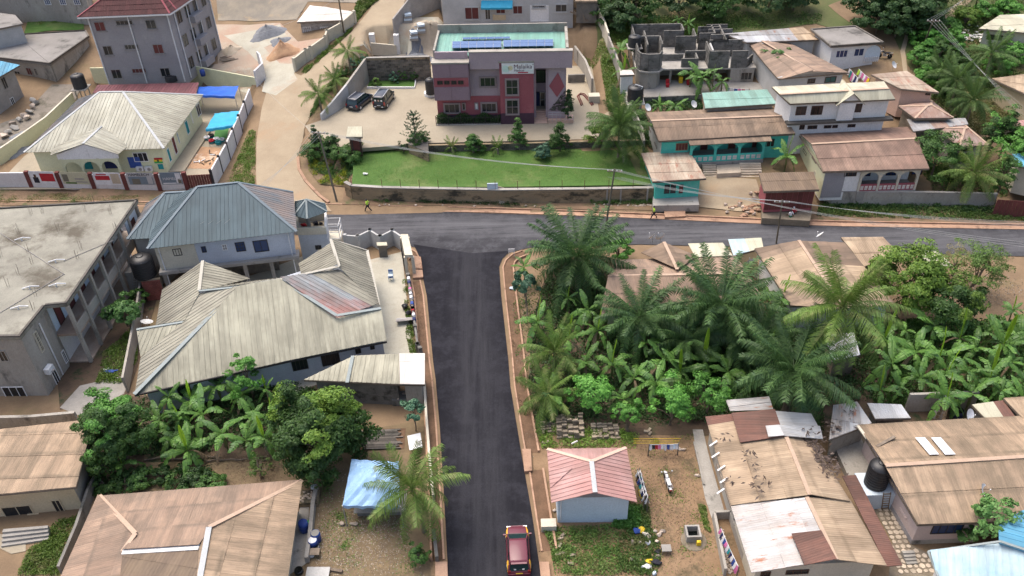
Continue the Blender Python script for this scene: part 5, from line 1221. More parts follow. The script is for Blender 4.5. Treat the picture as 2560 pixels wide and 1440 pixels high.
for a,b,c,d in ((u0+.08,ux-.04,zu0+.08,zs0-.05),(ux+.04,u1-.08,zu0+.08,zs0-.05),(u0+.08,ux-.04,zs1+.05,zu1-.08),(ux+.04,u1-.08,zs1+.05,zu1-.08)):blk(a,b,.4,.44,c,d,MT['mauve_dark'],'cladding_panel')
blk(u0+.08,u1-.08,.4,.42,zs0,zs1,MT['maroon'],'cladding_panel');blk(u0-.1,u1+.1,-1.1,.5,zu1,zu1+.2,MT['stained_render'],'coping')
for k in range(4):s=SZ(180+k*52,620,.4)[0];wrect(T,A,e2,n2,s-.35,s+.35,SZ(200,633,.4)[1],SZ(200,605,.4)[1],(1,0),MT['brown_frame'],off=.42,fw_=.04)
blk(u0+.3,u1-.1,-1.0,-.75,zu1+.2,SZ(270,385,-1)[1],MT['mauve'],'roof_parapet')
s0f=SZ(398,450)[0];s1f=SZ(1173,450)[0]
blk(s0f,s1f,-.7,0,zf,zt,MT['mauve'],'fascia_band');blk(s0f-.05,s1f+.05,-.75,.05,zt,zt+.12,MT['stained_render'],'coping')
zr=zt-.85
blk(sL,sL+.25,-D,-1.0,zr-.2,zt,MT['stained_render'],'roof_parapet');blk(sR-.1,sR+.25,-D,-.7,zr-.2,zt+.3,MT['stained_render'],'roof_parapet')
zbk=onwall(at(0,-D),at(5,-D),Z3(660,180))[1];blk(sL,sR+.2,-D-.25,-D,zr-.4,zbk,MT['stained_render'],'rear_parapet')
pr_=[Vector((*at(sL+.25,-1.0),zr)),Vector((*at(sR-.1,-1.0),zr)),Vector((*at(sR-.1,-D),zr+.35)),Vector((*at(sL+.25,-D),zr+.35))]
roofplane(T,pr_,R['green_rib'],.5,style='rib',name='roof_panel')
def solar(label,x0,x1,y0,y1):
 z=zr+.55;a,b,c,d=[P(Z3(*p),z)for p in ((x0,y1),(x1,y1-6),(x1,y0-6),(x0,y0))];t=thing('solar_array',label,'solar panels',avg([a,b,c,d]),'solar panels on the clinic roof');n=max(2,round((b-a).length/1.05))
 for v in (0,1):
  for k in range(n):
   q=[a.lerp(b,(k+u)/n).lerp(d.lerp(c,(k+u)/n),v/2+w*.5)for u,w in ((.02,.02),(.98,.02),(.98,.98),(.02,.98))]
   if abs(y1-y0)<30 and v:continue
   if abs(y1-y0)<30:q=[a.lerp(b,(k+u)/n).lerp(d.lerp(c,(k+u)/n),w)for u,w in ((.02,.02),(.98,.02),(.98,.98),(.02,.98))]
   g=G().hexa(q,[p+Vector((0,0,.05))for p in q]);g.obj('solar_panel',MT['solar'],t)
 for k in range(n+1):p,r=a.lerp(b,k/n),d.lerp(c,k/n);G().beam(p-Vector((0,0,.1)),r-Vector((0,0,.1)),.05,.2).obj('rail',MT['steel'],t)
MT['solar']=M('solar',(.10,.17,.34),(.07,.13,.28),3,rough=.25,spec=.6)
solar('left half of the large double row of blue solar panels on the clinic roof',272,640,312,362);solar('right half of the large double row of blue solar panels on the clinic roof',655,1028,302,352)
solar('front single row of solar panels near the parapet of the clinic',395,645,383,402);solar('front single row of solar panels at the right near the parapet',660,1035,375,394);solar('short thin row of solar panels at the back of the clinic roof',350,705,282,296)
def W_(x0,y0,x1,y1,off,bars=(1,0),fm='grey_frame',pm='glass',fw=.22,name='window'):
 s0,z1=SZ(x0,y0,off);s1,z0=SZ(x1,y1,off);return wrect(T,A,e2,n2,s0,s1,z0,z1,bars,MT[fm],MT[pm],fw,name,.12,False,off)
MT['frame_mauve']=C('frame_mauve',(.30,.24,.24))
for r in ((665,588,775,718,0),(668,740,777,862,0)):W_(*r,(1,1),'frame_mauve')
for r in ((470,572,605,655,-1),(482,765,612,845,-.95),(203,772,338,852,-.95)):W_(*r,(2,0),'frame_mauve')
for r in ((342,770,375,826,-.95),(437,768,470,822,-.95)):W_(*r,(0,0),'frame_mauve','white_paint' if r[0]==437 else 'glass',.12)
s0,z1=SZ(888,520,-3.4);W_(888,525,988,618,-3.38,(2,0),'dark_frame','glass',.06);W_(888,688,930,805,-3.38,(0,0),'dark_frame','navy_cloth',.06,'door');W_(930,688,970,805,-3.38,(0,1),'steel','glass',.08,'door')
p0,pz1=SZ(993,520,-.6);p1=SZ(1120,700,-.6)[0]
blk(p0,p1,-1.0,-.6,PARK_Z,zf,MT['mauve'],'entrance_panel')
wallpoly(T,A,B,[SZ(x,y,-.55)for x,y in ((1065,545),(1113,648),(1058,728),(998,645))],-.6,-.52,MT['maroon'],'diamond_panel')
tri=[SZ(x,y,-.55)for x,y in ((1117,680),(1117,830),(1000,830))];wallpoly(T,A,B,tri,-.6,-.54,MT['dark_stone'],'stone_panel')
for _ in range(70):
 u,v=random.random(),random.random()
 if u+v>1:u,v=1-u,1-v
 s=tri[1][0]+(tri[0][0]-tri[1][0])*u+(tri[2][0]-tri[1][0])*v;z=tri[1][1]+(tri[0][1]-tri[1][1])*u+(tri[2][1]-tri[1][1])*v
 blk(s-.14,s+.10,-.56,-.51,z-.06,z+.06,MT['mauve_dark']if random.random()<.5 else MT['dark_stone'],'stone')
sp0,sp1=SZ(885,900,0)[0],SZ(985,900,0)[0]
for k in range(6):blk(sp0+.02,sp1,-3.3+0*k,-.2-(5-k)*.32+.0,PARK_Z-.2+k*.0,PARK_Z+.9-k*0 if k==0 else PARK_Z+.9-(k)*.15,MT['wood']if k%2 else MT['tan_wall'],'step')if False else blk(sp0+.02,sp1,-2.2+k*.36,-2.2+(k+1)*.36,PARK_Z-.2,PARK_Z+.95-k*.16,MT['salmon_wall'],'step')
blk(sp0+.02,sR,-3.3,-2.2,PARK_Z-.2,PARK_Z+1.0,MT['pale_paving'],'landing')
blk(sp1+.05,SZ(1180,915,0)[0],-1.6,0,PARK_Z-.2,PARK_Z+.5,MT['salmon_wall'],'ramp')
g=G()
for zz in (.55,1.0):g.tube([Vector((*at(sp1+.1,0),PARK_Z+.95+zz*.7)),Vector((*at(sp1+2.6,0),PARK_Z+.8+zz*.7)),Vector((*at(SZ(1180,915,0)[0],0),PARK_Z+.2+zz*.7))],.03,5)
for k in range(7):s=sp1+.1+k*(SZ(1180,915,0)[0]-sp1-.1)/6;g.tube([Vector((*at(s,0),PARK_Z+.3)),Vector((*at(s,0),PARK_Z+1.65-.1*k))],.025,5)
g.obj('handrail',MT['steel'],T)
s0,z1=SZ(641,476,.1);s1,z0=SZ(884,552,.1);q=Vector((*at((s0+s1)/2,.1),(z0+z1)/2));sg=thing('clinic_sign','white clinic sign reading Malaika Medical over the entrance tower','sign',q)
slabw(sg,A,B,s0,s1,z0,z1,.04,.1,MT['white_paint'],'board');hh_=z1-z0
MT['sign_text']=C('sign_text',(.09,.02,.05));MT['sign_green']=C('sign_green',(.60,.78,.70));MT['sign_gold']=C('sign_gold',(.72,.66,.42));MT['sign_red']=C('sign_red',(.5,.03,.06))
def stx(body,s,z,size,m):textobj('lettering',body,MT[m],sg,Vector((*at(s,.11),z)),e,Vector((0,0,1)),size)
w_=s1-s0
stx('Malaika',s0+w_*.37,z0+hh_*.50,hh_*.56,'sign_text');stx('Medical',s0+w_*.38,z0+hh_*.22,hh_*.30,'sign_text');stx('Centre',s0+w_*.70,z0+hh_*.22,hh_*.27,'sign_green')
slabw(sg,A,B,s0+w_*.5,s0+w_*.82,z0+hh_*.07,z0+hh_*.17,.1,.115,MT['sign_red'],'contact_strip');slabw(sg,A,B,s0+w_*.965,s0+w_*.985,z1-hh_*.18,z1-hh_*.08,.1,.115,MT['sign_text'],'dot')
cc_=lambda s,z,r,m:wallpoly(sg,A,B,[(s+r*math.cos(t),z+r*math.sin(t))for t in [2*math.pi*k/20 for k in range(20)]],.1,.112,MT[m],'emblem')
cc_(s0+w_*.13,z0+hh_*.48,hh_*.33,'sign_green');cc_(s0+w_*.27,z0+hh_*.55,hh_*.22,'sign_gold')
b0,b1=SZ(150,930,0)[0],SZ(638,930,0)[0]
fn=thing('bed_fence','dark metal fence round the hedge bed in front of the clinic','fence',Vector((*at((b0+b1)/2,0),PARK_Z)))
slabw(fn,A,B,b0,b1,PARK_Z,PARK_Z+.18,.05,.2,MT['concrete'],'kerb')
g=G()
for k in range(27):s=b0+.05+(b1-b0-.1)*k/26;g.tube([Vector((*at(s,.12),PARK_Z+.1)),Vector((*at(s,.12),PARK_Z+(1.15 if k%5 else 1.4)))],.025 if k%5 else .045,4)
g.obj('baluster',MT['dark_frame'],fn)
for zz in (.3,1.1):G().tube([Vector((*at(b0,.12),PARK_Z+zz)),Vector((*at(b1,.12),PARK_Z+zz))],.03,4).obj('rail',MT['dark_frame'],fn)
np.random.seed(4);hc=np.random.rand(5200,3);pos=np.array([at(b0+.1+h[0]*(b1-b0-.2),-.85+h[1]*.85)+(PARK_Z+.1+h[2]*(1.05+.35*math.sin(h[0]*19)),)for h in hc]);nv=np.random.normal(size=pos.shape)+[0,0,.6];nv/=np.linalg.norm(nv,axis=1,keepdims=True)
o=link('hedge',tri_mesh('hedge',leaves_at(pos,nv,.17,.6),4,LM['tree_dark']));tag(o,'dark clipped hedge behind the metal fence in front of the clinic','hedge')
o=tank('tall black water tank beside the left wall of the clinic',Z3(112,700),PARK_Z+.5,.7,2.3)
tag(G().lathe(P(Z3(112,712),PARK_Z),[(.95,0),(.95,.45)],18).obj('round_plinth',MT['white_paint']),'round white plinth under the tank at the clinic corner','plinth')
for i,(x,y)in enumerate(((1215,590),(1240,590))):
 q=P(Z2(x-0,y),PARK_Z+.05);t_=thing('wheeled_bin',('grey','black')[i]+' wheeled bin by the back wall near the clinic','bin',q);G().prism([(q.x-.3,q.y-.3),(q.x+.3,q.y-.3),(q.x+.3,q.y+.3),(q.x-.3,q.y+.3)],q.z,q.z+1.0).obj('body',MT['grey_frame' if i==0 else 'black_plastic'],t_);G().box(q+Vector((0,0,1.05)),(.68,.68,.1)).obj('lid',MT['black_plastic'],t_)
T=thing('retaining_wall','tall grey retaining wall rising beside the dirt road behind the parked cars','wall',P(Z2(680,780),PARK_Z))
Q=[P(Z2(*p),PARK_Z)for p in ((500,905),(600,845),(705,775),(850,615))]
tops=[.9,1.8,2.8,3.6]
for i in range(3):
 a,b=Q[i],Q[i+1];d=(b-a).normalized();s=Vector((-d.y,d.x,0))*.3
 G().hexa([a-Vector((0,0,.5)),b-Vector((0,0,.5)),b+s-Vector((0,0,.5)),a+s-Vector((0,0,.5))],[a+Vector((0,0,tops[i])),b+Vector((0,0,tops[i+1])),b+s+Vector((0,0,tops[i+1])),a+s+Vector((0,0,tops[i]))]).obj('wall_section',MT['pale_render' if i<2 else 'stained_render'],T)
wallrun('retaining_wall','mossy stone back wall of the parking yard left of the clinic',[Z2(850,612),Z2(1318,602)],3.6,.35,MT['stained_wall'],coping=MT['concrete'],z=PARK_Z)
T=bpy.data.objects['retaining_wall.001'];a,b=P(Z2(850,612),PARK_Z),P(Z2(1318,602),PARK_Z);brickface(T,a,b,PARK_Z,PARK_Z+3.3,.6,.3,MT['dark_stone'],.175,name='stone',dep=.03)
wallrun('boundary_wall','mossy block wall with round top along the right side of the clinic yard',[Z3(1320,700),Z3(1270,560),Z3(1190,420)],2.2,.3,MT['stained_render'])
wallrun('boundary_wall','low broken block wall behind the right side of the clinic',[Z3(1140,620),Z3(1265,615)],1.2,.3,MT['old_block'])
o=G().box(P(Z3(1335,735),PARK_Z+.5),(1.5,1.2,1.0)).obj('concrete_cabinet',MT['cream_wall']);tag(o,'small pale concrete cabinet at the end of the clinic side wall','cabinet')
c0=[P(Z3(x,y),PARK_Z+.1)for x,y in ((1240,790),(1210,720),(1225,705),(1255,712),(1290,750),(1320,790))];tag(G().tube(c0,.09,6).tube([p+Vector((.2,.1,.1))for p in c0],.07,6).obj('hose_coil',MT['red_brown']),'bent bundle of brown pipe lying on the paving right of the clinic','pipe')
T=thing('planter_wall','low white kerb round the small lawn behind the parked cars','kerb',P((980,225),PARK_Z))
strip('kerb_section',[(1040,200),(1037,222),(918,222)],.18,.32,MT['white_paint'],z=PARK_Z,par=T)
T,Aq=wallrun('retaining_wall','low stone terrace wall between the parking yard and the lawn',[(1073,379),(1300,374),(1612,366)],.95,.3,MT['stained_wall'],z=LAWN_Z)
for a,b in zip(Aq[:-1],Aq[1:]):brickface(T,a,b,LAWN_Z,LAWN_Z+.9,.5,.22,MT['dark_stone'],.155,name='stone')
T,Aq=wallrun('retaining_wall','long stained stone wall holding the lawn above the main road',[(868,488),(884,497),(960,502),(1240,508),(1460,506),(1640,503)],2,.35,MT['stained_wall'],z=.25,zt=2.12,coping=MT['concrete'])
for a,b in zip(Aq[2:-1],Aq[3:]):brickface(T,a,b,1.25,2.08,.55,.27,MT['stained_wall'],.18,name='stone',dep=.035)
P0=Aq
posts_=thing('lawn_fence','row of thin rusty metal posts along the road edge of the lawn','fence',Aq[3])
for a,b in zip(Aq[1:-1],Aq[2:]):
 n=max(1,int((b-a).length/2.2))
 for k in range(n):p=a.lerp(b,k/n);G().tube([Vector((p.x,p.y,2.1)),Vector((p.x,p.y,3.3))],.03,4).obj('post',MT['red_brown'],posts_)
for i,x in enumerate((1516,1550,1616)):
 q=P((x,503),.3);G().box((q.x,q.y-.28,1.25),(.18,.18,2.0)).obj('concrete_post',MT['concrete'],posts_)
q=P(Z2(1225,1225),LAWN_Z);T=thing('stone_planter','tall triangular stone planter with shrub at the corner of the lawn','planter',q)
a0,b0_,c0_=P(Z2(1150,1150),LAWN_Z),P(Z2(1300,1215),LAWN_Z),P(Z2(1295,1110),LAWN_Z)
G().prism([(a0.x,a0.y),(b0_.x,b0_.y),(c0_.x,c0_.y+.4),(a0.x,a0.y+2.0)],LAWN_Z-.2,PARK_Z+.55).obj('wall',MT['dark_stone'],T)
brickface(T,a0,b0_,LAWN_Z,PARK_Z+.5,.35,.2,MT['stained_wall'],.0,name='stone')
T,FP,E=house('guard_hut','small brown guard hut with cream slab roof at the edge of the lawn',[Z2(690,952),Z2(795,950),Z2(798,1030),Z2(676,1030)],5.2,MT['brown_frame'],R['cream'],ins=.3,w=2,l=3,z0=2.4,cat='hut',down=(0,-1,-.05))
wrect(T,FP['SW'],(FP['SE']-FP['SW']).normalized(),Vector((0,-1)),.3,1.3,2.9,4.8,(0,0),MT['dark_frame'],MT['red_brown'],name='door')
q=P((1233,505),.4);T=thing('notice_board','pale blue painted board on a post leaning against the lawn wall','notice board',q)
G().box(q+Vector((0,.0,2.0)),(1.25,.12,1.15)).obj('board',MT['light_blue_wall'],T);G().box(q+Vector((0,.1,.7)),(.8,.2,1.4)).obj('stand',MT['dark_stone'],T)
q=P((1255,510),.3);o=G().hexa([q+Vector(v)for v in ((-.35,0,0),(.3,0,0),(.3,.06,0),(-.35,.06,0))],[q+Vector(v)for v in ((-.45,.5,2.2),(.5,.5,1.8),(.5,.56,1.8),(-.45,.56,2.2))]).obj('rock_slab',MT['rubble']);tag(o,'pale pointed stone slab leaning beside the blue board','stone')
# --- building behind the clinic
zb=5.9;a,b=P((1110,72),zb),P((1432,70),zb)
T=thing('apartment_block','pale grey unfinished two storey building with blue awning behind the clinic','building',a.lerp(b,.5))
d=(b-a).normalized();back=Vector((-d.y,d.x,0))*9
G().prism([(p.x,p.y)for p in (a,b,b+back,a+back)],zb-1,zb+9).obj('wall',MT['pale_render'],T);G().prism([(p.x,p.y)for p in (a-d*.4,b+d*.4,b+back,a+back)],zb+9,zb+9.4).obj('roof_slab',MT['concrete'],T)
for r,pm in (((360,50,478,148),'red_brown'),((512,50,565,150),'glass'),((595,45,675,105),'red_brown'),((722,38,803,108),'red_brown'),((870,36,972,62),'glass'),((1042,28,1135,92),'glass')):win(T,a,b,Z3(r[0],r[1]),Z3(r[2],r[3]),(1,0),MT['pale_render'],MT[pm],fw_=.15,depth=.12,sill=True)
win(T,a,b,Z3(855,40),Z3(995,160),(0,0),MT['white_paint'],MT['white_wall'],name='panel');win(T,a,b,Z3(575,108),Z3(675,150),(0,0),MT['tan_wall'],MT['tan_wall'],name='panel')
aw=[P(Z3(x,y),zb+3.2)for x,y in ((488,5),(722,5))];s0,z0_,ee,n_=onwall(a,b,Z3(490,8));s1=onwall(a,b,Z3(725,8))[0]
G().hexa([wp(a,ee,n_,s0,z0_-.9,1.2),wp(a,ee,n_,s1,z0_-.9,1.2),wp(a,ee,n_,s1,z0_,0),wp(a,ee,n_,s0,z0_,0)],[wp(a,ee,n_,s0,z0_-.6,1.25),wp(a,ee,n_,s1,z0_-.6,1.25),wp(a,ee,n_,s1,z0_+.08,0),wp(a,ee,n_,s0,z0_+.08,0)]).obj('awning',MT['cyan_cloth'],T)
T,FP,E=house('open_shed','dark open shed filled with timber right of the building behind the clinic',[(1440,-22),(1498,-22),(1496,4),(1438,4)],10.8,MT['dark_stone'],R['tan'],ins=.2,cat='shed',z0=7.5,down=(0,-1,-.1))
for i in range(12):
 q=P((1445+random.uniform(0,42),45+random.uniform(-14,8)),8.0);o=G().beam(q,q+Vector((random.uniform(-1.5,1.5),.6,random.uniform(.3,2.2))),.14).obj('timber',MT['old_wood']);tag(o,'rough plank leaning in the dark open shed behind the clinic','plank','planks in the open shed')
wallrun('boundary_wall','pale stepped boundary wall climbing the slope right of the clinic',[Z3(1345,130),Z3(1395,230),Z3(1440,365)],2.3,.25,MT['cream_wall'])
wallrun('boundary_wall','mossy lower wall continuing down the slope to the lawn corner',[Z3(1440,370),Z3(1500,520),Z3(1535,660)],2.0,.25,MT['stained_render'])
wallrun('boundary_wall','grey block wall with raking brace above the building site',[(985,78),(1030,48),(1105,28),(1112,60)],3.4,.3,MT['block'])
wallrun('boundary_wall','short pale gate wall between the dirt road and the building site',[(930,132),(988,92)],1.6,.3,MT['cream_wall'])
for i,p in enumerate(((935,133),(990,88))):
 q=GT(p);o=G().box((q.x,q.y,q.z+1.5),(.8,.8,3.2)).obj('gate_pier',MT['white_wall']);tag(o,('lower','upper')[i]+' white gate pier at the building site beside the dirt road','pier')
# ================================================================ right, beyond the main road
z0=2.7;ze=5.7
T,FP,E=house('bungalow','bright turquoise house with arched veranda and brown sheet roof',[(1615,283),(1927,267),(1988,335),(1647,353)],ze,MT['turquoise'],R['brown_mid'],rdg=((1628,303),(1962,290),ze+1.0),nowall=True,w=.95,l=2.2)
sw,se,ne,nw=FP['SW'],FP['SE'],FP['NE'],FP['NW'];d=(se-sw).normalized();L=(se-sw).length;bk=Vector((-d.y,d.x));u=lambda s,o:sw+d*s+bk*o
s0,s1=onwall(sw,se,(1722,372))[0],onwall(sw,se,(1906,372))[0]
G().prism([sw,u(s0,0),u(s0,2.2),u(s1,2.2),u(s1,0),se,ne,nw],1.5,ze-.05).obj('wall',MT['turquoise'],T)
slabw(T,nw,sw,0,(nw-sw).length,1.6,ze-.1,0,.04,MT['pale_render'],'side_wall')
vf=[u(s0,2.2),u(s1,2.2),u(s1,-.9),u(s0,-.9)];G().prism(vf,1.0,z0).obj('veranda_floor',MT['concrete'],T)
roofplane(T,[V3(u(s0-.3,.2),ze-.02),V3(u(s1+.5,.2),ze-.02),V3(u(s1+.5,-1.4),ze-.35),V3(u(s0-.3,-1.4),ze-.35)],R['brown_mid'],.95,2.2)
arcade(T,u(s0,-.8),u(s1,-.8),z0,ze-.35,3,MT['turquoise'],pier=.28,rail=MT['turquoise'],skip=())
win(T,sw,se,Z4(570,1075),Z4(655,1125),(3,0),MT['wood'],MT['red_brown'],name='shutter');win(T,sw,se,Z4(1225,1040),Z4(1305,1100),(2,0),MT['turquoise'])
win(T,sw,se,Z4(465,1070),Z4(565,1125),(0,0),MT['turquoise'],MT['turquoise'],name='panel')
for s in (s0+2,s0+5.5,s0+8.5):wrect(T,u(0,2.2),d,-bk,s,s+.95,z0,z0+2.0,(0,0),MT['wood'],MT['red_brown'],name='door')
for y in (960,1080):win(T,nw,sw,Z4(365 if y<1000 else 412,y-20),Z4(385 if y<1000 else 430,y+40),(1,0),MT['brown_frame'])
st=thing('front_steps','left flight of broken concrete steps below the turquoise veranda','steps',P(Z4(830,1300),2));steps(st,Z4(765,1225),Z4(870,1225),Z4(790,1385),Z4(888,1380),9,z0-.1,1.3,MT['stone_path'])
st=thing('front_steps','right flight of broad concrete steps below the turquoise veranda','steps',P(Z4(1130,1300),2));steps(st,Z4(1045,1215),Z4(1205,1215),Z4(1060,1390),Z4(1225,1385),9,z0-.1,1.3,MT['stone_path'])
G().prism([tuple(P(Z4(*p),z0-.3)[:2])for p in ((875,1235),(1045,1225),(1060,1290),(880,1300))],1.0,z0-.35).obj('stair_landing',MT['stone_path'],st)
T,FP,E=house('kiosk','small turquoise kiosk with rust streaked pale sheet roof beside the lawn',[(1603,383),(1723,378),(1765,447),(1632,455)],3.7,MT['turquoise'],R['rust_streak'],ins=.5,w=.9,l=2.0,cat='kiosk',z0=.8,down=(0,-1,-.12),cap=None)
win(T,FP['SW'],FP['SE'],(1660,460),(1690,484),(1,0),MT['turquoise'],name='window');win(T,FP['SW'],FP['SE'],(1697,460),(1708,484),(0,0),MT['turquoise'],MT['red_brown'],name='door')
patch('terrace',[(1632,487),(1742,480),(1748,512),(1632,514)],MT['concrete'],z=1.1,dz=0,side=.9)
patch('terrace',[(1660,520),(1712,520),(1714,540),(1662,543)],MT['kerb_concrete'],z=.35,dz=0,side=.4)
T,FP,E=house('kiosk','dark red painted kiosk with brown corrugated roof beside the road',[(1897,433),(2033,430),(2048,475),(1910,480)],3.9,MT['maroon'],R['brown_rib'],ins=.35,w=.9,l=2.2,cat='kiosk',z0=1.0,down=(0,-1,-.12))
sl_=[FP['SW'],FP['SE']];L=(FP['SE']-FP['SW']).length
for k in range(9):slabw(T,FP['SW'],FP['SE'],k*L/9+.02,(k+1)*L/9-.02,1.3,3.7,0,.03,MT['red_brown'],'shutter_panel')
patch('terrace',[(1905,518),(2030,515),(2030,530),(2025,552),(1905,545)],MT['mortar'],z=.9,dz=0,side=.8)
for i in range(34):
 q=P((1865+random.gauss(0,22),503+random.gauss(0,10)),1.0);q.z=ground(q.x,q.y)+.2;o=G().rock(q,(random.uniform(.5,1.1),random.uniform(.3,.6),random.uniform(.3,.5))).obj('broken_slab',MT['kerb_concrete' if i%3 else 'rubble']);tag(o,'broken piece of pale concrete in the heap before the steps','rubble','heap of broken concrete by the kiosk')
ze=4.9;z0=2.0
T,FP,E=house('bungalow','pale yellow house with wide red-brown sheet roof and white arched porch',[(1993,330),(2285,318),(2323,422),(2058,430)],ze,MT['yellow_cream'],R['redbrown'],rdg=((2028,361),(2292,347),ze+1.1),nowall=True,w=.95,l=2.4)
sw,se,ne,nw=FP['SW'],FP['SE'],FP['NE'],FP['NW'];d=(se-sw).normalized();L=(se-sw).length;bk=Vector((-d.y,d.x));u=lambda s,o:sw+d*s+bk*o
s0=onwall(sw,se,(2150,440))[0]
G().prism([sw,u(s0,0),u(s0,2.2),u(L-.3,2.2),ne,nw],.8,ze-.05).obj('wall',MT['white_wall'],T)
slabw(T,nw,sw,0,(nw-sw).length,1.0,ze-.1,0,.04,MT['yellow_cream'],'side_wall');slabw(T,sw,se,.02,s0*.58,1.2,ze-.1,0,.05,MT['grey_render'],'grey_wall')
G().prism([u(s0,2.2),u(L-.3,2.2),u(L-.3,-.3),u(s0,-.3)],.8,z0).obj('veranda_floor',MT['concrete'],T)
arcade(T,u(s0,-.2),u(L-.3,-.2),z0,ze-.15,3,MT['cream_wall'],pier=.25,rail=MT['maroon'])
win(T,sw,se,Z5(340,1268),Z5(420,1320),(2,0),MT['brown_frame'])
for s in (s0+1,s0+4,s0+7):wrect(T,u(0,2.2),d,-bk,s,s+1.2,z0+.6,z0+2.0,(1,0),MT['brown_frame'],MT['blue_glass'])
for y in (1110,1170):win(T,nw,sw,Z5(28 if y<1150 else 92,y),Z5(48 if y<1150 else 122,y+60),(0,0),MT['brown_frame'])
wallrun('boundary_wall','long stained boundary wall above the overgrown bank at the right',[(2075,512),(2160,515),(2330,516),(2480,520)],1.9,.25,MT['stained_render'],coping=MT['concrete'])
a,b=GT((2478,540)),GT((2560,545));t_=thing('gate','rusty brown double gate at the end of the bank wall','gate',a.lerp(b,.5))
for k in range(8):slabw(t_,a,b,k*(b-a).length/8+.02,(k+1)*(b-a).length/8-.02,a.z,a.z+2.2,0,.06,MT['rust_gate']if 'rust_gate' in MT else MT['red_brown'],'gate_panel')
wallrun('boundary_wall','pale wall closing the yard of the yellow house behind the kiosk',[(2030,455),(2075,512)],1.6,.2,MT['cream_wall'])
z0=3.0;ze=9.4
T,FP,E=house('two_storey_house','white two storey house with cream sheet roof and small front gable',[(1930,218),(2210,205),(2238,248),(1975,260)],ze,MT['white_wall'],R['cream'],rdg=((1950,237),(2222,222),ze+.9),ins=.5,w=.95,l=2.2,z0=2.0)
sw,se=FP['SW'],FP['SE']
for r in ((1475,800,1540,860),(1590,800,1640,858)):win(T,sw,se,Z4(r[0],r[1]),Z4(r[2],r[3]),(1,0),MT['brown_frame'])
for r in ((90,795,162,858),(315,795,352,830),(358,790,392,826),(410,780,455,840)):win(T,sw,se,Z5(r[0],r[1]),Z5(r[2],r[3]),(1,0),MT['brown_frame'])
for r in ((60,942,125,965),(182,940,232,960),(360,932,412,952),(0,935,30,970),(245,938,280,958)):win(T,sw,se,Z5(r[0],r[1]),Z5(r[2],r[3]),(1,0),MT['brown_frame'])
L=(se-sw).length;zl=onwall(sw,se,Z5(100,905))[1];slabw(T,sw,se,-.4,L+.8,zl-.15,zl+.1,-.2,.7,MT['dark_stone'],'floor_ledge')
s0,z_,ee,n_=onwall(sw,se,Z5(290,770));s1=onwall(sw,se,Z5(450,750))[0];slabw(T,sw,se,s0,s1-.6,zl+.1,ze-.1,0,.5,MT['white_wall'],'bay');m=(s0+s1)/2
wallpoly(T,sw,se,[(s0-.2,ze-.3),(s1,ze-.3),(m,ze+1.0)],.3,.5,MT['white_wall'],'gable')
g1,g2,gt,gb=wp(sw,ee,n_,s0-.5,ze-.45,.8),wp(sw,ee,n_,s1+.3,ze-.45,.8),wp(sw,ee,n_,m,ze+1.1,.8),wp(sw,ee,n_,m,ze+1.1,-3.2)
roofplane(T,[g1,gt,gb,wp(sw,ee,n_,s0-.5,ze-.3,-.3)],R['cream'],.95,2.2);roofplane(T,[g2,gt,gb,wp(sw,ee,n_,s1+.3,ze-.3,-.3)],R['cream'],.95,2.2)
q=FP['SE'];slabw(T,FP['SE'],FP['NE'],0,2.6,6.3,7.2,0,1.2,MT['white_wall'],'balcony')
T,FP,E=house('house','small salmon pink house with patchy pale and rusty roof at the right',[(2178,187),(2267,178),(2347,232),(2253,223)],7.9,MT['salmon_wall'],R['rust_streak'],ins=.4,w=.95,l=2.4,z0=4.0,down=(0,-1,-.1))
win(T,FP['SW'],FP['SE'],Z5(945,685),Z5(975,715),(1,0),MT['brown_frame'])
T,FP,E=house('flat_roofed_house','white and blue house with dark flat concrete roof and arched balcony up the slope',[(2027,75),(2137,67),(2208,108),(2078,117)],9.2,MT['white_wall'],MT['dark_roof_concrete'],ins=.5,w=90,l=90,z0=5,down=(0,-1,0))
for i in range(4):G().beam(E[i]+Vector((0,0,.1)),E[(i+1)%4]+Vector((0,0,.1)),.2,.2).obj('roof_edge',MT['dark_stone'],T)
sw,se=FP['SW'],FP['SE']
win(T,sw,se,Z5(275,378),Z5(350,428),(2,0),MT['white_paint'],MT['blue_glass']);win(T,sw,se,Z5(412,365),Z5(472,418),(1,0),MT['white_paint'],MT['blue_glass'])
s0,z1_,ee,n_=onwall(sw,se,Z5(480,440));s1=onwall(sw,se,Z5(590,440))[0];wallpoly(T,sw,se,[(s0,6.6),(s1,6.6),(s1,7.8)]+[((s0+s1)/2+(s1-s0)/2*math.cos(t),7.8+.95*math.sin(t))for t in [math.pi*k/8 for k in range(1,8)]]+[(s0,7.8)],0,.05,MT['light_blue_wall'],'arch_panel')
for k in range(8):slabw(T,sw,se,s0+k*(s1-s0)/8,s0+k*(s1-s0)/8+.12,6.5,7.2,.05,.2,MT['white_paint'],'baluster')
T,FP,E=house('house','grey walled house with broad pinkish brown gable roof above the white house',[(1872,112),(1955,100),(2122,182),(1945,197)],8.0,MT['pale_render'],R['pinkbrown'],rdg=((1905,103),(2035,180),8.9),orient='ns',ins=.4,w=1.0,l=2.4,z0=4)
win(T,FP['SW'],FP['SE'],Z5(60,592),Z5(110,622),(2,0),MT['brown_frame']);win(T,FP['SW'],FP['SE'],Z5(190,578),Z5(265,615),(1,0),MT['brown_frame'],MT['teal_dark'])
T,FP,E=house('house','long low house under silver and tan tin sheets at the top of the slope',[(1810,85),(2007,68),(2047,100),(1867,107)],8.6,MT['pale_render'],lambda a,b:R['tin_white']if b<.5 and a>.5 else (R['tin']if a>.2 else R['tan_light']),ins=.4,w=.95,l=2.4,z0=5,down=(0,-1,-.1))
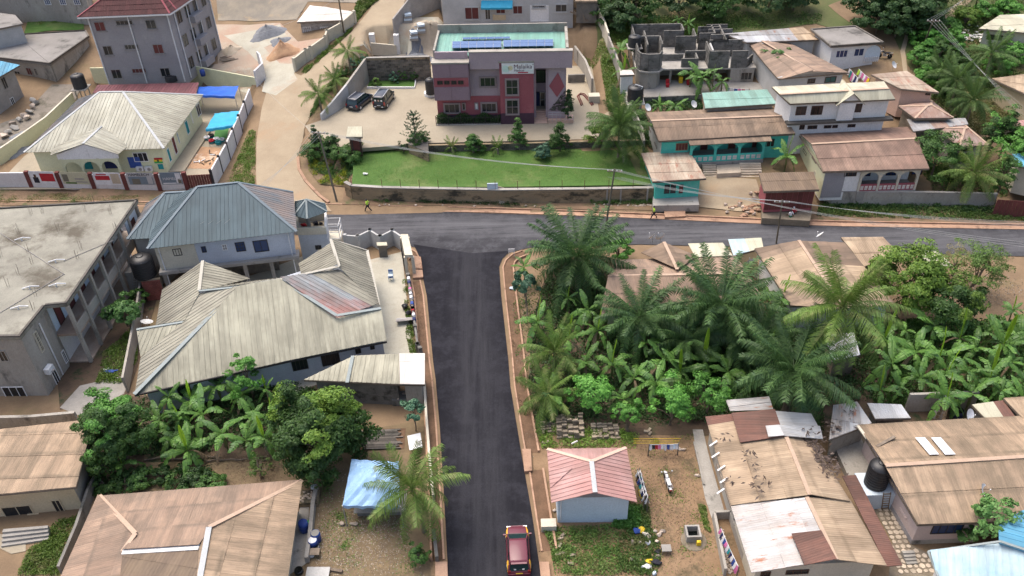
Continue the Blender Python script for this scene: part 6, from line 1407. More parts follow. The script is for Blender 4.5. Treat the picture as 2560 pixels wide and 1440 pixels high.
T,FP,E=house('shed','low shed with pale green sheet roof behind the turquoise house',[(1755,233),(1917,224),(1942,260),(1763,272)],6.6,MT['stained_render'],R['green'],ins=.35,w=.95,l=2.4,z0=2.5,cat='shed',down=(0,-1,-.1))
T,FP,E=house('shed','shed with very rusty hipped roof behind the yellow house',[Z5(740,800),Z5(985,755),Z5(1150,885),Z5(860,890)],6.2,MT['mortar'],R['rust_patchy'],rdg=(Z5(955,795),Z5(985,790),6.9),hip=True,ins=.4,z0=3,cat='shed')
T,FP,E=house('shed','low grey tin gabled shed between the two rusty hipped roofs',[Z5(800,895),Z5(1240,888),Z5(1262,935),Z5(850,990)],5.6,MT['mortar'],lambda a,b:R['rust_patchy']if .4<a<.62 else R['tin'],ins=.4,z0=2.5,cat='shed',down=(0,-1,-.12))
T,FP,E=house('shed','grey walled shed with rusty hipped tin roof nearest the bushy trees at the right',[Z5(1010,960),Z5(1230,935),Z5(1412,1090),Z5(1195,1105)],5.2,MT['stained_render'],R['rust_patchy'],rdg=(Z5(1235,965),Z5(1260,962),6.1),hip=True,ins=.4,z0=2,cat='shed')
win(T,FP['SW'],FP['SE'],Z5(1212,1110),Z5(1295,1130),(2,0),MT['brown_frame'])
T,FP,E=house('house','cream house with tan sheet roof and rubble yard at the upper right edge',[(2500,38),(2700,30),(2700,95),(2447,72)],8.8,MT['cream_wall'],R['cream'],ins=.5,z0=5,down=(0,-1,-.12))
win(T,FP['SW'],FP['SE'],Z5(1408,255),Z5(1512,305),(2,0),MT['brown_frame'])
T,FP,E=house('house','yellowish house with dusty tan roof at the right edge below the power line',[(2480,197),(2760,160),(2760,225),(2620,262)],6.6,MT['tan_wall'],R['tan_light'],ins=.5,z0=2.5,down=(-.5,-1,-.15))
T,FP,E=house('shed','low shed with faded pink roof at the right edge',[Z5(1540,915),Z5(1800,890),Z5(1800,950),Z5(1560,960)],4.8,MT['cream_wall'],R['pink'],ins=.3,z0=2,cat='shed',down=(0,-1,-.1),style='rib',w=.6)
T,FP,E=house('shed','shed with light blue roof at the right edge beside the tall narrow trees',[(2530,385),(2700,380),(2700,450),(2545,415)],4.6,MT['cream_wall'],R['skyblue'],ins=.3,z0=1,cat='shed',down=(0,-1,-.1),style='rib',w=.6)
z0,zs,zt=3.2,6.4,8.8
T=thing('unfinished_building','roofless grey block building with half-built upper walls and a rounded corner bay','building',P(Z4(700,640),z0))
q=lambda x,y,z=zs:v2(Z4(x,y),z)
fl=[q(285,530),q(440,545),q(530,540),q(1010,520),q(1160,510),q(1160,430),q(880,300),q(400,310),q(250,330)]
L0,R0=v2(Z4(282,535),zs),v2(Z4(1168,520),zs);d=(R0-L0).normalized();bk=Vector((-d.y,d.x));L=(R0-L0).length;dep=11.0
u=lambda s,o:L0+d*s+bk*o
body=[u(0,1.4),u(.4,.4),u(1.4,-.1),u(2.6,0),u(3.2,.9),u(3.2,3.2),u(L*.80,3.2),u(L*.80,.6),u(L,.6),u(L,dep),u(0,dep)]
G().prism(body,z0-.6,zs-.2).obj('wall',MT['stained_render'],T);G().prism([u(-.2,1.4),u(.3,.1),u(1.4,-.4),u(2.8,-.3),u(3.5,.6),u(L+.2,.6),u(L+.2,dep),u(-.2,dep)],zs-.2,zs).obj('floor_slab',MT['concrete'],T)
def uw(s0_,o0_,s1_,o1_,h=2.4,m='old_block'):
 a,b=u(s0_,o0_),u(s1_,o1_);dv=(b-a).normalized();pr=Vector((-dv.y,dv.x))*.1;g=G().prism([a-pr,b-pr,b+pr,a+pr],zs,zs+h);g.obj('upper_wall',MT[m],T);brickface(T,a-pr*.0,b-pr*.0,zs+.02,zs+h-.05,.55,.3,MT[m],.1,name='block')
uw(0,1.4,.4,.4);uw(.4,.4,1.4,0);uw(1.4,0,2.8,.1);uw(2.8,.1,3.3,1.2);uw(.1,1.4,.1,dep);uw(.1,dep,L*.45,dep);uw(0,6.5,3.6,6.5);uw(3.6,6.5,3.6,3.5,2.4);uw(3.6,3.5,6.6,3.5,.9)
uw(5.8,6.2,8.6,6.2);uw(8.6,6.2,8.6,9.0);uw(9.2,7.2,11.4,7.2);uw(11.4,7.2,11.4,10.5);uw(10.2,4.0,10.2,1.5,2.2,'pale_render');uw(10.2,4.6,12.8,4.6);uw(6.0,1.2,8.2,1.2,1.2);uw(8.2,1.2,8.2,3.2,1.2)
Lr=L;uw(Lr-6.2,.7,Lr-3.6,.7,2.4);uw(Lr-3.3,.7,Lr-1.2,.7,2.4);uw(Lr-6.2,.7,Lr-6.2,4.2,2.4);uw(Lr-5.2,4.6,Lr-1.0,4.6,2.4);uw(Lr-5.2,6.6,Lr-1.4,6.6);uw(Lr-5.2,8.6,Lr-1.8,8.6);uw(Lr-5.2,10.4,Lr-2.2,10.4);uw(Lr-1.2,.7,Lr-.1,2.4,1.2)
uw(1.6,3.4,1.6,8.6);uw(4.4,8.4,7.2,8.4);uw(7.2,8.4,7.2,10.8);uw(9.4,9.6,12.4,9.6);uw(6.8,3.4,9.8,3.4,1.4);uw(Lr-3.4,4.6,Lr-3.4,10.2)
for r in ((440,550,520,620),):win(T,u(3.2,3.2),u(Lr*.8,3.2),Z4(r[0]+20,r[1]+30),Z4(r[2]+20,r[3]+30),(3,0),MT['dark_frame'])
win(T,u(Lr*.8,.6),u(Lr,.6),Z4(1060,542),Z4(1135,598),(2,0),MT['stained_render'])
for s in (4.5,7.5,10.5):G().prism([u(s,1.0),u(s+.3,1.0),u(s+.3,1.3),u(s,1.3)],z0-.5,zs-.2).obj('column',MT['stained_render'],T)
patch('building_yard',[Z4(320,680),Z4(440,600),Z4(1150,620),Z4(1260,640),Z4(1260,680),Z4(760,720),Z4(330,735)],MT['concrete'],dz=.1)
wallrun('boundary_wall','low dark block wall below the yard of the unfinished building',[Z4(320,775),Z4(760,755)],.9,.25,MT['old_block'])
wallrun('boundary_wall','mossy wall running down beside the garden to the kiosk',[Z4(190,770),Z4(245,900),Z4(310,1040),Z4(325,1140)],1.6,.25,MT['stained_render'])
T,FP,E=house('privy','small white concrete outhouse with flat white roof by the boundary wall',[Z4(148,528),Z4(238,526),Z4(258,562),Z4(150,568)],6.4,MT['white_wall'],R['white'],ins=.15,z0=3.2,cat='outhouse',down=(0,-1,-.02))
tank('black water tank with white overflow pipe on a block stand left of the unfinished building',Z4(262,755),4.6,1.05,2.2,stand=2.9)
q0=P(Z4(262,640),6.9);tag(G().tube([P(Z4(x,y),z)for x,y,z in ((265,632,7.0),(320,650,6.9),(265,765,4.6),(303,795,4.2),(280,850,3.0))],.05,5).obj('overflow_pipe',MT['white_plastic']),'zigzag white pipe running down from the black tank','pipe')
tank('black water tank on the back wall of the unfinished building',Z4(258,345),8.0,.9,1.6,stand=6.0)
# ================================================================ right, near side of the main road
ze=3.2
T,FP,E=house('bungalow','long pinkish brown roofed house with cross gable behind the palms',[(1545,652),(1840,640),(1905,745),(1500,790)],ze,MT['cream_wall'],R['pinkbrown'],rdg=((1520,692),(1868,683),ze+1.2),ins=.6,w=1.0,l=2.4)
g1,g2,ga,gb=P((1605,640),ze+.1),P((1738,641),ze+.1),P((1660,606),ze+1.1),P((1693,675),ze+1.3)
V2=P((1620,618),ze);roofplane(T,[P((1603,632),ze+.3),ga,gb,P((1690,672),ze+1.2)],R['brown_mid'],.95,2.2);roofplane(T,[ga,P((1740,641),ze+.3),P((1700,671),ze+1.2),gb],R['brown_mid'],.95,2.2);ridge(T,ga,gb,MT['cap_tan'])
roofplane(T,[P((1560,770),2.9),P((1760,775),2.9),P((1755,800),2.5),P((1600,803),2.5)],R['tan'],.95,2.2)
roofplane(T,[P(Y4(480,510),ze+.15),P(Y4(740,505),ze+.15),P(Y4(815,600),ze+.2),P(Y4(535,610),ze+.2)],R['cream'],.95,2.4,down=(0,1,-.05))
T,FP,E=house('shed','small roadside shed, half cream and half blue corrugated roof',[Y4(780,478),Y4(1030,465),Y4(1045,540),Y4(820,600)],3.0,MT['tan_wall'],lambda a,b:R['cream']if a<.52 else R['lightblue'],ins=.3,w=.9,l=3,cat='shed',down=(0,-1,-.08))
T,FP,E=house('bungalow','big brown roofed house with cleaner tan strip behind the coconut palm',[(1887,622),(2110,608),(2238,762),(1977,765)],3.4,MT['white_wall'],lambda a,b:R['brown_mid']if a<.33 or a>.8 else R['tan_light'],rdg=((1997,602),(2108,772),4.5),orient='ns',ins=.5,w=1.0,l=2.3)
T,FP,E=house('shed','tan sheet roofed shed between the brown roof and the mango tree',[(2103,594),(2207,593),(2245,632),(2160,668)],3.0,MT['dark_stone'],R['tan_light'],ins=.35,w=1.0,l=2.3,cat='shed',down=(0,-1,-.1))
T,FP,E=house('shed','small pale sheet roof hut in the yard right of the mango tree',[(2296,628),(2343,629),(2383,667),(2320,665)],2.6,MT['cream_wall'],R['cream'],ins=.3,w=.9,l=2,cat='shed',down=(0,-1,-.1))
canopy('awning','pale blue sheet awning at the foot of the brown roof behind the coconut palm',[(2170,755),(2217,757),(2212,785),(2175,783)],2.4,MT['light_blue_wall'],sag=.02)
T,FP,E=house('shed','silver tin roofed shed half hidden under the tall coconut palm',[(2062,838),(2135,832),(2150,888),(2080,905)],2.5,MT['old_wood'],R['tin_white'],ins=.3,w=.9,l=2,cat='shed',down=(0,-1,-.1))
z_=3.0
V={'NW':P(X3(908,565),z_),'NE':P(X3(1455,555),z_),'SE':P(X3(1530,930),z_),'SW':P(X3(938,935),z_),'r1':P(X3(1215,650),4.2),'r2':P(X3(1240,865),4.2)}
T=thing('cottage','small pale blue cottage with faded pink ribbed roof beside the road','house',V['r2']*Vector((1,1,0))if False else (V['r2'].x,V['r2'].y,0))
r_=lambda ks:roofplane(T,[V[k]for k in ks],R['pink'],.38,style='rib',name='roof_panel')
r_(['NW','NE','r1']);r_(['NW','r1','r2','SW']);r_(['NE','SE','r2','r1'])
ridge(T,V['NW'],V['r1'],MT['cap_pink']if 'cap_pink' in MT else MT['salmon_wall'],.28);ridge(T,V['NE'],V['r1'],MT['salmon_wall'],.28);ridge(T,V['r1'],V['r2'],MT['cap_grey'],.35)
fp=inset([(V[k].x,V[k].y)for k in ('NW','NE','SE','SW')],.5);G().prism(fp,-.1,z_).obj('wall',MT['light_blue_wall'],T)
a,b=fp[3],fp[2];L=(b-a).length;wallpoly(T,a,b,[(.1,z_-.02),(L-.1,z_-.02),(L*.5,4.0)],-.2,0,MT['grey_render'],'gable')
V['g1'],V['g2'],V['g3']=P(X3(918,692),3.2),P(X3(1082,695),3.75),P(X3(932,832),3.1);roofplane(T,[V['g1'],V['g2'],V['g3']],R['pink'],.38,style='rib',name='roof_panel',down=(-1,0,-.2))
G().tube([wp(a,*onwall(a,b,(1400,1300))[2:],.25,z_-.2,.08),wp(a,*onwall(a,b,(1400,1300))[2:],.25,.3,.08)],.05,6).obj('drain_pipe',MT['white_plastic'],T)
ze=3.0
EL,ER_=[X4(618,330),X4(650,520),X4(790,955)],None
T=thing('long_house','long tan and rust patched sheet roofed house with leaves scattered on it','house',P((1950,1180),0))
RD=lambda x,y,z:P(X4(x,y),z)
ra,rb2=RD(1145,398,4.1),RD(1340,882,4.1)
W0,W1=RD(618,340,ze),RD(798,955,ze);Em0,Em1=P(X5(62,480),3.2),P(X5(350,922),3.2)
pick=lambda a,b:R['rust']if (.82<a and .25<b)or (a<.06 and b<.5)else R['tan_light']
def patchy(a,b):
 return R['rust']if (.6<b)and random.random()<.0 else R['tan_light']
roofplane(T,[RD(800,320,3.45),ra,rb2,RD(1000,925,3.5)],R['tan_light'],1.0,2.0);roofplane(T,[W0,RD(800,320,3.4),RD(1000,925,3.42),W1],lambda a,b:R['rust']if a>.88 or a<.0 else R['tan_light'],1.0,2.4)
roofplane(T,[ra,Em0,Em1,rb2],R['tan_light'],1.0,2.2)
roofplane(T,[RD(800,312,3.6),RD(1100,290,4.1),RD(1165,470,4.3),RD(860,522,3.6)],R['rust'],1.0,2.2);roofplane(T,[RD(1035,405,4.3),RD(1130,395,4.35),RD(1165,468,4.35),RD(1055,480,4.3)],R['tin_white'],1.0,2.2)
roofplane(T,[RD(1130,397,4.3),RD(1410,405,3.5),RD(1430,495,3.5),RD(1165,470,4.3)],R['tin_white'],1.0,2.2);roofplane(T,[RD(1100,300,4.1),RD(1350,320,3.4),RD(1395,405,3.4),RD(1130,397,4.2)],R['tin_white'],1.0,2.2)
roofplane(T,[RD(760,225,3.2),RD(1060,200,3.6),RD(1090,290,3.6),RD(790,300,3.2)],R['tin'],.8,2.2,style='rib')
ridge(T,ra,rb2,MT['cap_tan'],.3);G().beam(RD(700,660,3.02)-Vector((0,0,.1)),W1-Vector((0,0,.1)),.1,.15).obj('gutter',MT['old_wood'],T)
w=[(W0.x+.5,W0.y-.2),(P(X5(30,330),3.2).x-.5,P(X5(30,330),3.2).y),(Em1.x-.5,Em1.y+.3),(W1.x+.5,W1.y+.3)];G().prism(w,-.1,2.95).obj('wall',MT['stained_render'],T)
T=thing('long_house','front half of the row house with pale grey tin sheets and one dark rusty square','house',P((1990,1330),0))
sa,sb=RD(1320,897,4.0),RD(1525,1330,4.0);A0,A1=RD(795,958,2.9),RD(938,1420,2.9);B0,B1_=P(X5(345,918),2.95),P(X5(600,1372),2.95)
roofplane(T,[A0,sa,sb,A1],lambda a,b:R['rust']if (a<.5 and b>.62)and False else R['tin'],1.1,2.3)
roofplane(T,[RD(1215,1150,3.85),RD(1420,1125,4.15),sb+Vector((0,0,.12)),RD(1305,1368,3.8)],R['rust'],1.1,2.6)
roofplane(T,[sa,B0,B1_,sb],R['tan_light'],1.1,2.3);ridge(T,sa,sb,MT['cap_tan'],.3)
roofplane(T,[P(X5(290,750),2.7),P(X5(385,742),2.5),P(X5(705,1370),2.3),P(X5(600,1375),2.6)],R['rust'],1.1,2.4)
w=[(A0.x+.5,A0.y-.3),(B0.x-.5,B0.y-.3),(B1_.x-.6,B1_.y+.5),(A1.x+.5,A1.y+.5)];G().prism(w,-.1,2.85).obj('wall',MT['cream_wall'],T)
win(T,w[3],w[2],X4(1005,1410),X4(1065,1440),(2,0),MT['brown_frame']);win(T,w[3],w[2],X4(1180,1400),X4(1330,1420),(2,0),MT['brown_frame'])
for k in range(5):
 x,y=((650,540),(665,620),(705,710),(722,795),(700,870))[k];a=P(X4(x-2,y),3.2);b=P(X4(x+50,y-35),3.3);tag(G().beam(a,b,.12,.05).obj('eave_plank',MT['white_paint']),('first','second','third','fourth','fifth')[k]+' white board from the top along the left eave of the long house','board','boards on the long house eave')
for k,(cx,cy,n)in enumerate(((1200,500,0),)):pass
def litter(name,pts_,n,sp,z,lb):
 rs=np.random.RandomState(3);c=[]
 for (x,y)in pts_:
  p=P((x,y),z);c.append(np.array([[p.x,p.y,z+.16]])+rs.normal(size=(n,3))*[sp,sp*.7,.025])
 c=np.concatenate(c);nn_=rs.normal(size=c.shape)*.3+[0,0,1];nn_/=np.linalg.norm(nn_,axis=1,keepdims=True)
 o=link(name,tri_mesh(name,leaves_at(c,nn_,.35,.35),4,LM['litter']),None,'stuff');o['label']=lb
LM['litter']=leafM('leaf_litter',(.09,.065,.055),(.15,.11,.09))
litter('leaf_litter',[X5(90,500),X5(120,560),X5(150,620),X5(190,690),X5(230,730),X5(70,530),X5(170,650),X5(210,710),X5(110,600)],26,.5,3.45,'brown fallen leaves heaped on the long house roof')
litter('leaf_litter',[X4(750,490),X4(950,800),X4(1000,790),X4(990,850),X4(930,590),X4(970,680),X4(800,780),X4(1330,460),X4(1380,455),X4(890,640)],9,.35,3.9,'scattered fallen leaves on the tan sheets')
litter('leaf_litter',[X5(230,440),X5(270,405),X5(210,410),X5(350,320),X5(390,420),X5(200,385),X5(60,455),X5(110,455)],8,.3,2.9,'dark leaves on the grey tin sheets')
T,FP,E=house('shed','grey tin shed with fallen leaves between the two long roofs',[X5(230,260),X5(395,235),X5(495,385),X5(200,500)],2.8,MT['stained_render'],lambda a,b:R['tin_white']if b<.5 and a<.6 else R['tin'],ins=.3,w=.9,l=2.4,cat='shed',down=(-.3,-1,-.1))
T,FP,E=house('shed','white tin sheeted shed behind the large right hand roof',[X5(465,245),X5(700,255),X5(765,350),X5(520,355)],2.6,MT['old_block'],R['tin_white'],ins=.3,w=.9,l=2.4,cat='shed',down=(0,-1,-.1))
T,FP,E=house('shed','tan and white patched lean-to at the back right of the large roof',[X5(1190,255),X5(1405,225),X5(1500,355),X5(1300,370)],2.9,MT['old_block'],lambda a,b:R['rust']if a<.3 else R['cream'],ins=.3,w=.9,l=2.4,cat='shed',down=(0,-1,-.1))
T,FP,E=house('shed','tan roof of the neighbouring house at the right edge above the large roof',[X5(1410,210),X5(1700,190),X5(1750,340),X5(1551,360)],3.2,MT['old_block'],R['tan_light'],ins=.3,w=.9,l=2.4,cat='shed',down=(0,-1,-.1))
wallrun('boundary_wall','grey back wall with dark coping behind the large right hand roof',[X5(720,300),X5(1190,285)],2.1,.25,MT['stained_render'],z=0)
ze=3.1
T,FP,E=house('bungalow','large house with ridged brown sheet roof and two clear skylight sheets',[(2144,1063),(2760,1030),(2760,1295),(2294,1312)],ze,MT['pink_wall'],R['tan'],rdg=((2213,1165),(2760,1130),ze+1.3),ins=.6,w=1.05,l=2.6,nowall=True)
nw,ne,se,sw=[FP[k]for k in ('NW','NE','SE','SW')];d=(se-sw).normalized();bk=Vector((-d.y,d.x));s0=onwall(sw,se,(2447,1330))[0];u=lambda s,o:sw+d*s+bk*o
G().prism([sw,u(s0,0),u(s0,2.5),se+bk*2.5,ne,nw],-.1,ze-.03).obj('wall',MT['pink_wall'],T)
slabw(T,nw,sw,0,(nw-sw).length,0,.5,0,.04,MT['grey_render'],'plinth');slabw(T,sw,se,0,s0,0,.45,0,.04,MT['concrete'],'plinth')
g_=[nw.lerp(sw,.02),nw.lerp(sw,.98)];wallpoly(T,g_[0],g_[1],[(0,ze-.03),((g_[1]-g_[0]).length*.45,ze+1.05),((g_[1]-g_[0]).length,ze-.03)],-.2,0,MT['pink_wall'],'gable')
win(T,sw,se,X5(928,1078),X5(1110,1140),(3,0),MT['dark_frame'],MT['blue_glass'])
win(T,nw,sw,X5(690,975),X5(740,1040),(1,0),MT['pink_wall'])
wrect(T,u(0,2.5),d,-bk,s0+1.2,s0+3.4,.4,2.2,(2,0),MT['maroon'],MT['glass']);wrect(T,u(0,2.5),d,-bk,s0+4.4,s0+5.6,.1,2.3,(0,0),MT['wood'],MT['red_brown'],name='door')
for x0,x1,x2,x3 in ((795,862,960,895),(905,972,1075,1003)):
 q4=[P(X5(x0,487),3.1+.78),P(X5(x1,485),3.1+.78),P(X5(x2,603),3.1+1.22),P(X5(x3,605),3.1+1.22)];G().hexa([p+Vector((0,0,.07))for p in q4[::-1]],[p+Vector((0,0,.10))for p in q4[::-1]]).obj('skylight',R['clear'],T)
tag(G().beam(P(X5(530,545),3.9),P(X5(655,475),3.9),.22,.1).obj('plank',MT['old_wood']),'weathered plank lying on the large right hand roof','plank')
tag(G().beam(P(X5(400,400),3.4),P(X5(465,490),3.4),.22,.1).obj('plank',MT['cream_wall']),'pale board at the back corner of the large right hand roof','plank')
patch('alley',[X5(220,490),X5(450,480),X5(640,930),X5(750,1215),X5(900,1290),X5(990,1440),X5(980,1560),X5(600,1560),X5(640,1200)],MT['mortar'],z=0,dz=.03)
t_=thing('stone_paving','path of irregular flat stones in the alley below the black tank','paving',P(X5(640,1150),0));cnt=0
del t_['category'];del t_['label'];t_['kind']='structure'
poly=[tuple(P(X5(*p),0)[:2])for p in ((520,960),(640,940),(760,1240),(900,1300),(970,1440),(700,1440),(560,1080))];ar=np.array(poly);lo,hi=ar.min(0),ar.max(0)
yy=lo[1]
while yy<hi[1]:
 xx=lo[0]+random.uniform(0,.2)
 while xx<hi[0]:
  if inpoly(poly,np.array([xx]),np.array([yy]))[0]and cnt<290:
   r=random.uniform(.16,.23);n=random.choice((5,6,7));G().prism([(xx+r*math.cos(2*math.pi*k/n+.3)*random.uniform(.85,1.1),yy+r*math.sin(2*math.pi*k/n+.3)*random.uniform(.85,1.1))for k in range(n)],.02,.07+random.uniform(0,.02)).obj('stone',MT['stone_path'],t_);cnt+=1
  xx+=random.uniform(.40,.48)
 yy+=.42
t_=thing('yard_steps','short stair of wide slabs down the stone paved alley','steps',P(X5(770,1300),0));steps(t_,X5(705,1262),X5(790,1258),X5(740,1360),X5(815,1355),4,.55,.1,MT['concrete'])
G().prism([tuple(P(X5(*p),.6)[:2])for p in ((220,500),(425,490),(600,830),(470,850),(330,740))],-.1,.6).obj('raised_floor',MT['stained_render']);struct(bpy.data.objects['raised_floor'])
V={'a':P(X5(885,1275),3.0),'b':P(X5(1385,1205),4.6),'c':P(X5(1551,950),4.4),'d':P(X5(1760,1330),4.3),'e':P(X5(1551,1260),4.5),'f':P(X5(1000,1560),3.0),'g':P(X5(1800,1560),3.0),'h':P(X5(1800,900),3.0)}
T=thing('bungalow','house with light blue ribbed hipped roof in the lower right corner','house',(V['e'].x,V['e'].y,0))
roofplane(T,[V['a'],V['b'],V['d'],V['g'],V['f']],R['lightblue'],.5,style='rib',name='roof_panel',down=(-.25,-1,-.2))
V['h2']=P(X5(1340,1150),3.4);roofplane(T,[V['h2'],V['c'],V['h'],V['d'],V['b']],R['skyblue'],.5,style='rib',name='roof_panel',down=(-1,.3,-.2))
ridge(T,V['a'],V['b'],MT['cap_blue'],.15);ridge(T,V['b'],V['d'],MT['cap_blue'],.2);ridge(T,V['a'],V['f'],MT['cap_blue'],.15)
G().prism(inset([(V[k].x,V[k].y)for k in ('a','b','h','g','f')],.6),-.1,2.8).obj('wall',MT['white_wall'],T)
# ================================================================ planting
ORD=['first','second','third','fourth','fifth','sixth','seventh','eighth','ninth','tenth','eleventh','twelfth']
palm('tall leaning coconut palm rising over the right hand grove beside the mango tree',(2107,767),9.0,(2020,950),n=32,sc=1.2,seed=2,trunk=.19)
palm('large dense oil palm on the road corner beside the utility pole',(1445,640),4.2,kind='oil',sc=1.24,n=46,seed=1,trunk=.32,name='oil_palm',nuts=False,upright=.1,dead=3)
palm('oil palm with dry brown hanging fronds in front of the cross gabled roof',(1600,790),3.6,kind='oil',sc=1.05,n=34,seed=5,trunk=.3,name='oil_palm',nuts=False,dead=9)
palm('broad oil palm in the middle of the grove with fronds over the brown roof',(1805,760),5.0,kind='oil',sc=1.2,n=42,seed=8,trunk=.32,name='oil_palm',nuts=False,upright=.1)
palm('oil palm at the foot of the tall coconut palm, fronds over the tin roofs',(1985,925),5.0,kind='oil',sc=1.15,n=40,seed=11,trunk=.32,name='oil_palm',nuts=False)
palm('dark oil palm low in the centre of the grove behind the banana plants',(1715,850),2.6,kind='oil',sc=.9,n=32,seed=14,trunk=.3,name='oil_palm',nuts=False)
palm('dark oil palm between the central one and the tall coconut palm',(1900,840),3.0,kind='oil',sc=.95,n=34,seed=18,trunk=.3,name='oil_palm',nuts=False)
palm('young coconut palm at the left edge of the grove above the road drain',(1385,880),3.0,n=20,sc=.82,seed=4,upright=.2)
palm('short yellowish coconut palm leaning over the drain above the block pile',(1365,985),2.2,n=18,sc=.78,seed=6)
palm('coconut palm with long fronds beside the blue canopy left of the road',(1030,1222),4.6,(1062,1330),n=24,sc=.95,seed=9)
palm('full coconut palm at the right corner of the lawn',(1548,312),4.6,n=38,sc=1.0,seed=12,kind='cocod')
palm('young stemless coconut palm on the lawn near the kiosk',(1558,390),.9,n=12,sc=.5,seed=13,upright=.4,nuts=False)
palm('small feathery palm nearest the road bend beside the retaining wall',(795,235),2.8,n=18,sc=.62,seed=15,nuts=False)
palm('middle one of the small palms along the top of the retaining wall',(838,197),2.6,n=16,sc=.58,seed=16,nuts=False)
palm('upper slender palm beside the dirt road near the gate pier',(868,128),3.6,n=16,sc=.58,seed=17,nuts=False)
palm('tiny palm in front of the terrace wall left of the clipped bush',(1129,367),.9,n=12,sc=.34,seed=19,upright=.4,nuts=False)
palm('tiny palm in front of the terrace wall below the entrance tower',(1243,370),.9,n=12,sc=.36,seed=20,upright=.4,nuts=False)
palm('coconut palm on the bank just below the power line at the right',(2433,250),4.0,n=22,sc=.85,seed=21,kind='cocod')
palm('coconut palm behind it, left of the yellowish house',(2395,198),4.0,n=22,sc=.8,seed=22,kind='cocod')
palm('coconut palm below the rubble yard at the upper right',(2480,132),4.2,n=22,sc=.85,seed=23,kind='cocod')
palm('coconut palm in front of the bushy tree right of the yellow house',(2435,432),4.0,n=24,sc=.9,seed=24)
palm('dark palm among the bushes right of the footpath',(2355,175),3.0,n=20,sc=.7,seed=25,kind='cocod')
def bananas(grove,rows,h=2.1,sc=1.0,z=0):
 for ri,(rn,L)in enumerate(rows):
  for i,p in enumerate(sorted(L)):
   k=TSB[0];TSB[0]+=1;s=sc*random.Random(k).choice((.55,.75,.85,.95,1.05,1.15))
   banana('%s banana plant from the left, %s of the %s'%(ORD[i],rn,grove),p,h*random.Random(k+5).uniform(.75,1.2),s,k,n=6+(k*7)%5,new=(k%5 in (0,2)),group='banana plants of the '+grove,z=z,dead=(k*5)%4)
TSB=[1]
bananas('road corner grove',[('back row',[(1310,668),(1478,690),(1420,745),(1560,700)]),('middle row',[(1345,805),(1470,775),(1495,825),(1540,780)]),('front row',[(1383,985),(1422,850),(1462,905),(1530,910),(1585,945)])])
bananas('central grove',[('back row',[(1893,725),(1925,735),(1955,750),(1870,780)]),('middle row',[(1613,857),(1660,900),(1843,842),(1760,900),(1925,870)]),('front row',[(1640,955),(1700,930),(1820,930),(1560,1000)])])
bananas('right hand grove',[('back row',[(2265,825),(2335,815),(2400,845),(2480,815),(2532,775),(2210,850)]),('second row',[(2290,880),(2350,890),(2440,870),(2510,860),(2230,910),(2555,840)]),('third row',[(2300,945),(2420,930),(2475,945),(2530,905),(2560,950),(2370,930)]),('front row',[(2253,967),(2368,992),(2430,985),(2505,975),(2560,1000),(2200,975)])],sc=1.05)
bananas('left hand grove',[('back row',[(422,992),(478,1000),(541,965),(605,985),(664,974)]),('middle row',[(448,1045),(507,1036),(628,1043),(680,1050),(400,1050)]),('front row',[(433,1095),(556,1085),(614,1100),(660,1095),(468,1125)])],sc=1.0)
bananas('upper slope',[('top',[(1693,50),(1720,60)]),('block building clump',[(1727,187),(1755,195),(1783,187),(1805,205)]),('wall strip',[(1650,262),(1690,265)]),('path wall row',[(1550,127),(1560,180)])],sc=.95)
banana('banana plant with torn leaves in front of the turquoise house steps',(1967,392),2.0,1.0,77,z=2)
banana('low banana plant in the shade under the left hand tree',(305,1160),1.2,.8,78)
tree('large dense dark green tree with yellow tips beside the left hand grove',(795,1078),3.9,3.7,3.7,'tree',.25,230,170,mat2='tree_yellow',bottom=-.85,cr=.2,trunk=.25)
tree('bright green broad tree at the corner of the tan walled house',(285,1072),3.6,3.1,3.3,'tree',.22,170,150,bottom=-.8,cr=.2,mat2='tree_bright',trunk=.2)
tree('small green tree rising at the gutter of the beige bungalow',(612,935),3.2,1.7,1.8,'tree_bright',.22,30,90)
tree('papaya-like small tree in the narrow yard below the open balcony',(305,778),3.0,1.7,1.3,'papaya',.34,34,60)
tree('low plant under the balcony beside the boundary wall',(345,745),1.2,1.2,.9,'tree',.25,20,60,cat='shrub',name='shrub')
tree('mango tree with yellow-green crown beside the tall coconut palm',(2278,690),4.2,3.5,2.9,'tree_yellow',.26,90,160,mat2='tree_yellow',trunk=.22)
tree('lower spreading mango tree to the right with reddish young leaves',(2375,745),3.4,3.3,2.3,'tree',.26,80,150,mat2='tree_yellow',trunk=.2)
tree('loose feathery tree by the main road at the right',(2450,672),3.4,2.7,2.9,'shrub',.16,60,120)
tree('pale thin bush beside the feathery tree',(2395,650),2.0,1.7,1.4,'drygrass',.13,30,60,cat='shrub',name='shrub')
tree('bright feathery moringa tree above the clothes line',(1680,1000),3.0,2.0,1.6,'tree_bright',.22,40,90)
tree('bright feathery moringa tree touching the long tin roof',(1772,975),3.2,1.9,1.6,'tree_bright',.22,38,90)
tree('bright green small tree above the block pile',(1485,975),2.8,2.0,1.6,'tree_bright',.22,40,90)
tree('narrow bright tree between the block pile and the clothes line',(1575,1035),2.2,1.2,1.6,'tree_bright',.2,26,80)
tree('light green feathery bush right of the road corner oil palm',(1548,622),1.8,1.7,1.6,'tree_bright',.24,34,80,cat='shrub',name='shrub')
tree('slender papaya tree standing alone in the bare soil by the road corner',(1313,703),3.4,1.35,.9,'teal',.36,26,46,base=(1315,812),trunk=.08)
tree('papaya tree with sparse crown beside the light blue roof',(2492,1285),3.8,1.9,1.2,'papaya',.3,30,46,trunk=.09)
tree('young papaya plant beside the front wall of the large house',(2425,1342),1.4,.9,.6,'papaya',.28,14,40,cat='shrub',name='shrub')
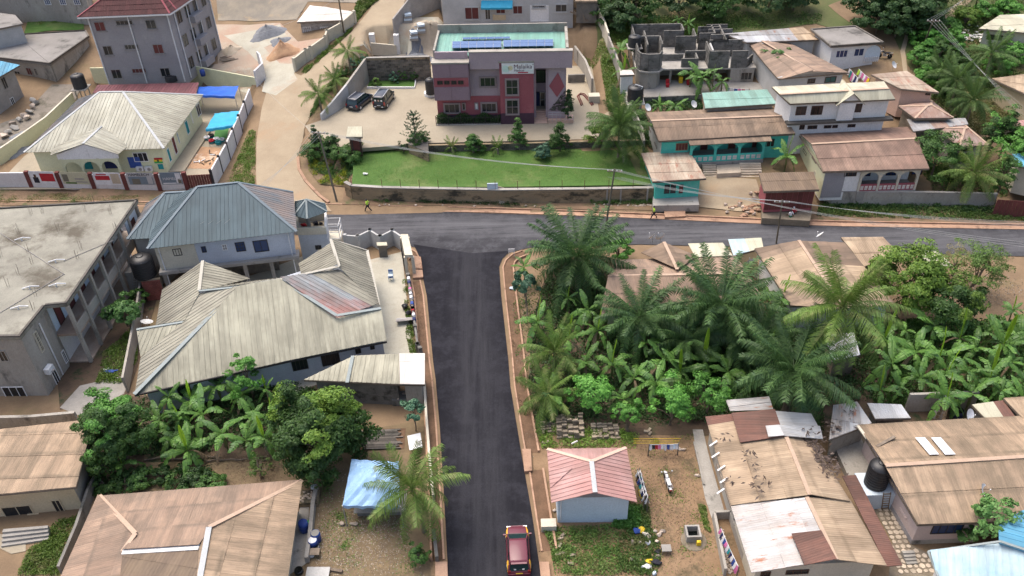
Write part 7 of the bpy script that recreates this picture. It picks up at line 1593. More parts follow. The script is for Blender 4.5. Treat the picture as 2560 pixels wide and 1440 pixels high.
tree('sparse bluish papaya plant at the wall below the white lean-to',(1033,1028),2.4,1.35,1.0,'teal',.3,18,40,trunk=.07)
tree('tall thin tree with umbrella leaves before the broad gable roof',(1943,135),3.8,1.7,.8,'papaya',.32,18,34,base=(1937,188),trunk=.07)
tree('dark columnar clipped conifer at the bend of the dirt road',(787,342),2.2,.75,2.0,'tree_dark',.14,40,90,cat='shrub',name='conifer',cr=.35,cone=.5)
tree('round clipped bush left of the guard hut',(828,355),1.1,1.0,1.05,'tree',.13,50,100,cat='shrub',name='clipped_bush',cr=.3)
tree('lower round clipped bush in the corner garden',(823,382),1.0,.95,.9,'tree_dark',.13,34,80,cat='shrub',name='clipped_bush',cr=.3)
tree('broad loose bush behind the utility pole in the corner garden',(796,375),1.0,2.0,1.3,'tree',.17,60,100,cat='shrub',name='bush')
tree('loose bush beside the guard hut',(866,385),1.0,2.0,1.3,'tree',.17,60,100,cat='shrub',name='bush')
tree('leafy shrub growing out of the stone planter',(1046,348),1.6,1.3,1.2,'tree',.16,40,80,cat='shrub',name='shrub')
tree('small round bush left of the stone planter',(1008,368),.8,.7,.7,'tree_dark',.13,24,60,cat='shrub',name='bush')
for i_,(p,r_,h_,m_,lb)in enumerate((((1184,357),1.1,1.5,'tree','small cone shaped bush, leftmost on the terrace wall'),((1295,342),1.15,1.9,'tree','taller pointed bush on the terrace wall below the entrance tower'),((1400,347),1.35,2.0,'tree','large rounded bush on the terrace wall before the ramp'),((1498,340),1.3,1.6,'tree_yellow','bright yellow-green round bush at the right end of the terrace'),((1356,380),.9,1.0,'teal','low bluish bush on the lawn below the large rounded one'))):
 tree(lb,p,h_*.95,r_*1.22,h_*1.15,m_,.16,60,110,cat='shrub',name='garden_bush',cr=.26,cone=.62 if i_ in (0,1,2)else 0)
tree('dark green pointed cypress at the right corner of the clinic',(1421,262),2.4,.85,2.6,'tree_dark',.13,80,110,cat='shrub',name='cypress',cr=.3,cone=.6)
tree('broad dark tree in front of the rusty hipped shed',(2345,385),3.2,3.3,2.6,'tree',.24,66,130)
for p,lb in (((2484,335),'left one of the tall narrow trees at the right edge'),((2520,332),'middle one of the tall narrow trees at the right edge'),((2552,370),'drooping narrow tree at the far right edge above the blue roof'),((2512,440),'lowest narrow drooping tree near the end of the boundary wall')):
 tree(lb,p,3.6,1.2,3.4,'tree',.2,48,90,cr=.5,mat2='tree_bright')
tree('wide bright tree at the right edge over the blue roofed shed',(2560,360),4.0,2.6,2.6,'tree_bright',.22,50,100)
BUSH=['green bush just right of the slope utility pole','dark bush right below the slope utility pole','green bush at the left edge of the slope, beside the path','bright green bush under the double power line','lower dark bush in the left row of the slope','tall dark bush beside the top of the slope pole','green bush above the power line','yellow-green bush at the upper path','bright bush left of the cream house','green bush behind the cream house','small green bush at the lower left of the slope','small green bush above the two slope palms','green bush below the rubble yard','bright green bush at the right edge below the rubble yard','dark bush between the power line and the rubble yard']
for i,(p,r_,m_)in enumerate((((2315,100),2.8,'tree'),((2350,125),2.6,'tree_dark'),((2300,140),2.2,'tree'),((2385,105),2.4,'tree_bright'),((2330,165),2.0,'tree_dark'),((2290,55),3.2,'tree_dark'),((2370,70),2.6,'tree'),((2420,40),2.4,'tree_yellow'),((2470,20),2.6,'tree_bright'),((2525,20),2.6,'tree'),((2310,190),1.8,'tree'),((2370,215),1.8,'tree'),((2500,160),2.4,'tree'),((2540,130),2.4,'tree_bright'),((2410,160),1.9,'tree_dark'))):
 tree(BUSH[i],p,1.3,r_*.8,1.5,{'tree_dark':'tree','tree':'tree_bright'}.get(m_,m_),.26,44,90,name='slope_bush',cat='bush',group='bushes on the slope at the upper right')
for i,(p,r_)in enumerate((((2180,12),4.2),((2225,-5),4.5),((2270,8),4.0),((2310,-10),4.5),((2200,40),3.0),((2250,42),3.0),((2300,35),3.2))):
 tree('%s dark dense tree from the left in the clump above the footpath'%ORD[i],p,3,r_,3.4,'tree_dark',.42,46,110,group='dense trees above the footpath')
for i,(x,y,r_)in enumerate(((1545,40,3.0),(1590,15,3.4),(1700,-5,3.8),(1810,-8,3.8),(1930,-12,4.0),(1520,0,3.6),(1990,-14,3.2),(1790,14,2.0))):
 tree('%s dark tree from the left in the belt along the top of the hillside'%ORD[i],(x,y),2.4,r_,2.6,'tree' if i%2 else 'tree_dark',.36,46,100,group='tree belt on the hillside')
for i,(x,y,r_,m_,lb)in enumerate(((903,150,1.4,'teal','bluish spiky shrub below the upper gate pier'),(853,182,1.3,'tree','round green bush among the small palms by the retaining wall'),(885,165,1.2,'teal','bluish agave shrub at the top of the retaining wall'),(1005,190,.8,'tree','small cycad by the mossy back wall'),(985,195,.8,'teal','bluish small cycad left of the tree trunk'),(1035,190,.7,'tree','leafy small shrub near the bins'),(940,205,.7,'shrub','pale shrub at the left corner of the small lawn'))):
 tree(lb,(x,y),.8,r_,.9,m_,.17,26,60,cat='shrub',name='shrub')
for i,(x,y,r_,m_)in enumerate(((445,1205,1.5,'tree'),(485,1200,1.6,'tree_dark'),(530,1205,1.3,'tree'),(400,1190,1.2,'tree_dark'),(265,1210,1.5,'tree'),(310,1210,1.4,'tree_dark'),(350,1195,1.2,'tree'))):
 tree('%s low dark bush from the left behind the big brown hipped roof'%ORD[sorted((445,485,530,400,265,310,350)).index(x)],(x,y),.5,r_,.8,m_,.2,30,60,cat='bush',name='low_bush',group='low bushes behind the brown roof')
tree('dark bush by the broken wall at the lower end of the drain',(1045,1390),.8,.9,1.0,'tree',.16,30,60,cat='shrub',name='shrub')
tree('thin leafless-looking sapling in the back yard of the left grove',(650,1170),1.2,1.2,1.0,'shrub',.12,22,24,cat='shrub',name='sapling')
q=P((1037,330),LAWN_Z+3);t=thing('norfolk_pine','young tiered Norfolk Island pine rising from the stone planter','tree',(q.x,q.y,PARK_Z))
G().tube([Vector((q.x,q.y,PARK_Z-.3)),Vector((q.x,q.y,PARK_Z+5))],[.12,.03],7).obj('trunk',MT['bark'],t)
LM['arau']=leafM('pine_needle',(.03,.07,.03),(.07,.12,.05))
for k in range(6):
 zz=PARK_Z+1.5+k*.62;R__=1.7*(1-k/7.5)+.15;c_,n_=[],[]
 for j in range(6):
  a=j*math.pi/3+k*.4
  for i in range(46):
   u_=random.uniform(.05,1);c_.append((q.x+math.cos(a)*R__*u_+random.gauss(0,.05),q.y+math.sin(a)*R__*u_+random.gauss(0,.05),zz+.35*u_*u_*R__+random.gauss(0,.04)));n_.append((random.gauss(0,1),random.gauss(0,1),random.gauss(0,1)+.5))
 c_=np.array(c_)-np.array([tuple(OFF[t.name])]);n_=np.array(n_);n_/=np.linalg.norm(n_,axis=1,keepdims=True)
 link('branch_tier',tri_mesh('branch_tier',leaves_at(c_,n_,.2,.4),4,LM['arau']),t)
scatter('undergrowth',[(1330,800),(1380,660),(1500,690),(1560,760),(1800,800),(2000,780),(2200,790),(2180,1000),(1760,1060),(1335,1070),(1320,980)],60000,.26,.7,'tree_dark',0,clump=.9,seed=3)
scatter('undergrowth',[(2180,800),(2560,800),(2700,1000),(2180,1030)],26000,.28,.6,'tree',0,clump=.9,seed=4)
scatter('undergrowth',[(240,1010),(720,950),(880,1000),(870,1130),(620,1125),(250,1150)],18000,.26,.5,'tree_dark',0,clump=.8,seed=5)
scatter('weeds',[(300,850),(345,800),(345,900),(310,960),(240,960),(260,880)],7000,.18,.3,'grass',0,clump=.5,seed=6)
scatter('weeds',[X3(870,1100),X3(1400,1090),X3(1420,1280),X3(1400,1440),X3(960,1440),X3(930,1250)],9500,.16,.28,'shrub',0,clump=.5,seed=7)
scatter('weeds',[X3(1450,950),X3(1551,980),X3(1560,1120),X3(1340,1110)],6000,.18,.45,'tree_bright',0,clump=.4,seed=8)
scatter('weeds',[X4(60,940),X4(230,960),X4(250,1120),X4(330,1250),X4(280,1440),X4(0,1440),X4(0,1000)],9000,.17,.3,'shrub',0,clump=.45,seed=9)
scatter('weeds',[X3(830,430),X3(1000,400),X3(1430,420),X3(1551,470),X3(1520,560),X3(870,560)],6000,.18,.35,'grass',0,clump=.5,seed=10)
scatter('weeds',[X4(560,930),X4(620,960),X4(660,1150),X4(610,1120)],2200,.12,.15,'grass',0,clump=.3,seed=11)
scatter('weeds',[X1(360,1080),X1(560,1020),X1(480,1200),X1(420,1440),X1(120,1440),X1(200,1240),X1(340,1200)],8000,.16,.3,'grass',0,clump=.5,seed=12)
scatter('weeds',[(1012,830),(1028,790),(1042,880),(1040,890),(1025,885)],2600,.14,.25,'grass',0,clump=.3,seed=13)
scatter('weeds',[(1005,700),(1018,700),(1028,800),(1015,800)],1500,.14,.2,'grass',0,clump=.3,seed=14)
scatter('weeds',[(1035,650),(1330,640),(1330,800),(1300,800)],0,.14,.2,'grass',0)if 0 else None
scatter('weeds',[(1275,660),(1330,650),(1400,700),(1400,800),(1330,830),(1290,900),(1285,800)],2600,.16,.25,'shrub',0,clump=.5,seed=15)
scatter('bank_plants',[(2050,506),(2110,508),(2560,520),(2560,556),(2040,542)],22000,.2,.5,'shrub',None,clump=.6,seed=16)
scatter('bank_plants',[(2060,505),(2140,508),(2480,522),(2480,536),(2060,520)],9000,.22,.6,'tree_dark',None,clump=.6,seed=17)
scatter('verge_weeds',[(1030,496),(1240,503),(1300,510),(1300,516),(1040,508)],4500,.16,.35,'tree_dark',.35,clump=.5,seed=18)
scatter('verge_weeds',[(890,490),(940,497),(980,506),(950,508)],900,.16,.3,'tree',.35,clump=.4,seed=19)
scatter('verge_weeds',[(1470,500),(1640,503),(1640,512),(1480,512)],3500,.16,.4,'tree',.35,clump=.5,seed=20)
scatter('verge_weeds',[(-60,478),(560,480),(640,486),(640,508),(-60,508)],9000,.13,.12,'drygrass',.2,clump=.6,seed=21)
scatter('garden_plants',[(770,400),(830,395),(870,420),(872,468),(800,462),(772,428)],7000,.22,.5,'yellowplant',None,asp=.25,clump=.5,seed=22)
scatter('garden_plants',[(765,385),(790,350),(850,385),(884,395),(884,450),(868,466),(780,430)],9000,.18,.6,'tree',None,clump=.6,seed=23)
scatter('lawn_grass',[(884,460),(888,400),(905,380),(1060,372),(1600,380),(1622,455),(1240,462)],60000,.09,.09,'grass',LAWN_Z,asp=.2,clump=1.4,seed=24,upw=.2)
scatter('roadside_grass',[(625,320),(640,330),(638,470),(560,470)],9000,.16,.2,'grass',None,clump=.5,seed=25)
scatter('roadside_grass',[Z2(740,190),Z2(850,60),Z2(930,0),Z2(800,-20),Z2(740,60)],8000,.25,.6,'grass',None,clump=.7,seed=26)
scatter('roadside_grass',[Z2(340,540),Z2(480,420),Z2(600,310),Z2(740,190),Z2(720,230),Z2(500,440),Z2(370,560)],6000,.2,.35,'grass',None,clump=.4,seed=27)
scatter('slope_plants',[(830,205),(880,160),(915,130),(925,150),(860,200),(800,262),(770,300),(790,255)],9000,.22,.5,'tree',None,clump=.6,seed=28)
scatter('slope_plants',[(1440,130),(1500,150),(1530,330),(1600,400),(1600,330),(1560,220),(1510,110),(1450,100)],16000,.22,.35,'grass',None,clump=.8,seed=29)
scatter('hill_growth',[(1500,118),(1530,60),(1700,30),(2060,30),(2050,60),(1800,80),(1560,115)],16000,.24,.35,'shrub',None,clump=1.2,seed=30)
scatter('hill_growth',[(1500,100),(1560,50),(1760,60),(1740,120),(1560,115)],14000,.24,.35,'grass',None,clump=1.1,seed=31)
scatter('hill_growth',[(2270,60),(2400,-10),(2560,0),(2560,200),(2440,260),(2420,330),(2330,260),(2290,180)],26000,.26,.5,'shrub',None,clump=1.2,seed=32)
scatter('hill_growth',[(2400,230),(2560,240),(2600,330),(2480,340),(2380,330)],14000,.26,.4,'drygrass',None,clump=.9,seed=33)
scatter('slope_plants',[Z4(330,760),Z4(760,745),Z4(770,830),Z4(360,840)],6000,.24,.6,'tree_dark',None,clump=.6,seed=34)
scatter('slope_plants',[(1560,240),(1625,300),(1640,380),(1600,360),(1570,290)],5000,.24,.6,'tree_dark',None,clump=.6,seed=35)
scatter('slope_plants',[(90,40),(210,30),(215,55),(80,70)],3000,.2,.2,'grass',None,clump=.6,seed=36)
scatter('wall_moss',[(100,0),(212,0),(210,40),(110,45)],5000,.3,.7,'tree_dark',None,clump=.8,seed=37)
scatter('hedge_growth',[(2260,395),(2400,420),(2520,460),(2520,495),(2330,480)],9000,.22,.4,'shrub',None,clump=.7,seed=38)
LM['debris']=leafM('small_debris',(.34,.29,.23),(.10,.07,.05),rough=.8,trans=0)
LM['soilbits']=leafM('soil_bits',(.30,.20,.13),(.12,.08,.05),rough=.9,trans=0)
for i,(P_,n_,z_)in enumerate((([X4(60,520),X4(540,450),X4(640,980),X4(740,1440),X4(330,1440),X4(60,900)],5200,0),([X2(780,700),X2(960,700),X2(930,980),X2(1330,1000),X2(1500,1440),X2(740,1440)],4800,0),([X2(0,600),X2(760,620),X2(640,780),X2(0,830)],2400,0),([(1275,660),(1330,700),(1335,1060),(1345,1440),(1362,1440),(1335,1250),(1300,1000),(1268,740)],2600,0),([(60,240),(240,215),(150,300),(20,420),(0,330)],2600,None),([(660,240),(760,190),(900,90),(1000,0),(880,150),(770,300),(740,400),(650,470),(650,300)],2200,None),([Z4(880,1260),Z4(1050,1300),Z4(1210,1400),Z4(1180,1500),Z4(800,1440)],1500,None),([(870,120),(1080,70),(1090,130),(930,138)],2400,None),([(560,90),(740,100),(740,190),(600,200)],2200,None),([(-60,482),(560,482),(640,500),(300,508),(-60,508)],1400,None),([(880,512),(1630,522),(1630,536),(880,516)],1800,None),([(2300,660),(2560,690),(2560,780),(2380,760)],2200,0))):
 scatter('small_debris',P_,n_,.10,.02,'debris' if i%2 else 'soilbits',z_,asp=.7,clump=1.6,seed=60+i,upw=1.4)
scatter('thin_grass',[X4(60,520),X4(540,450),X4(640,980),X4(740,1440),X4(330,1440),X4(60,900)],2600,.13,.06,'grass',0,clump=.6,seed=80)
scatter('thin_grass',[X2(780,700),X2(960,700),X2(930,980),X2(1330,1000),X2(1500,1440),X2(740,1440)],2200,.13,.06,'shrub',0,clump=.6,seed=81)
scatter('drain_litter',[(1036,700),(1090,1400),(1100,1400),(1052,700)],1500,.10,.05,'soilbits',.03,clump=.8,seed=82)
scatter('drain_litter',[(1266,740),(1310,1130),(1318,1130),(1272,740)],1200,.10,.05,'soilbits',.03,clump=.8,seed=83)
# ================================================================ vehicles
def loft(g,secs,close=True):
 """secs: list of rings of equal length"""
 n=len(secs[0]);ids=[]
 for r in secs:ids.append(len(g.v));g.v+=[tuple(p)for p in r]
 for k in range(len(secs)-1):
  for j in range(n):g.f.append((ids[k]+j,ids[k]+(j+1)%n,ids[k+1]+(j+1)%n,ids[k+1]+j));g.uv.append(None)
 g.f.append(tuple(ids[0]+j for j in range(n-1,-1,-1)));g.f.append(tuple(ids[-1]+j for j in range(n)));g.uv+=[None]*2
def car(label,pos,yaw,L,Wd,Hh,body,roofm,extra=None,yellow=False,hood=.24,tail=.0,boxy=False):
 """car built facing +Y at the origin, then turned; body, glass house, wheels, lamps, bumpers, mirrors"""
 t=bpy.data.objects.new('parked_car' if not yellow else 'taxi',None);COL.objects.link(t);t['label']=label;t['category']='taxi' if yellow else 'car';OFF[t.name]=Vector()
 hw,gc,belt=Wd/2,.22,Hh*.58
 def ring(y,w,zb,zt,tw=.92):return [(-w,y,zb+.12),(-w*.96,y,zb),(w*.96,y,zb),(w,y,zb+.12),(w*1.0,y,(zb+zt)/2+.1),(w*tw,y,zt-.04),(w*(tw-.1),y,zt),(-w*(tw-.1),y,zt),(-w*tw,y,zt-.04),(-w*1.0,y,(zb+zt)/2+.1)]
 yf,yr=L/2,-L/2;yh=yf-L*hood
 g=G();loft(g,[ring(yr,hw*.86,gc+.12,belt-.10),ring(yr+.12,hw*.95,gc+.04,belt-.02),ring(yr+.6,hw,gc,belt),ring(0,hw,gc-.02,belt),ring(yh,hw,gc,belt-.02),ring(yf-.45,hw*.97,gc,belt-.13),ring(yf-.12,hw*.88,gc+.05,belt-.24),ring(yf,hw*.74,gc+.14,belt-.36)])
 b=g.obj('body',MT[body],t,True)
 y0,y1,y2,y3=yr+(.04 if not boxy else .02),yr+(.38 if not boxy else .14),yh-.86,yh+.05
 rw,bw=hw*.74,hw*.90
 g=G();loft(g,[[(-bw,y0,belt-.03),(bw,y0,belt-.03),(rw,y1,Hh-.06),(-rw,y1,Hh-.06)],[(-bw,y3,belt-.03),(bw,y3,belt-.03),(rw,y2,Hh-.06),(-rw,y2,Hh-.06)]]);g.obj('window_glass',MT['car_glass'],t)
 def rr(y,w,z):return [(-w,y,z-.06),(w,y,z-.06),(w*1.0,y,z-.02),(w*.9,y,z+.015),(-w*.9,y,z+.015),(-w,y,z-.02)]
 g=G();loft(g,[rr(y1-.06,rw*.99,Hh-.05),rr(y1+.15,rw*1.04,Hh-.02),rr((y1+y2)/2,rw*1.06,Hh),rr(y2-.2,rw*1.03,Hh-.02),rr(y2+.05,rw*.97,Hh-.06)]);g.obj('roof',MT[roofm],t,True)
 for s in (-1,1):
  g=G();g.beam((s*bw,y3,belt),(s*rw,y2,Hh-.04),.07,.07);g.obj('pillar',MT[body],t)
  G().beam((s*bw,y0+.02,belt),(s*rw,y1,Hh-.04),.10,.10).obj('pillar',MT[body],t)
  for yy in ((y1+y2)/2-.05,(y1+y2)/2-.95):G().beam((s*bw*1.0,yy,belt),(s*rw*1.03,yy,Hh-.05),.06,.05).obj('pillar',MT['black_plastic'],t)
  for yy in (yr+.78,yf-.82):
   g=G();n=20
   def wr(x,r):return [(x,yy+r*math.cos(2*math.pi*k/n),.33+r*math.sin(2*math.pi*k/n))for k in range(n)]
   g2=G();loft(g,[wr(s*(hw-.20),.33),wr(s*(hw+.01),.33),wr(s*(hw+.03),.29)]);w_=g.obj('wheel',MT['rubber'],t,True)
   loft(g2,[wr(s*(hw-.02),.21),wr(s*(hw+.04),.21)]);g2.obj('rim',MT['chrome'],w_)
   g3=G();loft(g3,[wr(s*(hw-.22),.38),wr(s*(hw+.008),.38)]);g3.obj('wheel_arch',MT['black_plastic'],t)
  G().box((s*(hw+.10),y3-.12,belt+.06),(.2,.12,.14)).obj('mirror',MT[body],t)
  G().box((s*hw*.72,yf-.09,belt-.33),(.30,.12,.12)).obj('headlight',MT['lamp_clear'],t)
  G().box((s*hw*.84,yr+.06,belt-.16),(.2,.12,.34 if not boxy else .5)).obj('tail_light',MT['lamp_red'],t)
  if not yellow:G().beam((s*rw*.95,y1+.1,Hh+.03),(s*rw*.95,y2-.1,Hh+.03),.05,.05).obj('roof_rail',MT['chrome'],t)
 G().box((0,yr-.02,gc+.27),(Wd*.90,.16,.26)).obj('bumper',MT[body],t);G().box((0,yf+.0,gc+.20),(Wd*.74,.14,.22)).obj('bumper',MT[body],t)
 G().box((0,yr-.06 if not boxy else yr-.04,gc+.42),(.5,.03,.13)).obj('number_plate',MT['plate_yellow' if yellow else 'plate_white'],t)
 G().beam((-rw*.9,y1-.14,Hh-.07),(rw*.9,y1-.14,Hh-.07),.16,.04).obj('spoiler',MT[body],t)
 G().beam((0,y0-.02,belt+.08),(.45,y0+.08,belt+.16),.03,.03).obj('wiper',MT['black_plastic'],t)
 G().beam((-bw*.9,y3-.02,belt+.03),(bw*.9,y3-.02,belt+.0),.06,.03).obj('cowl',MT['black_plastic'],t)
 if yellow:
  for s in (-1,1):
   def sec(y,w,zt):return [(s*(w*.84),y,zt+.012),(s*w*.935,y,zt-.025),(s*(w+.012),y,zt-.22),(s*(w+.014),y,gc+.28)]
   for ys_ in ([yf-.14,yf-.45,yh+.1,yh-.12],[yr+.10,yr+.35,yr+.62,yr+.95]):
    g=G();R_=[]
    for y in ys_:
     f_=(y-(yf-.45))/.33 if y>yf-.45 else 0
     zt_=belt-.13-.11*f_ if y>yf-.45 else (belt-.02-.11*max(0,(y-yh)/(yf-.45-yh))if y>0 else belt-.0-.05*max(0,(yr+.35-y)/.3));w=hw*(.97-.09*max(0,f_))if y>yf-.5 else (hw if y>yr+.5 else hw*.965)
     R_.append(sec(y,w,zt_))
    for a,c in zip(R_[:-1],R_[1:]):
     for k in range(3):q=[a[k],a[k+1],c[k+1],c[k]];g.face(q if s*(1 if ys_[0]>ys_[1]else -1)>0 else q[::-1])
    g.obj('fender',MT['taxi_yellow'],t,label='yellow fender panel')
 if extra:extra(t,dict(hw=hw,yr=yr,yf=yf,belt=belt,y0=y0,y1=y1,H=Hh))
 t.location=pos;t.rotation_euler=(0,0,yaw);OFF[t.name]=Vector(pos);return t
a,b=P((1297,1420),.5),P((1292,1330),.5);yw=math.atan2((b-a).y,(b-a).x)-math.pi/2
def tx(t,k):
 for s in (-.5,.5):G().box((s*.6,k['y0']-.0,k['belt']+.12),(.16,.03,.1)).obj('sticker',MT['white_paint'],t)
c_=P((1295,1374),.6);car('maroon and yellow taxi seen from behind and above at the bottom of the side road',(c_.x,c_.y,.075),yw,4.15,1.72,1.56,'taxi_plum','taxi_plum',tx,yellow=True)
def sx(t,k):
 for x in (-.45,.0,.42):G().box((x,k['y0']+.02,k['belt']+.25),(.22,.03,.22)).obj('sticker',MT['white_paint' if x else 'salmon_wall'],t)
 for s in (-.5,.5):G().box((s,k['yr']-.1,.5),(.3,.04,.1)).obj('reflector',MT['white_paint'],t)
c_=P((900,252),PARK_Z+.6);car('dark SUV parked nearest the retaining wall, low rounded rear',(c_.x,c_.y,PARK_Z+.045),-.42,4.5,1.86,1.68,'car_navy','car_navy',hood=.22)
c_=P((960,246),PARK_Z+.7);car('tall black SUV with white stickers on its rear window in the parking yard',(c_.x,c_.y,PARK_Z+.045),-.22,4.5,1.86,1.88,'car_black','car_navy',sx,hood=.20,boxy=True)
def moto(label,pos,yaw,tankm,seatm,group=None):
 t=bpy.data.objects.new('motorcycle',None);COL.objects.link(t);t['label']=label;t['category']='motorcycle';OFF[t.name]=Vector()
 for y in (-.65,.68):
  g=G();n=20;ring=[[(x,y+r*math.cos(a),.31+r*math.sin(a))for a in [2*math.pi*k/n for k in range(n)]]for x,r in ((-.05,.25),(-.05,.31),(.05,.31),(.05,.25),(-.05,.25))];loft(g,ring);w=g.obj('wheel',MT['rubber'],t,True)
  g=G()
  for k in range(8):a=math.pi*k/4;g.tube([(0,y,.31),(0,y+.26*math.cos(a),.31+.26*math.sin(a))],.012,4)
  g.obj('spokes',MT['steel'],w)
 G().rock((0,.20,.86),(.34,.55,.3)).rock((0,.16,.9),(.30,.5,.26)).obj('fuel_tank',MT[tankm],t,True);G().box((0,-.32,.80),(.26,.72,.10)).obj('seat',MT[seatm],t)
 G().box((0,.05,.45),(.30,.45,.36)).obj('engine',MT['steel'],t);G().tube([(.16,.2,.35),(.18,-.3,.3),(.18,-.85,.38)],.045,6).obj('exhaust',MT['chrome'],t)
 for s in (-1,1):G().tube([(s*.08,.68,.31),(s*.08,.45,.95)],.03,5).obj('fork',MT['steel'],t);G().tube([(s*.1,-.65,.31),(s*.12,-.5,.74)],.03,5).obj('shock',MT['steel'],t);G().tube([(s*.38,.36,1.13),(s*.42,.38,1.22)],.012,4).lathe((s*.42,.38,1.24),[(.06,-.02),(.07,0),(.05,.02)],10).obj('mirror',MT['steel'],t)
 G().tube([(-.38,.30,1.06),(-.15,.42,1.02),(.15,.42,1.02),(.38,.30,1.06)],.022,6).obj('handlebar',MT['dark_frame'],t);G().lathe((0,.52,.9),[(.05,-.08),(.1,0),(.09,.06)],12).obj('headlight',MT['lamp_clear'],t)
 G().box((0,.72,.66),(.13,.42,.03)).obj('mudguard',MT[tankm],t);G().box((0,-.86,.62),(.16,.34,.04)).obj('mudguard',MT[tankm],t)
 g=G();
 for s in (-1,1):g.tube([(s*.16,-.5,.82),(s*.20,-.95,.84)],.018,5)
 g.tube([(-.2,-.95,.84),(.2,-.95,.84)],.018,5);g.obj('rack',MT['steel'],t);G().box((0,-1.02,.60),(.2,.05,.12)).obj('tail_light',MT['lamp_red'],t)
 G().tube([(0,.5,.85),(0,-.1,.62),(0,-.5,.68)],.035,6).obj('frame',MT['dark_frame'],t)
 t.location=pos;t.rotation_euler=(0,0,yaw);OFF[t.name]=Vector(pos);return t
c_=P((1668,1206),.4);moto('white tanked motorcycle standing in the bare yard beside the clothes line',(c_.x,c_.y,.04),math.pi*.03,'white_plastic','white_plastic')
c_=GT((2267,78));moto('small dark blue motorcycle standing on the grassy footpath',(c_.x,c_.y,c_.z+.15),.2,'blue_cloth','dark_cloth')
# ================================================================ people
def person(label,base,yaw,stride=.3,shirt='hivis',pants='dark_cloth',hair=True,hat=None,lean=0.0,skirt=None,arm=.3,sit=False):
 t=bpy.data.objects.new('person',None);COL.objects.link(t);t['label']=label;t['category']='person';OFF[t.name]=Vector()
 def skin(name,vs,es,rad,mat,sub=2,root=0):
  me=bpy.data.meshes.new(name);me.from_pydata(vs,es,[]);o=bpy.data.objects.new('tmp',me);COL.objects.link(o);m=o.modifiers.new('s','SKIN');m.use_smooth_shade=True
  for i,r in enumerate(rad):me.skin_vertices[0].data[i].radius=(r,r)if not isinstance(r,tuple)else r
  me.skin_vertices[0].data[root].use_root=True;s=o.modifiers.new('u','SUBSURF');s.levels=s.render_levels=sub
  dg=bpy.context.evaluated_depsgraph_get();m2=bpy.data.meshes.new_from_object(o.evaluated_get(dg));bpy.data.objects.remove(o);m2.name=name;m2.materials.clear();m2.materials.append(MT[mat]);m2.shade_smooth();return link(name,m2,t)
 s,ln=stride,lean;hp=.92
 j=dict(pel=(0,0,hp),ch=(0,.03+ln*.5,1.22),sh=(0,.05+ln*.8,1.42),nk=(0,.06+ln,1.50),hd=(0,.09+ln*1.1,1.60),tp=(0,.08+ln*1.1,1.72),ls=(-.19,.04+ln*.8,1.40),rs=(.19,.04+ln*.8,1.40),le=(-.25,-.06+arm*.4,1.13),re=(.25,-.02-arm*.5,1.13),lw=(-.23,.10+arm,.93),rw=(.23,.04-arm*.7,.90),lh=(-.22,.15+arm*1.1,.86),rh=(.22,.06-arm*.8,.83),lp=(-.09,0,.88),rp=(.09,0,.88),lk=(-.10,s*.7,.50),rk=(.10,-s*.25,.49),la=(-.10,s,.09),ra=(.10,-s*1.1,.12),lt=(-.10,s+.17,.04),rt=(.10,-s*1.1+.16,.05))
 names=list(j);ix={k:i for i,k in enumerate(names)}
 E_=[('pel','ch'),('ch','sh'),('sh','nk'),('nk','hd'),('hd','tp'),('sh','ls'),('sh','rs'),('ls','le'),('le','lw'),('lw','lh'),('rs','re'),('re','rw'),('rw','rh'),('pel','lp'),('pel','rp'),('lp','lk'),('lk','la'),('la','lt'),('rp','rk'),('rk','ra'),('ra','rt')]
 rad=dict(pel=(.14,.11),ch=(.14,.10),sh=(.10,.08),nk=.055,hd=(.085,.10),tp=(.06,.07),ls=.06,rs=.06,le=.042,re=.042,lw=.03,rw=.03,lh=.035,rh=.035,lp=.09,rp=.09,lk=.06,rk=.06,la=.04,ra=.04,lt=.035,rt=.035)
 skin('body',[j[k]for k in names],[(ix[a],ix[b])for a,b in E_],[rad[k]for k in names],'skin')
 sub=['pel','ch','sh','ls','rs','le','re'];skin('shirt',[j[k]for k in sub],[(0,1),(1,2),(2,3),(2,4),(3,5),(4,6)],[(.165,.13),(.165,.125),(.12,.10),.078,.078,.055,.055],shirt)
 if skirt:G().lathe((0,s*.1,.28),[(.28,0),(.24,.3),(.19,.6),(.16,.72)],16).obj('skirt',MT[skirt],t,True)
 else:
  sub=['pel','lp','rp','lk','rk','la','ra'];skin('trousers',[j[k]for k in sub],[(0,1),(0,2),(1,3),(2,4),(3,5),(4,6)],[(.15,.125),.105,.105,.075,.075,.055,.055],pants)
 G().lathe((0,j['hd'][1]-.015,1.60),[(.095,-.02),(.108,.04),(.10,.10),(.06,.145)],12).obj('hair' if not hat else 'hat',MT[hat or 'black_plastic'],t,True)
 for x in (-.03,.03):G().box((x,j['hd'][1]+.095,1.61),(.02,.012,.012)).obj('eye',MT['white_paint'],t)
 t.location=base;t.rotation_euler=(0,0,yaw);OFF[t.name]=Vector(base);return t
person('person in yellow-green vest walking on the main road opposite the lawn',tuple(P((921,529),.07)),1.4,.36)
person('person in yellow-green vest striding along the far road edge by the kiosk',tuple(P((1634,547),.07)),1.75,.4)
person('person in dark green skirt walking at the road edge near the thin pole',tuple(P((1973,557),.07)),.5,.12,shirt='white_cloth',skirt='green_cloth')
person('person in red top with pale cap beside the one in the green skirt',tuple(P((1980,550),.07)),.2,.15,shirt='red_cloth',pants='dark_cloth',hat='white_cloth')
q=P(Z5(742,930),2.6);
person('person in bright yellow shirt by the clothes behind the yellow house',(q.x,q.y,ground(q.x,q.y)),.3,.15,shirt='yellow',pants='blue_cloth')
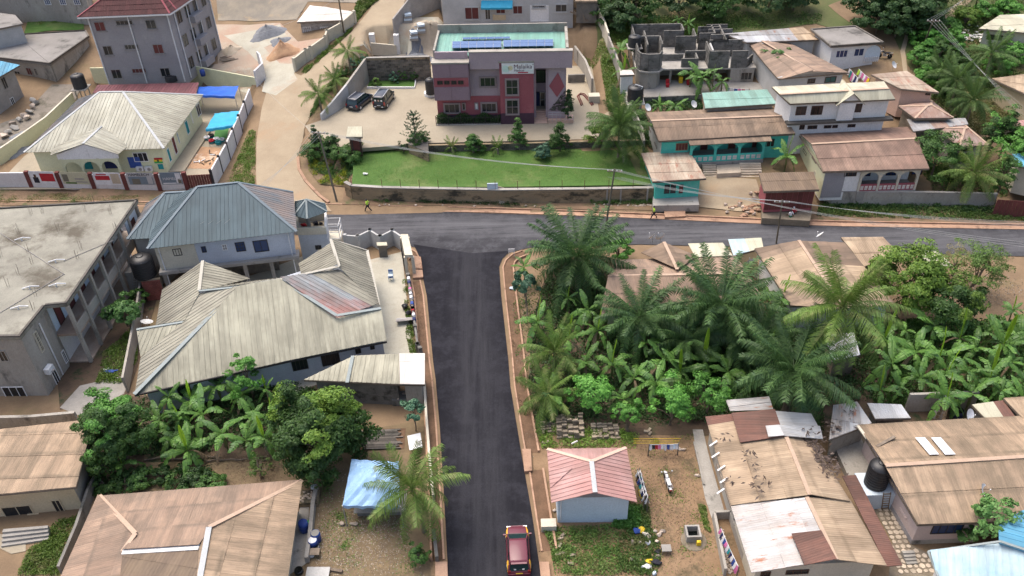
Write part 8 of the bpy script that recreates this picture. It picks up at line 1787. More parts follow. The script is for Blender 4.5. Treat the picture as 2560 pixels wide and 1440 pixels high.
# ================================================================ poles and wires
def pole(label,top,base,zt,r=.13,bz=None,arms=((1.6,-.3),)):
 B0=GT(base)if bz is None else P(base,bz);Tt=P(top,B0.z+zt);t=thing('utility_pole',label,'utility pole',B0)
 G().tube([B0-Vector((0,0,.4)),B0.lerp(Tt,.5),Tt],[r,r*.85,r*.65],8).obj('pole_shaft',MT['pole_wood'],t);pts_=[]
 for w,dz in arms:
  c=Tt+Vector((0,0,dz));a,b=c+Vector((-w/2,.1,0)),c+Vector((w/2,-.1,0));G().beam(a,b,.1,.1).obj('crossarm',MT['old_wood'],t)
  for k in range(4):q=a.lerp(b,(k+.15)/3.3);G().lathe(q+Vector((0,0,.04)),[(.05,0),(.06,.08),(.03,.16)],8).obj('insulator',MT['white_plastic'],t);pts_.append(q+Vector((0,0,.2)))
 return pts_,Tt
p1_,t1=pole('leaning utility pole in the corner garden of the dirt road',(795,327),(843,505),8.0)
p2_,t2=pole('tall utility pole beside the large oil palm at the main road',(1537,422),(1508,605),8.6)
p3_,t3=pole('thin utility pole by the near edge of the main road at the right',(1956,500),(1941,608),6.5,r=.10)
p4_,t4=pole('utility pole beside the small block house on the dirt road',(846,-6),(860,82),7.5)
p5_,t5=pole('utility pole carrying the double line down the bushy slope',(2335,47),(2309,112),6.5)
p6_,t6=pole('short pole at the very top of the footpath',(2445,-14),(2440,14),4,r=.1)
MT['wire']=C('wire',(.42,.43,.42));
def wire(a,b,sag,lb,r=.013,grp='overhead wires'):
 pts_=[a.lerp(b,k/14)-Vector((0,0,sag*4*(k/14)*(1-k/14)))for k in range(15)];o=G().tube(pts_,r,4,cap=False).obj('overhead_wire',MT['wire']);tag(o,lb,'wire',grp)
for k in range(4):
 wire(p1_[k],p2_[k],.9,'overhead wire from the garden pole across the lawn to the tall pole',grp='wires over the lawn');wire(p2_[k]-Vector((0,0,.9)),p3_[k],.5,'overhead wire along the main road between the tall and the thin pole',grp='wires along the road')
 e_=P((2900,560+6*k),6.0);wire(p3_[k],e_,.8,'overhead wire running right along the main road from the thin pole',grp='wires to the right');wire(p5_[k],P((2720,390+22*k),4.5),.6,'overhead wire running down the slope to the right edge',grp='wires down the slope')
 wire(p1_[k],P((560-20*k,560),7.5),.6,'service wire from the garden pole to the blue-grey roofed house',grp='service wires')
for k in range(3):wire(p2_[k],P((2900,640+8*k),7.6),1.2,'upper overhead wire from the tall pole to the right edge',grp='upper wires');wire(p5_[k],P((2500-10*k,-60),12),.3,'overhead wire climbing from the slope pole to the top',grp='wires up the slope')
wire(p1_[0],P(Z1(1880,560),4.5),.3,'service wire from the garden pole to the compound gate');wire(t4,P((640,85),6),.5,'single wire from the block house pole to the left')
# ================================================================ the near yards
dish('satellite dish on the front corner of the large right hand roof',X5(1245,890),3.1,.5,-.6,.7);dish('satellite dish at the left gable of the large right hand house',X5(740,985),2.2,.5,-.7,.7);dish('satellite dish behind the ridge at the back of the large roof',X5(1150,365),2.6,.5,-.9,.6)
for i,(x,y,z)in enumerate(((690,620,3.1),(708,715,3.1),(735,785,3.1))):pass
dish('satellite dish at the roadside left of the cross gable',Y4(212,498),2.2,.5,2.4,.6);dish('satellite dish right beside it at the roadside',Y4(272,500),2.2,.55,1.9,.3)
dish('satellite dish in the gap between the brown roofs',Y4(948,690),1.4,.5,1.8,.4);dish('satellite dish on the far side of the big brown roof',Y5(85,488),3.4,.45,2.4,.7)
dish('satellite dish behind the turquoise house, left one',Z4(352,845),4.6,.5,-.8,.7);dish('satellite dish behind the turquoise house, right one',Z4(695,820),4.8,.5,-.8,.7);dish('satellite dish in the pink house yard',Z5(690,525),6.0,.5,-.8,.7)
dish('old round dish lying by the wall left of the beige bungalow',Y1(1105,1115),.5,.6,1.0,1.2,.2)
tank('black ribbed water tank in the alley beside the large right hand house',X5(520,800),1.7,.85,2.4)
o=G().prism([(P(X5(520,800),1.7).x+dx,P(X5(520,800),1.7).y+dy)for dx,dy in ((-1.2,-1.1),(1.2,-1.1),(1.2,1.1),(-1.2,1.1))],0,1.68).obj('tank_stand',MT['light_blue_wall']);tag(o,'square concrete stand under the ribbed alley tank','stand')
tag(G().tube([P(X5(545,850),1.6),P(X5(500,965),.1)],.08,8).obj('down_pipe',MT['white_plastic']),'white pipe leaning below the ribbed alley tank','pipe')
q=P(X5(600,860),1.7);t_=thing('ladder','wooden ladder leaning on the tank stand in the alley','ladder',P(X5(590,975),0))
a0,a1=P(X5(565,980),.05),P(X5(580,865),1.9);b0,b1=P(X5(610,975),.05),P(X5(628,862),1.9)
for a,b in ((a0,a1),(b0,b1)):G().beam(a,b,.07).obj('rail',MT['wood'],t_)
for k in range(7):G().beam(a0.lerp(a1,(k+.5)/7),b0.lerp(b1,(k+.5)/7),.05).obj('rung',MT['wood'],t_)
tank('large black water tank squeezed between the balcony block and the blue-grey roofed house',Y1(1095,740),2.6,1.15,2.4)
o=G().box(tuple(P(Y1(1095,740),1.3)),(3.0,2.6,2.5)).obj('tank_stand',MT['concrete']);o.location.z=0;tag(o,'concrete stand under the large black water tank','stand')
a,b=v2(Y1(1060,800),2.4),v2(Y1(1200,785),2.4);T=thing('brick_pier','narrow red brick wall strip beside the large black tank','wall',(a.x,a.y,0));G().prism([a,b,b+Vector((0,.3)),a+Vector((0,.3))],0,2.6).obj('wall',MT['mortar'],T);MT['brick']=M('brick',(.30,.10,.08),(.22,.07,.06),1,rnd=.15)
brickface(T,a,b,0,2.55,.34,.18,MT['brick'],0,name='brick')
for x in (1000,1045):
 pass
t_=thing('ladder','steel ladder beside the large black tank','ladder',P(Y1(1020,860),0));a0,a1=P(Y1(1000,880),.1),P(Y1(985,640),4.4);b0,b1=P(Y1(1030,880),.1),P(Y1(1015,640),4.4)
for a,b in ((a0,a1),(b0,b1)):G().beam(a,b,.06).obj('rail',MT['steel'],t_)
for k in range(12):G().beam(a0.lerp(a1,(k+.5)/12),b0.lerp(b1,(k+.5)/12),.04).obj('rung',MT['steel'],t_)
wallrun('boundary_wall','grey boundary wall between the balcony yard and the beige bungalow',[Y1(1085,900),Y1(1050,1150),Y1(1020,1300),(320,980)],1.8,.2,MT['stained_render'],z=0)
wallrun('boundary_wall','mossy block wall in front of the flat roofed block at the left edge',[(-60,1080),(5,1072),(90,1070),(200,1060)],1.5,.3,MT['stained_render'],z=0)
wallrun('boundary_wall','narrow leaning stone wall beside the tan walled house',[X1(715,680),X1(690,800),X1(640,900),X1(560,1150),X1(440,1440)],1.2,.22,MT['old_block'],z=0)
T,A=wallrun('boundary_wall','low block wall with clothes drying on it between the white yard and the drain',[(1022,705),(1034,790),(1046,880),(1052,890)],1.0,.2,MT['old_block'],z=0,piers=2.5)
for i,(f_,m_)in enumerate(((.08,'white_cloth'),(.16,'navy_cloth'),(.3,'pink_cloth'),(.38,'white_cloth'),(.46,'white_cloth'),(.58,'blue_cloth'),(.7,'red_cloth'),(.8,'white_cloth'),(.88,'navy_cloth'))):
 p=A[0].lerp(A[2],f_*.75);g=G();w=.22
 g.hexa([p+Vector((-.16,-w,.75)),p+Vector((.2,-w,.7)),p+Vector((.2,w,.7)),p+Vector((-.16,w,.75))],[p+Vector((-.13,-w,1.06)),p+Vector((.13,-w,1.08)),p+Vector((.13,w,1.07)),p+Vector((-.13,w,1.05))]);tag(g.obj('drying_clothes',MT[m_]),ORD[i]+' garment from the road corner draped over the yard wall','clothes','clothes on the yard wall')
wallrun('boundary_wall','grey plank topped wall between the drain and the left back yard',[(1062,965),(1068,1060),(1075,1150),(1085,1260)],1.1,.2,MT['cream_wall'],z=0)
wallrun('boundary_wall','broken lower end of the wall beside the left drain',[(1086,1340),(1094,1410)],.9,.25,MT['old_block'],z=0)
wallrun('boundary_wall','unfinished grey corner wall with wavy top facing the main road',[(868,625),(900,627),(930,612),(955,628),(985,612),(1008,628)],2.0,.2,MT['pale_render'],z=0,piers=2.2)
q=[P(p,2.6)for p in ((1002,588),(1020,588),(1032,640),(1012,640))];T=thing('gate_arch','cream concrete gate beam over the compound entrance at the junction','gate',(q[0].x,q[0].y,0));G().prism([(p.x,p.y)for p in q],2.4,2.75).obj('beam',MT['cream_wall'],T)
for k in range(4):G().box((q[k].x*.92+avg(q).x*.08,q[k].y*.92+avg(q).y*.08,1.2),(.3,.3,2.4)).obj('post',MT['cream_wall'],T)
for s in range(8):p=q[0].lerp(q[3],(s+.5)/8);G().box((p.x-.15,p.y,1.15),(.05,.1,2.1)).obj('gate_bar',MT['dark_frame'],T)
T,FP,E=house('meter_box','small roofed meter box among the corner wall pieces',[Y2(1325,500),Y2(1400,498),Y2(1405,525),Y2(1330,528)],1.6,MT['dark_stone'],R['cream'],ins=.1,cat='box',z0=0,down=(0,-1,-.1))
q=P((978,700),.05);t_=thing('plastic_chairs','stack of pale blue plastic chairs in the white yard','chairs',q)
for k in range(3):
 z=.42+.12*k;G().box(q+Vector((0,0,z)),(.5,.48,.05)).obj('seat',MT['light_blue_wall' if k!=1 else 'blue_cloth'],t_);G().box(q+Vector((0,.26+.03*k,z+.28)),(.48,.05,.5)).obj('backrest',MT['light_blue_wall' if k!=1 else 'blue_cloth'],t_)
for x,y in ((-.22,-.2),(.22,-.2),(-.22,.2),(.22,.2)):G().box(q+Vector((x,y,.2)),(.05,.05,.42)).obj('leg',MT['light_blue_wall'],t_)
q=P((1010,808),.1);t_=thing('roof_sheet_stack','stack of grey metal roofing sheets leaning on the yard wall','sheet stack',q)
for k in range(5):a=q+Vector((-.75,.28-.14*k,.15+.07*k));G().hexa([a,a+Vector((1.7,-.05+.05*k,.05)),a+Vector((1.7,.35+.05*k,.05)),a+Vector((0,.3,0))],[a+Vector((0,0,.04)),a+Vector((1.7,-.05+.05*k,.09)),a+Vector((1.7,.35+.05*k,.09)),a+Vector((0,.3,.04))]).obj('sheet',MT['steel' if k%2 else 'grey_frame'],t_)
tag(G().lathe(P((1013,773),0),[(.22,0),(.3,.45),(.32,.5)],14).obj('bucket',MT['black_plastic'],None,True),'black bucket near the stacked roofing sheets','bucket');tag(G().rock(P((1022,782),.3),(.7,.6,.6)).obj('laundry_bundle',MT['dark_cloth']),'dark laundry bundle against the yard wall','clothes')
q=P((1279,640),.1);t_=thing('road_sign','small white notice frame standing at the inner road corner','sign',q)
for x in (-.28,.28):G().box(q+Vector((x,0,.45)),(.06,.06,.9)).obj('post',MT['white_paint'],t_)
G().box(q+Vector((0,0,.72)),(.7,.05,.45)).obj('board',MT['white_paint'],t_)
z=2.5;q4=[P(p,z)for p in (X2(995,632),X2(1320,650),X2(1330,960),X2(932,952))];c=avg(q4);t_=thing('tarpaulin_canopy','pale blue tarpaulin canopy with peaked top over a table in the sandy yard','canopy',(c.x,c.y,0))
g=G();n=12;pk=.75
gr=[[(q4[0].lerp(q4[1],i/n)).lerp(q4[3].lerp(q4[2],i/n),j/n)+Vector((0,0,1.25*(1-max(abs(i/n-.5),abs(j/n-.5))*2)+.05*math.sin(i*2.2+j*1.7)-.03*math.sin(i*j*.7)))for i in range(n+1)]for j in range(n+1)]
for j in range(n):
 for i in range(n):g.face([gr[j+1][i],gr[j+1][i+1],gr[j][i+1],gr[j][i]])
for i in range(n):g.face([gr[n][i]-Vector((0,0,.3+.08*math.sin(i*2))),gr[n][i+1]-Vector((0,0,.3+.08*math.sin(i*2+2))),gr[n][i+1],gr[n][i]])
for i in range(n):g.face([gr[i+1][0]-Vector((0,0,.3)),gr[i+1][0],gr[i][0],gr[i][0]-Vector((0,0,.3))])
g.obj('cover',MT['tarp_blue'],t_)
for p in q4:G().tube([Vector((p.x,p.y,-.1)),p],.05,6).obj('post',MT['steel'],t_)
o=G().prism([(c.x-1.6,c.y-1.4),(c.x+2.4,c.y-1.4),(c.x+2.4,c.y+.6),(c.x-1.6,c.y+.6)],.62,.7).obj('table_top',MT['concrete'],t_);G().prism([(c.x-1.4,c.y-1.2),(c.x+2.2,c.y-1.2),(c.x+2.2,c.y+.4),(c.x-1.4,c.y+.4)],0,.62).obj('bench',MT['old_block'],t_)
tag(G().rock(P(X2(930,1075),.2),(.5,.4,.4)).rock(P(X2(1010,1080),.15),(.7,.4,.35)).obj('stone',MT['rubble']),'rough stones at the foot of the blue canopy','stones')
def barrel(label,px,r=.32,h=.9,m='blue_plastic',lid=None,open_=False):
 q=P(px,0);t=thing('barrel',label,'barrel',q);G().lathe(q,[(r*.9,0),(r,.08),(r,h*.35),(r*1.04,h*.38),(r,h*.42),(r,h*.7),(r*1.04,h*.73),(r,h*.77),(r*.94,h)],22).obj('barrel_body',MT[m],t,True)
 G().lathe(q+Vector((0,0,h)),[(r*.86,0),(r*.86,.012)],20).obj('water',MT[lid or 'water_dark'],t);return t
barrel('blue barrel standing nearest the big brown roof',X2(670,1125),.37,1.0,lid='blue_plastic');barrel('open blue barrel right of the green bucket',X2(755,1195),.36,.95);barrel('blue barrel with a white basin on top',X2(735,1235),.36,.8,lid='white_plastic')
barrel('small dark bucket in front of the blue barrels',X2(755,1260),.24,.4,'navy_cloth');barrel('white tub by the yard table',X2(718,1300),.24,.35,'white_plastic','white_plastic');barrel('grey metal basin on the wall end',X2(742,850),.3,.5,'steel','light_blue_wall')
barrel('green bucket between the blue barrels',X2(708,1085),.2,.4,'green_plastic','green_plastic');barrel('black cooking pot on the kitchen step at the lower edge',X2(632,1415),.32,.35,'black_plastic')
q=P(X2(738,1300),0);t_=thing('low_table','small wooden table holding buckets beside the yard wall','table',q);G().box(q+Vector((0,0,.5)),(.9,.6,.06)).obj('table_top',MT['old_wood'],t_)
for x,y in ((-.4,-.25),(.4,-.25),(-.4,.25),(.4,.25)):G().box(q+Vector((x,y,.25)),(.06,.06,.5)).obj('leg',MT['old_wood'],t_)
wallrun('yard_wall','low grey kitchen yard wall right of the big brown roof',[X2(760,850),X2(735,960),X2(715,1180),X2(690,1350)],.7,.3,MT['concrete'],z=0)
T=thing('stone_bin','block walled bin of broken stones by the kitchen yard','bin',P(X2(690,880),0));q=P(X2(690,890),.5);G().box((q.x,q.y,.25),(1.7,1.3,.5)).obj('wall',MT['stained_wall'],T)
for k in range(24):G().rock((q.x+random.uniform(-.7,.7),q.y+random.uniform(-.5,.5),.55),(.25,.2,.16)).obj('stone',MT['rubble'],T)
patch('kitchen_floor',[X2(640,960),X2(700,960),X2(690,1350),X2(555,1440),X2(520,1440)],MT['concrete'],z=0,dz=.05)
for i in range(4):
 q=P(X2(700+i*40,1415),.25);G_=G().box(q,(.42,.9,.05));tag(G_.obj('concrete_slab',MT['pale_render']),ORD[i]+' pale slab from the left in the row at the bottom of the sandy yard','slab','pale slabs in the sandy yard')
o=G().beam(P(X2(815,1390),.1),P(X2(930,1410),.15),.22,.2).obj('log',MT['bark']);tag(o,'short rough log lying on the sandy yard','log')
patch('ash_bed',[X2(960,430),X2(1370,420),X2(1360,560),X2(980,580)],MT['drain_mud'],z=0,dz=.06)
for i in range(16):a=P(X2(1020+random.uniform(0,60),440+i*8),.15);b=P(X2(1330+random.uniform(-40,30),425+i*8.5),.15);tag(G().beam(a,b,.1,.08).obj('dark_pole',MT['dark_stone']),'dark pole lying in the rack of poles beside the left drain wall','pole','rack of dark poles')
T=thing('work_frame','rough grey timber frame standing beside the rack of dark poles','frame',P(X2(1035,500),0))
k4=[P(X2(*p),.8)for p in ((990,455),(1030,450),(1085,520),(1040,550))]
for i in range(4):G().beam(k4[i],k4[(i+1)%4],.14).obj('rail',MT['old_wood'],T);G().box((k4[i].x,k4[i].y,.4),(.12,.12,.8)).obj('leg',MT['old_wood'],T)
q4=[P(p,.8)for p in (X2(1380,470),X2(1470,448),X2(1485,548),X2(1395,568))];o=G().hexa([p-Vector((0,0,.04))for p in q4[::-1]],q4[::-1]).obj('white_sheet',MT['white_paint']);tag(o,'small white roofing sheet leaning beside the road drain wall','sheet')
for i in range(9):
 a=P((360+i*38+random.uniform(-10,10),1148+random.uniform(-6,6)),.12);b=a+Vector((random.uniform(1.2,2.6),random.uniform(-.2,.2),.05));tag(G().tube([a,a.lerp(b,.5)+Vector((0,.1,.05)),b],[.07,.06,.04],5).obj('cut_branch',MT['bark']),'cut branch lying along the lower edge of the left hand grove','branch','cut branches below the left grove')
MT['pile_block']=M('pile_block',(.34,.28,.21),(.26,.215,.16),.9,rnd=.22,bump=.3)
T=thing('block_pile','neat and tumbled pile of concrete blocks above the pink roofed cottage','block pile',P((1440,1075),0));cnt=0
for (x0,x1,y0,y1,hmax)in ((1392,1475,1045,1100,4),(1352,1398,1058,1085,2),(1480,1560,1062,1102,2)):
 a,b,c=P((x0,y1),0),P((x1,y1),0),P((x0,y0),0);nx_,ny_=int((b-a).length/.48),max(1,int((c-a).length/.28))
 for i in range(nx_):
  for jj in range(ny_):
   for k in range(random.randint(1,hmax)):
    if cnt<290:cnt+=1;G().box((a.x+(i+.5)*.48+random.uniform(-.05,.05),a.y+(jj+.5)*.28+random.uniform(-.04,.04),.13+k*.2),(.42,.2,.18),random.uniform(-.15,.15)+(1.5 if random.random()<.12 else 0)).obj('block',MT['pile_block'],T)
for i,p in enumerate((X3(885,520),X3(905,515),X3(985,1290),X3(1010,1280),X3(1000,1180),X3(995,1230),X3(1085,1295),X3(1070,1355),X3(1015,1160),X4(230,430),X4(235,455),X4(1010-800,440))):
 q=P(p,.1);o=G().box(q,(.42,.2,.2),random.uniform(-1,1.5)).obj('loose_block',MT['pile_block']);tag(o,'single concrete block lying loose in the weeds around the cottage yard','block','loose concrete blocks')
q=P(X3(918,1090),.35);o=G().box(q,(1.15,.75,.7)).obj('concrete_box',MT['cream_wall']);tag(o,'square cream concrete chamber between the drain and the cottage','chamber')
tag(G().beam(P(X3(1078,525),.5),P(X3(1118,505),.9),.1,.1).obj('white_stick',MT['white_paint']),'white painted stick leaning at the block pile','stick')
q=P(X4(532,1140),.5);T=thing('well','square concrete well with dark water on a round stone apron','well',(q.x,q.y,0));g=G()
for (dx,dy,sx_,sy_)in ((-.48,0,.14,1.10),(.48,0,.14,1.10),(0,.48,.82,.14),(0,-.48,.82,.14)):G().box((q.x+dx,q.y+dy,.36),(sx_,sy_,.72)).obj('well_wall',MT['concrete'],T)
G().box((q.x,q.y,.1),(.82,.82,.04)).obj('water',MT['water_dark'],T);G().lathe((q.x+.05,q.y-.35,0),[(1.0,0),(.96,.06),(.9,.08)],16).obj('apron',MT['mortar'],T)
q2=P(X4(573,1212),.3);t_=thing('jerrycan','yellow jerrycan standing at the corner of the well','jerrycan',q2-Vector((0,0,.2)));G().box(q2,(.3,.2,.42)).obj('body',MT['yellow'],t_);G().box(q2+Vector((.05,0,.25)),(.16,.04,.05)).obj('handle',MT['yellow'],t_)
def line(name,label,p0,p1,z,cols,hh=.7,w=None,zb=0):
 a,b=P(p0,z),P(p1,z);t=thing(name,label,'clothes line',a.lerp(b,.5)-Vector((0,0,z-zb)));G().tube([a,a.lerp(b,.5)-Vector((0,0,.08)),b],.02,4).obj('line',MT['white_paint'],t);d=(b-a);n=len(cols);s=Vector((-d.y,d.x,0)).normalized()
 for p in (a,b):G().tube([Vector((p.x,p.y,zb-.2)),p+Vector((0,0,.1))],.05,6).obj('post',MT['old_wood'],t)
 for k,c in enumerate(cols):
  u0_,u1_=(k+.06)/n,(k+.94)/n;hk=hh*random.uniform(.65,1.2);p,r=a.lerp(b,u0_),a.lerp(b,u1_);g=G();m=5;top=[p.lerp(r,i/m)-Vector((0,0,.03))for i in range(m+1)]
  for sg in (1,-1):
   mid=[v+s*(.07*sg+.03*math.sin(i*2.1+k))-Vector((0,0,hk*.5))for i,v in enumerate(top)];bot=[v+s*(.16*sg+.06*math.sin(i*2.1+k))-Vector((0,0,hk*random.uniform(.9,1.0)))for i,v in enumerate(top)]
   for i in range(m):g.face([top[i],top[i+1],mid[i+1],mid[i]]);g.face([mid[i],mid[i+1],bot[i+1],bot[i]])
  g.obj('garment',MT[c],t)
 return t
line('clothes_line','clothes line with dark and white garments beside the pink roofed cottage',X4(165,700),X4(222,905),1.6,['white_cloth','navy_cloth','teal_cloth','blue_cloth','white_cloth','navy_cloth','light_blue_wall','white_cloth','navy_cloth','white_cloth','dark_cloth','white_cloth'],.6)
line('clothes_line','second line of blue and white clothes close to the cottage',X4(150,705),X4(200,890),1.5,['white_cloth','dark_cloth','blue_cloth','navy_cloth','teal_cloth','white_cloth','navy_cloth','white_cloth'],.6)
line('clothes_line','short clothes line with white, red and pink pieces at the edge of the grove',X4(230,530),X4(435,525),1.4,['white_cloth','dark_cloth','red_cloth','pink_cloth','white_cloth','white_cloth','blue_cloth','white_cloth','light_blue_wall','white_cloth'],.5)
line('clothes_line','crowded clothes line in the narrow yard of the long house',X4(725,1105),X4(850,1380),1.6,['pink_cloth','navy_cloth','white_cloth','blue_cloth','pink_cloth','white_cloth','teal_cloth','navy_cloth','white_cloth','blue_cloth','white_cloth','pink_cloth'],.7)
line('clothes_line','clothes line with bright clothes above the pink house',Z5(370,510),Z5(440,590),6.5,['white_cloth','teal_cloth','pink_cloth','white_cloth','navy_cloth','white_cloth'],1.0,zb=4.6)
line('clothes_line','second bright clothes line above the pink house, right one',Z5(440,515),Z5(525,590),6.5,['hivis','white_cloth','pink_cloth','white_cloth','pink_cloth','yellow'],1.0,zb=4.6)
line('clothes_line','blue and white washing at the back of the unfinished building',Z4(950,655),Z4(1120,670),4.8,['light_blue_wall','white_cloth','blue_cloth','pink_cloth','red_cloth','white_cloth'],.8,zb=3.4)
tag(G().rock(P(X4(170,850),.5),(.5,1.5,.9)).obj('yellow_sheet',MT['yellow']),'yellow cloth hanging low beside the two clothes lines','cloth')
o=G().tube([P(X4(120,490),1.0),P(X4(450,488),1.0)],.02,4).tube([P(X4(120,505),1.0),P(X4(440,505),1.0)],.02,4).tube([P(X4(120,520),1.0),P(X4(430,520),1.0)],.02,4).obj('rope',MT['yellow']);tag(o,'yellow ropes stretched along the edge of the grove','rope')
for lb,p,sz,m_ in (('blue plastic bag in the heap near the cottage corner',X4(140,1125),(.7,.6,.5),'blue_cloth'),('yellow plastic bag in the heap near the cottage corner',X4(175,1120),(.6,.6,.45),'yellow'),('pale cream bag on the heap near the cottage corner',X4(200,1150),(.6,.5,.4),'cream_wall'),('grey tub upside down in the weeds',X4(222,1212),(.45,.45,.35),'steel'),('yellow bag among the rubbish below the weeds',X4(228,1335),(.55,.5,.4),'yellow'),('white sack among the rubbish below the weeds',X4(205,1380),(.9,.6,.35),'white_cloth'),('black rubbish bag beside the white sack',X4(280,1345),(.8,.6,.45),'dark_cloth'),('black round pot by the small wash table',X4(285,1268),(.5,.5,.35),'black_plastic'),('pale bundle at the lower edge of the weeds',X4(265,1420),(.5,.4,.3),'light_blue_wall'),('blue and white rubbish by the balcony yard',X1(760,20),(1.4,.5,.3),'blue_cloth'),('white rubbish bag by the balcony yard',X1(735,10),(.6,.4,.3),'white_cloth'),('blue rag pile at the papaya tree on the road corner',Y3(725,840),(.7,.8,.3),'light_blue_wall'),('green basin in the yard behind the tall coconut palm',Y5(555,1225),(.6,.5,.25),'green_plastic')):
 z=0;o=G().rock(P(p,sz[2]/2),sz).rock(P(p,sz[2]*.4)+Vector((sz[0]*.3,.05,0)),(sz[0]*.6,sz[1]*.7,sz[2]*.7)).obj('rubbish',MT[m_]);tag(o,lb,'rubbish')
q=P(X4(345,1275),0);t_=thing('wash_table','small grey wash table with a dark pot beside the weeds','table',q);G().box(q+Vector((0,0,.5)),(.7,.6,.06)).obj('table_top',MT['concrete'],t_)
for x,y in ((-.3,-.25),(.3,-.25),(-.3,.25),(.3,.25)):G().box(q+Vector((x,y,.25)),(.06,.06,.5)).obj('leg',MT['old_wood'],t_)
for i,p in enumerate((X4(310,1140),X4(300,1155),X4(325,1130),X4(285,1200),X4(270,1130),X4(230,1165),X4(115,1205),X4(160,1210),X4(105,1325),X4(290,1300),X4(560,745),X4(470,565),X4(440,560),X3(1010,985-0),X3(960,985))):
 tag(G().rock(P(p,.12),(random.uniform(.35,.6),random.uniform(.3,.45),.35)).obj('stone',MT['rubble']),'grey rough stone lying in the bare yard','stone','stones in the yard')
patch('yard_path',[X4(530,430),X4(600,430),X4(640,600),X4(740,960),X4(760,1040),X4(660,1040),X4(615,900),X4(560,620)],MT['concrete'],z=0,dz=.08)
for a,b in ((X4(540,520),X4(608,815)),):strip('path_kerb',[a,b],.15,.2,MT['concrete'],z=0)
bpy.data.objects['path_kerb']['kind']='structure'
T=thing('yard_wall','grey low walls round the narrow stone filled yard of the long house','wall',P(X4(690,1200),0))
for a,b in ((X4(672,1045),X4(785,1040)),(X4(672,1045),X4(750,1440)),(X4(785,1040),X4(910,1430))):strip('wall_section',[a,b],.2,.9,MT['stained_render'],z=0,par=T)
for i in range(120):
 u_,v_=random.random(),random.random();p=(X4(700,1110)[0]*(1-v_)+X4(780,1420)[0]*v_+u_*14,X4(700,1110)[1]*(1-v_)+X4(780,1420)[1]*v_)
 G().rock(P(p,.08),(.26,.22,.14)).obj('stone',MT['rubble'],T)
def heap(label,px,rx,ry,h,m,n=0):
 q=GT(px);g=G();rs=random.Random(int(px[0]));K,Rn=20,7;rings=[]
 for r in range(Rn):
  f=r/(Rn-1);ring=[]
  for k in range(K):
   a=2*math.pi*k/K;w=1+.22*math.sin(a*3+px[0])+.1*rs.uniform(-1,1);x,y=q.x+rx*f*w*math.cos(a),q.y+ry*f*w*math.sin(a);ring.append((x,y,ground(x,y)-.1+h*(1-f)**1.15*(1+.18*rs.uniform(-1,1))+(.12 if f<1 else 0)))
  rings.append(ring)
 for r in range(Rn-1):
  for k in range(K):g.face([rings[r][k],rings[r+1][k],rings[r+1][(k+1)%K],rings[r][(k+1)%K]])
 tag(g.obj('heap',MT[m],None,True),label,'heap')
heap('brown heap of broken earth on the white construction yard',(706,132),2.6,2.4,1.9,'red_earth');heap('dark grey gravel heap behind the brown earth heap',(698,106),1.8,1.5,.7,'grey_gravel');heap('large grey gravel heap below the cliff',(668,84),3.0,2.4,1.3,'grey_gravel');heap('low pale sand heap beside the grey tower',(578,128),1.8,1.5,.9,'sand')
heap('low grey sand heap on the building site',(1040,100),3,2.4,.8,'grey_gravel');heap('broad sandy heap at the top of the building site',(1075,72),3,2.2,1.3,'sand');heap('grey gravel mound beside the yellow boundary wall',(25,380),2.6,2.0,.9,'grey_gravel');heap('dark gravel patch left of the yellow wall',(60,340),1.8,1.6,.5,'grey_gravel')
for i,(x,y)in enumerate(((22,335),(35,315),(50,305),(62,295),(75,285),(88,272),(92,262),(12,345),(40,325),(70,300),(85,255))):tag(G().rock(GT((x,y))+Vector((0,0,.4)),(random.uniform(.9,1.6),random.uniform(.8,1.2),random.uniform(.7,1.1))).obj('boulder',MT['rubble' if i%2 else 'concrete']),'large rough rock in the row beside the unfinished house at the left','rock','rocks by the unfinished house')
for i,(x,y)in enumerate(((1150,220),(1180,205),(1240,210))):
 q=GT(Z2(x,y+20));t_=thing('cement_sacks',('left','middle','right')[i]+' wrapped pile of cement bags on the building site','sacks',q)
 for k in range(4):G().box(q+Vector((0,0,.2+.35*k)),(1.3-.1*k,1.1,.3),.1*k).obj('sack',MT['light_blue_wall' if k%2 else 'concrete'],t_)
for i in range(8):a=P(Z1(1640+random.uniform(0,60),430+random.uniform(0,30)),3.2);tag(G().beam(a,a+Vector((random.uniform(1.2,2.4),random.uniform(-.6,.8),.1)),.18,.06).obj('board',MT['old_wood']),'old board in the scrap pile at the foot of the grey tower','board','scrap boards by the tower')
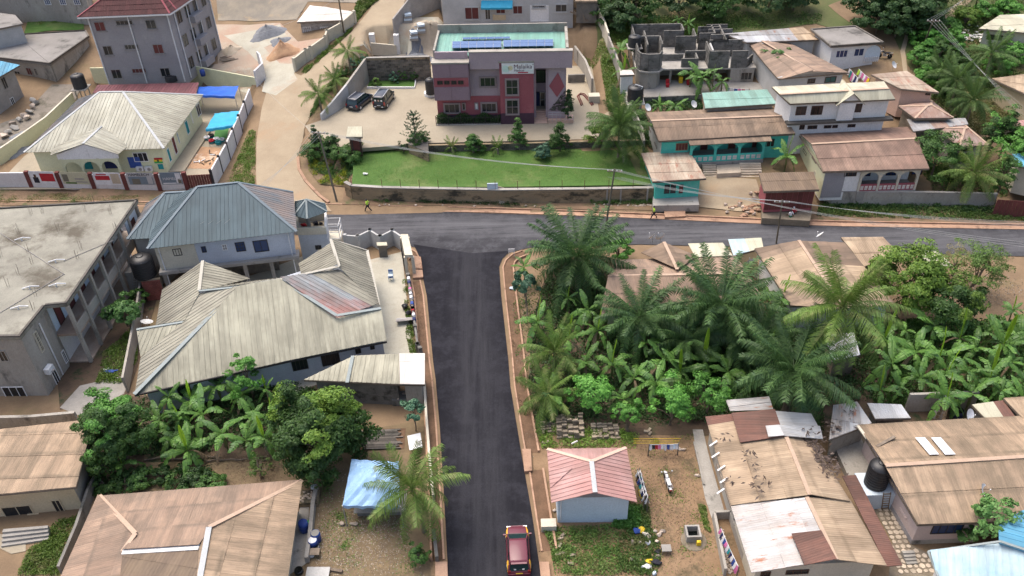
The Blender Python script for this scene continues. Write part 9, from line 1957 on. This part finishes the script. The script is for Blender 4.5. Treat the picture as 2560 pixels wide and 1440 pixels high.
for i in range(40):
 q=P((2440+random.gauss(0,24),100+random.gauss(0,8)),5.8);q.z=ground(q.x,q.y)+.2;tag(G().rock(q,(random.uniform(.5,1.1),random.uniform(.4,.7),random.uniform(.3,.5))).obj('rubble_piece',MT['white_wall' if i%3 else 'rubble']),'pale piece of rubble in the heap before the cream house','rubble','rubble heap before the cream house')
for i in range(40):
 x=random.choice([random.uniform(870,1600),random.uniform(1480,1640)]);q=P((x,random.uniform(508,516)),.35);tag(G().rock(q,(random.uniform(.2,.45),random.uniform(.2,.35),.2)).obj('pebble',MT['rubble']),'small pale stone on the verge below the lawn wall','stone','stones on the lawn verge')
tag(G().rock(P((913,435),LAWN_Z+.15),(.8,.5,.45)).obj('boulder',MT['white_wall']),'white boulder lying on the left part of the lawn','boulder')
for i,p in enumerate(((600,590),(640,560),(660,600),(690,575))):
 q=P(Z4(p[0]-0,p[1]+60),3.5);z=ground(q.x,q.y);o=G().box((q.x,q.y,z+.5),(.5,.5,.9)).obj('stored_box',MT[('yellow','wood','red_cloth','old_wood')[i]]);tag(o,('yellow','brown','red','grey-brown')[i]+' box stored under the slab of the unfinished building','box')
q=GT(Z4(505,655));t_=thing('plastic_chair','red plastic chair on the yard of the unfinished building','chair',q);G().box(q+Vector((0,0,.5)),(.5,.5,.06)).obj('seat',MT['red_cloth'],t_);G().box(q+Vector((0,.25,.8)),(.5,.06,.6)).obj('backrest',MT['red_cloth'],t_);G().box(q+Vector((0,0,.25)),(.4,.4,.5)).obj('legs',MT['red_cloth'],t_)
barrel('dark blue round drum in the gap behind the large roof',X5(1080,330),.5,.7,'navy_cloth')
for i,p in enumerate(((940,345),(965,345))):barrel(('left','right')[i]+' one of two white tubs at the back wall of the large roof',X5(*p),.3,2.4,'white_plastic','white_plastic')
q=GT(Z5(630,440));moto('dark motorcycle parked at the corner of the white and blue house',(q.x,q.y,q.z+.1),1.2,'dark_cloth','dark_cloth')
T=thing('timber_bench','rough timber frame in the gap between the brown roofs','frame',P(Y4(935,610),0));k4=[P(Y4(*p),1.2)for p in ((890,590),(985,590),(990,625),(895,625))]
for i in range(4):G().beam(k4[i],k4[(i+1)%4],.16).obj('rail',MT['wood'],T);G().box((k4[i].x,k4[i].y,.6),(.14,.14,1.2)).obj('leg',MT['wood'],T)
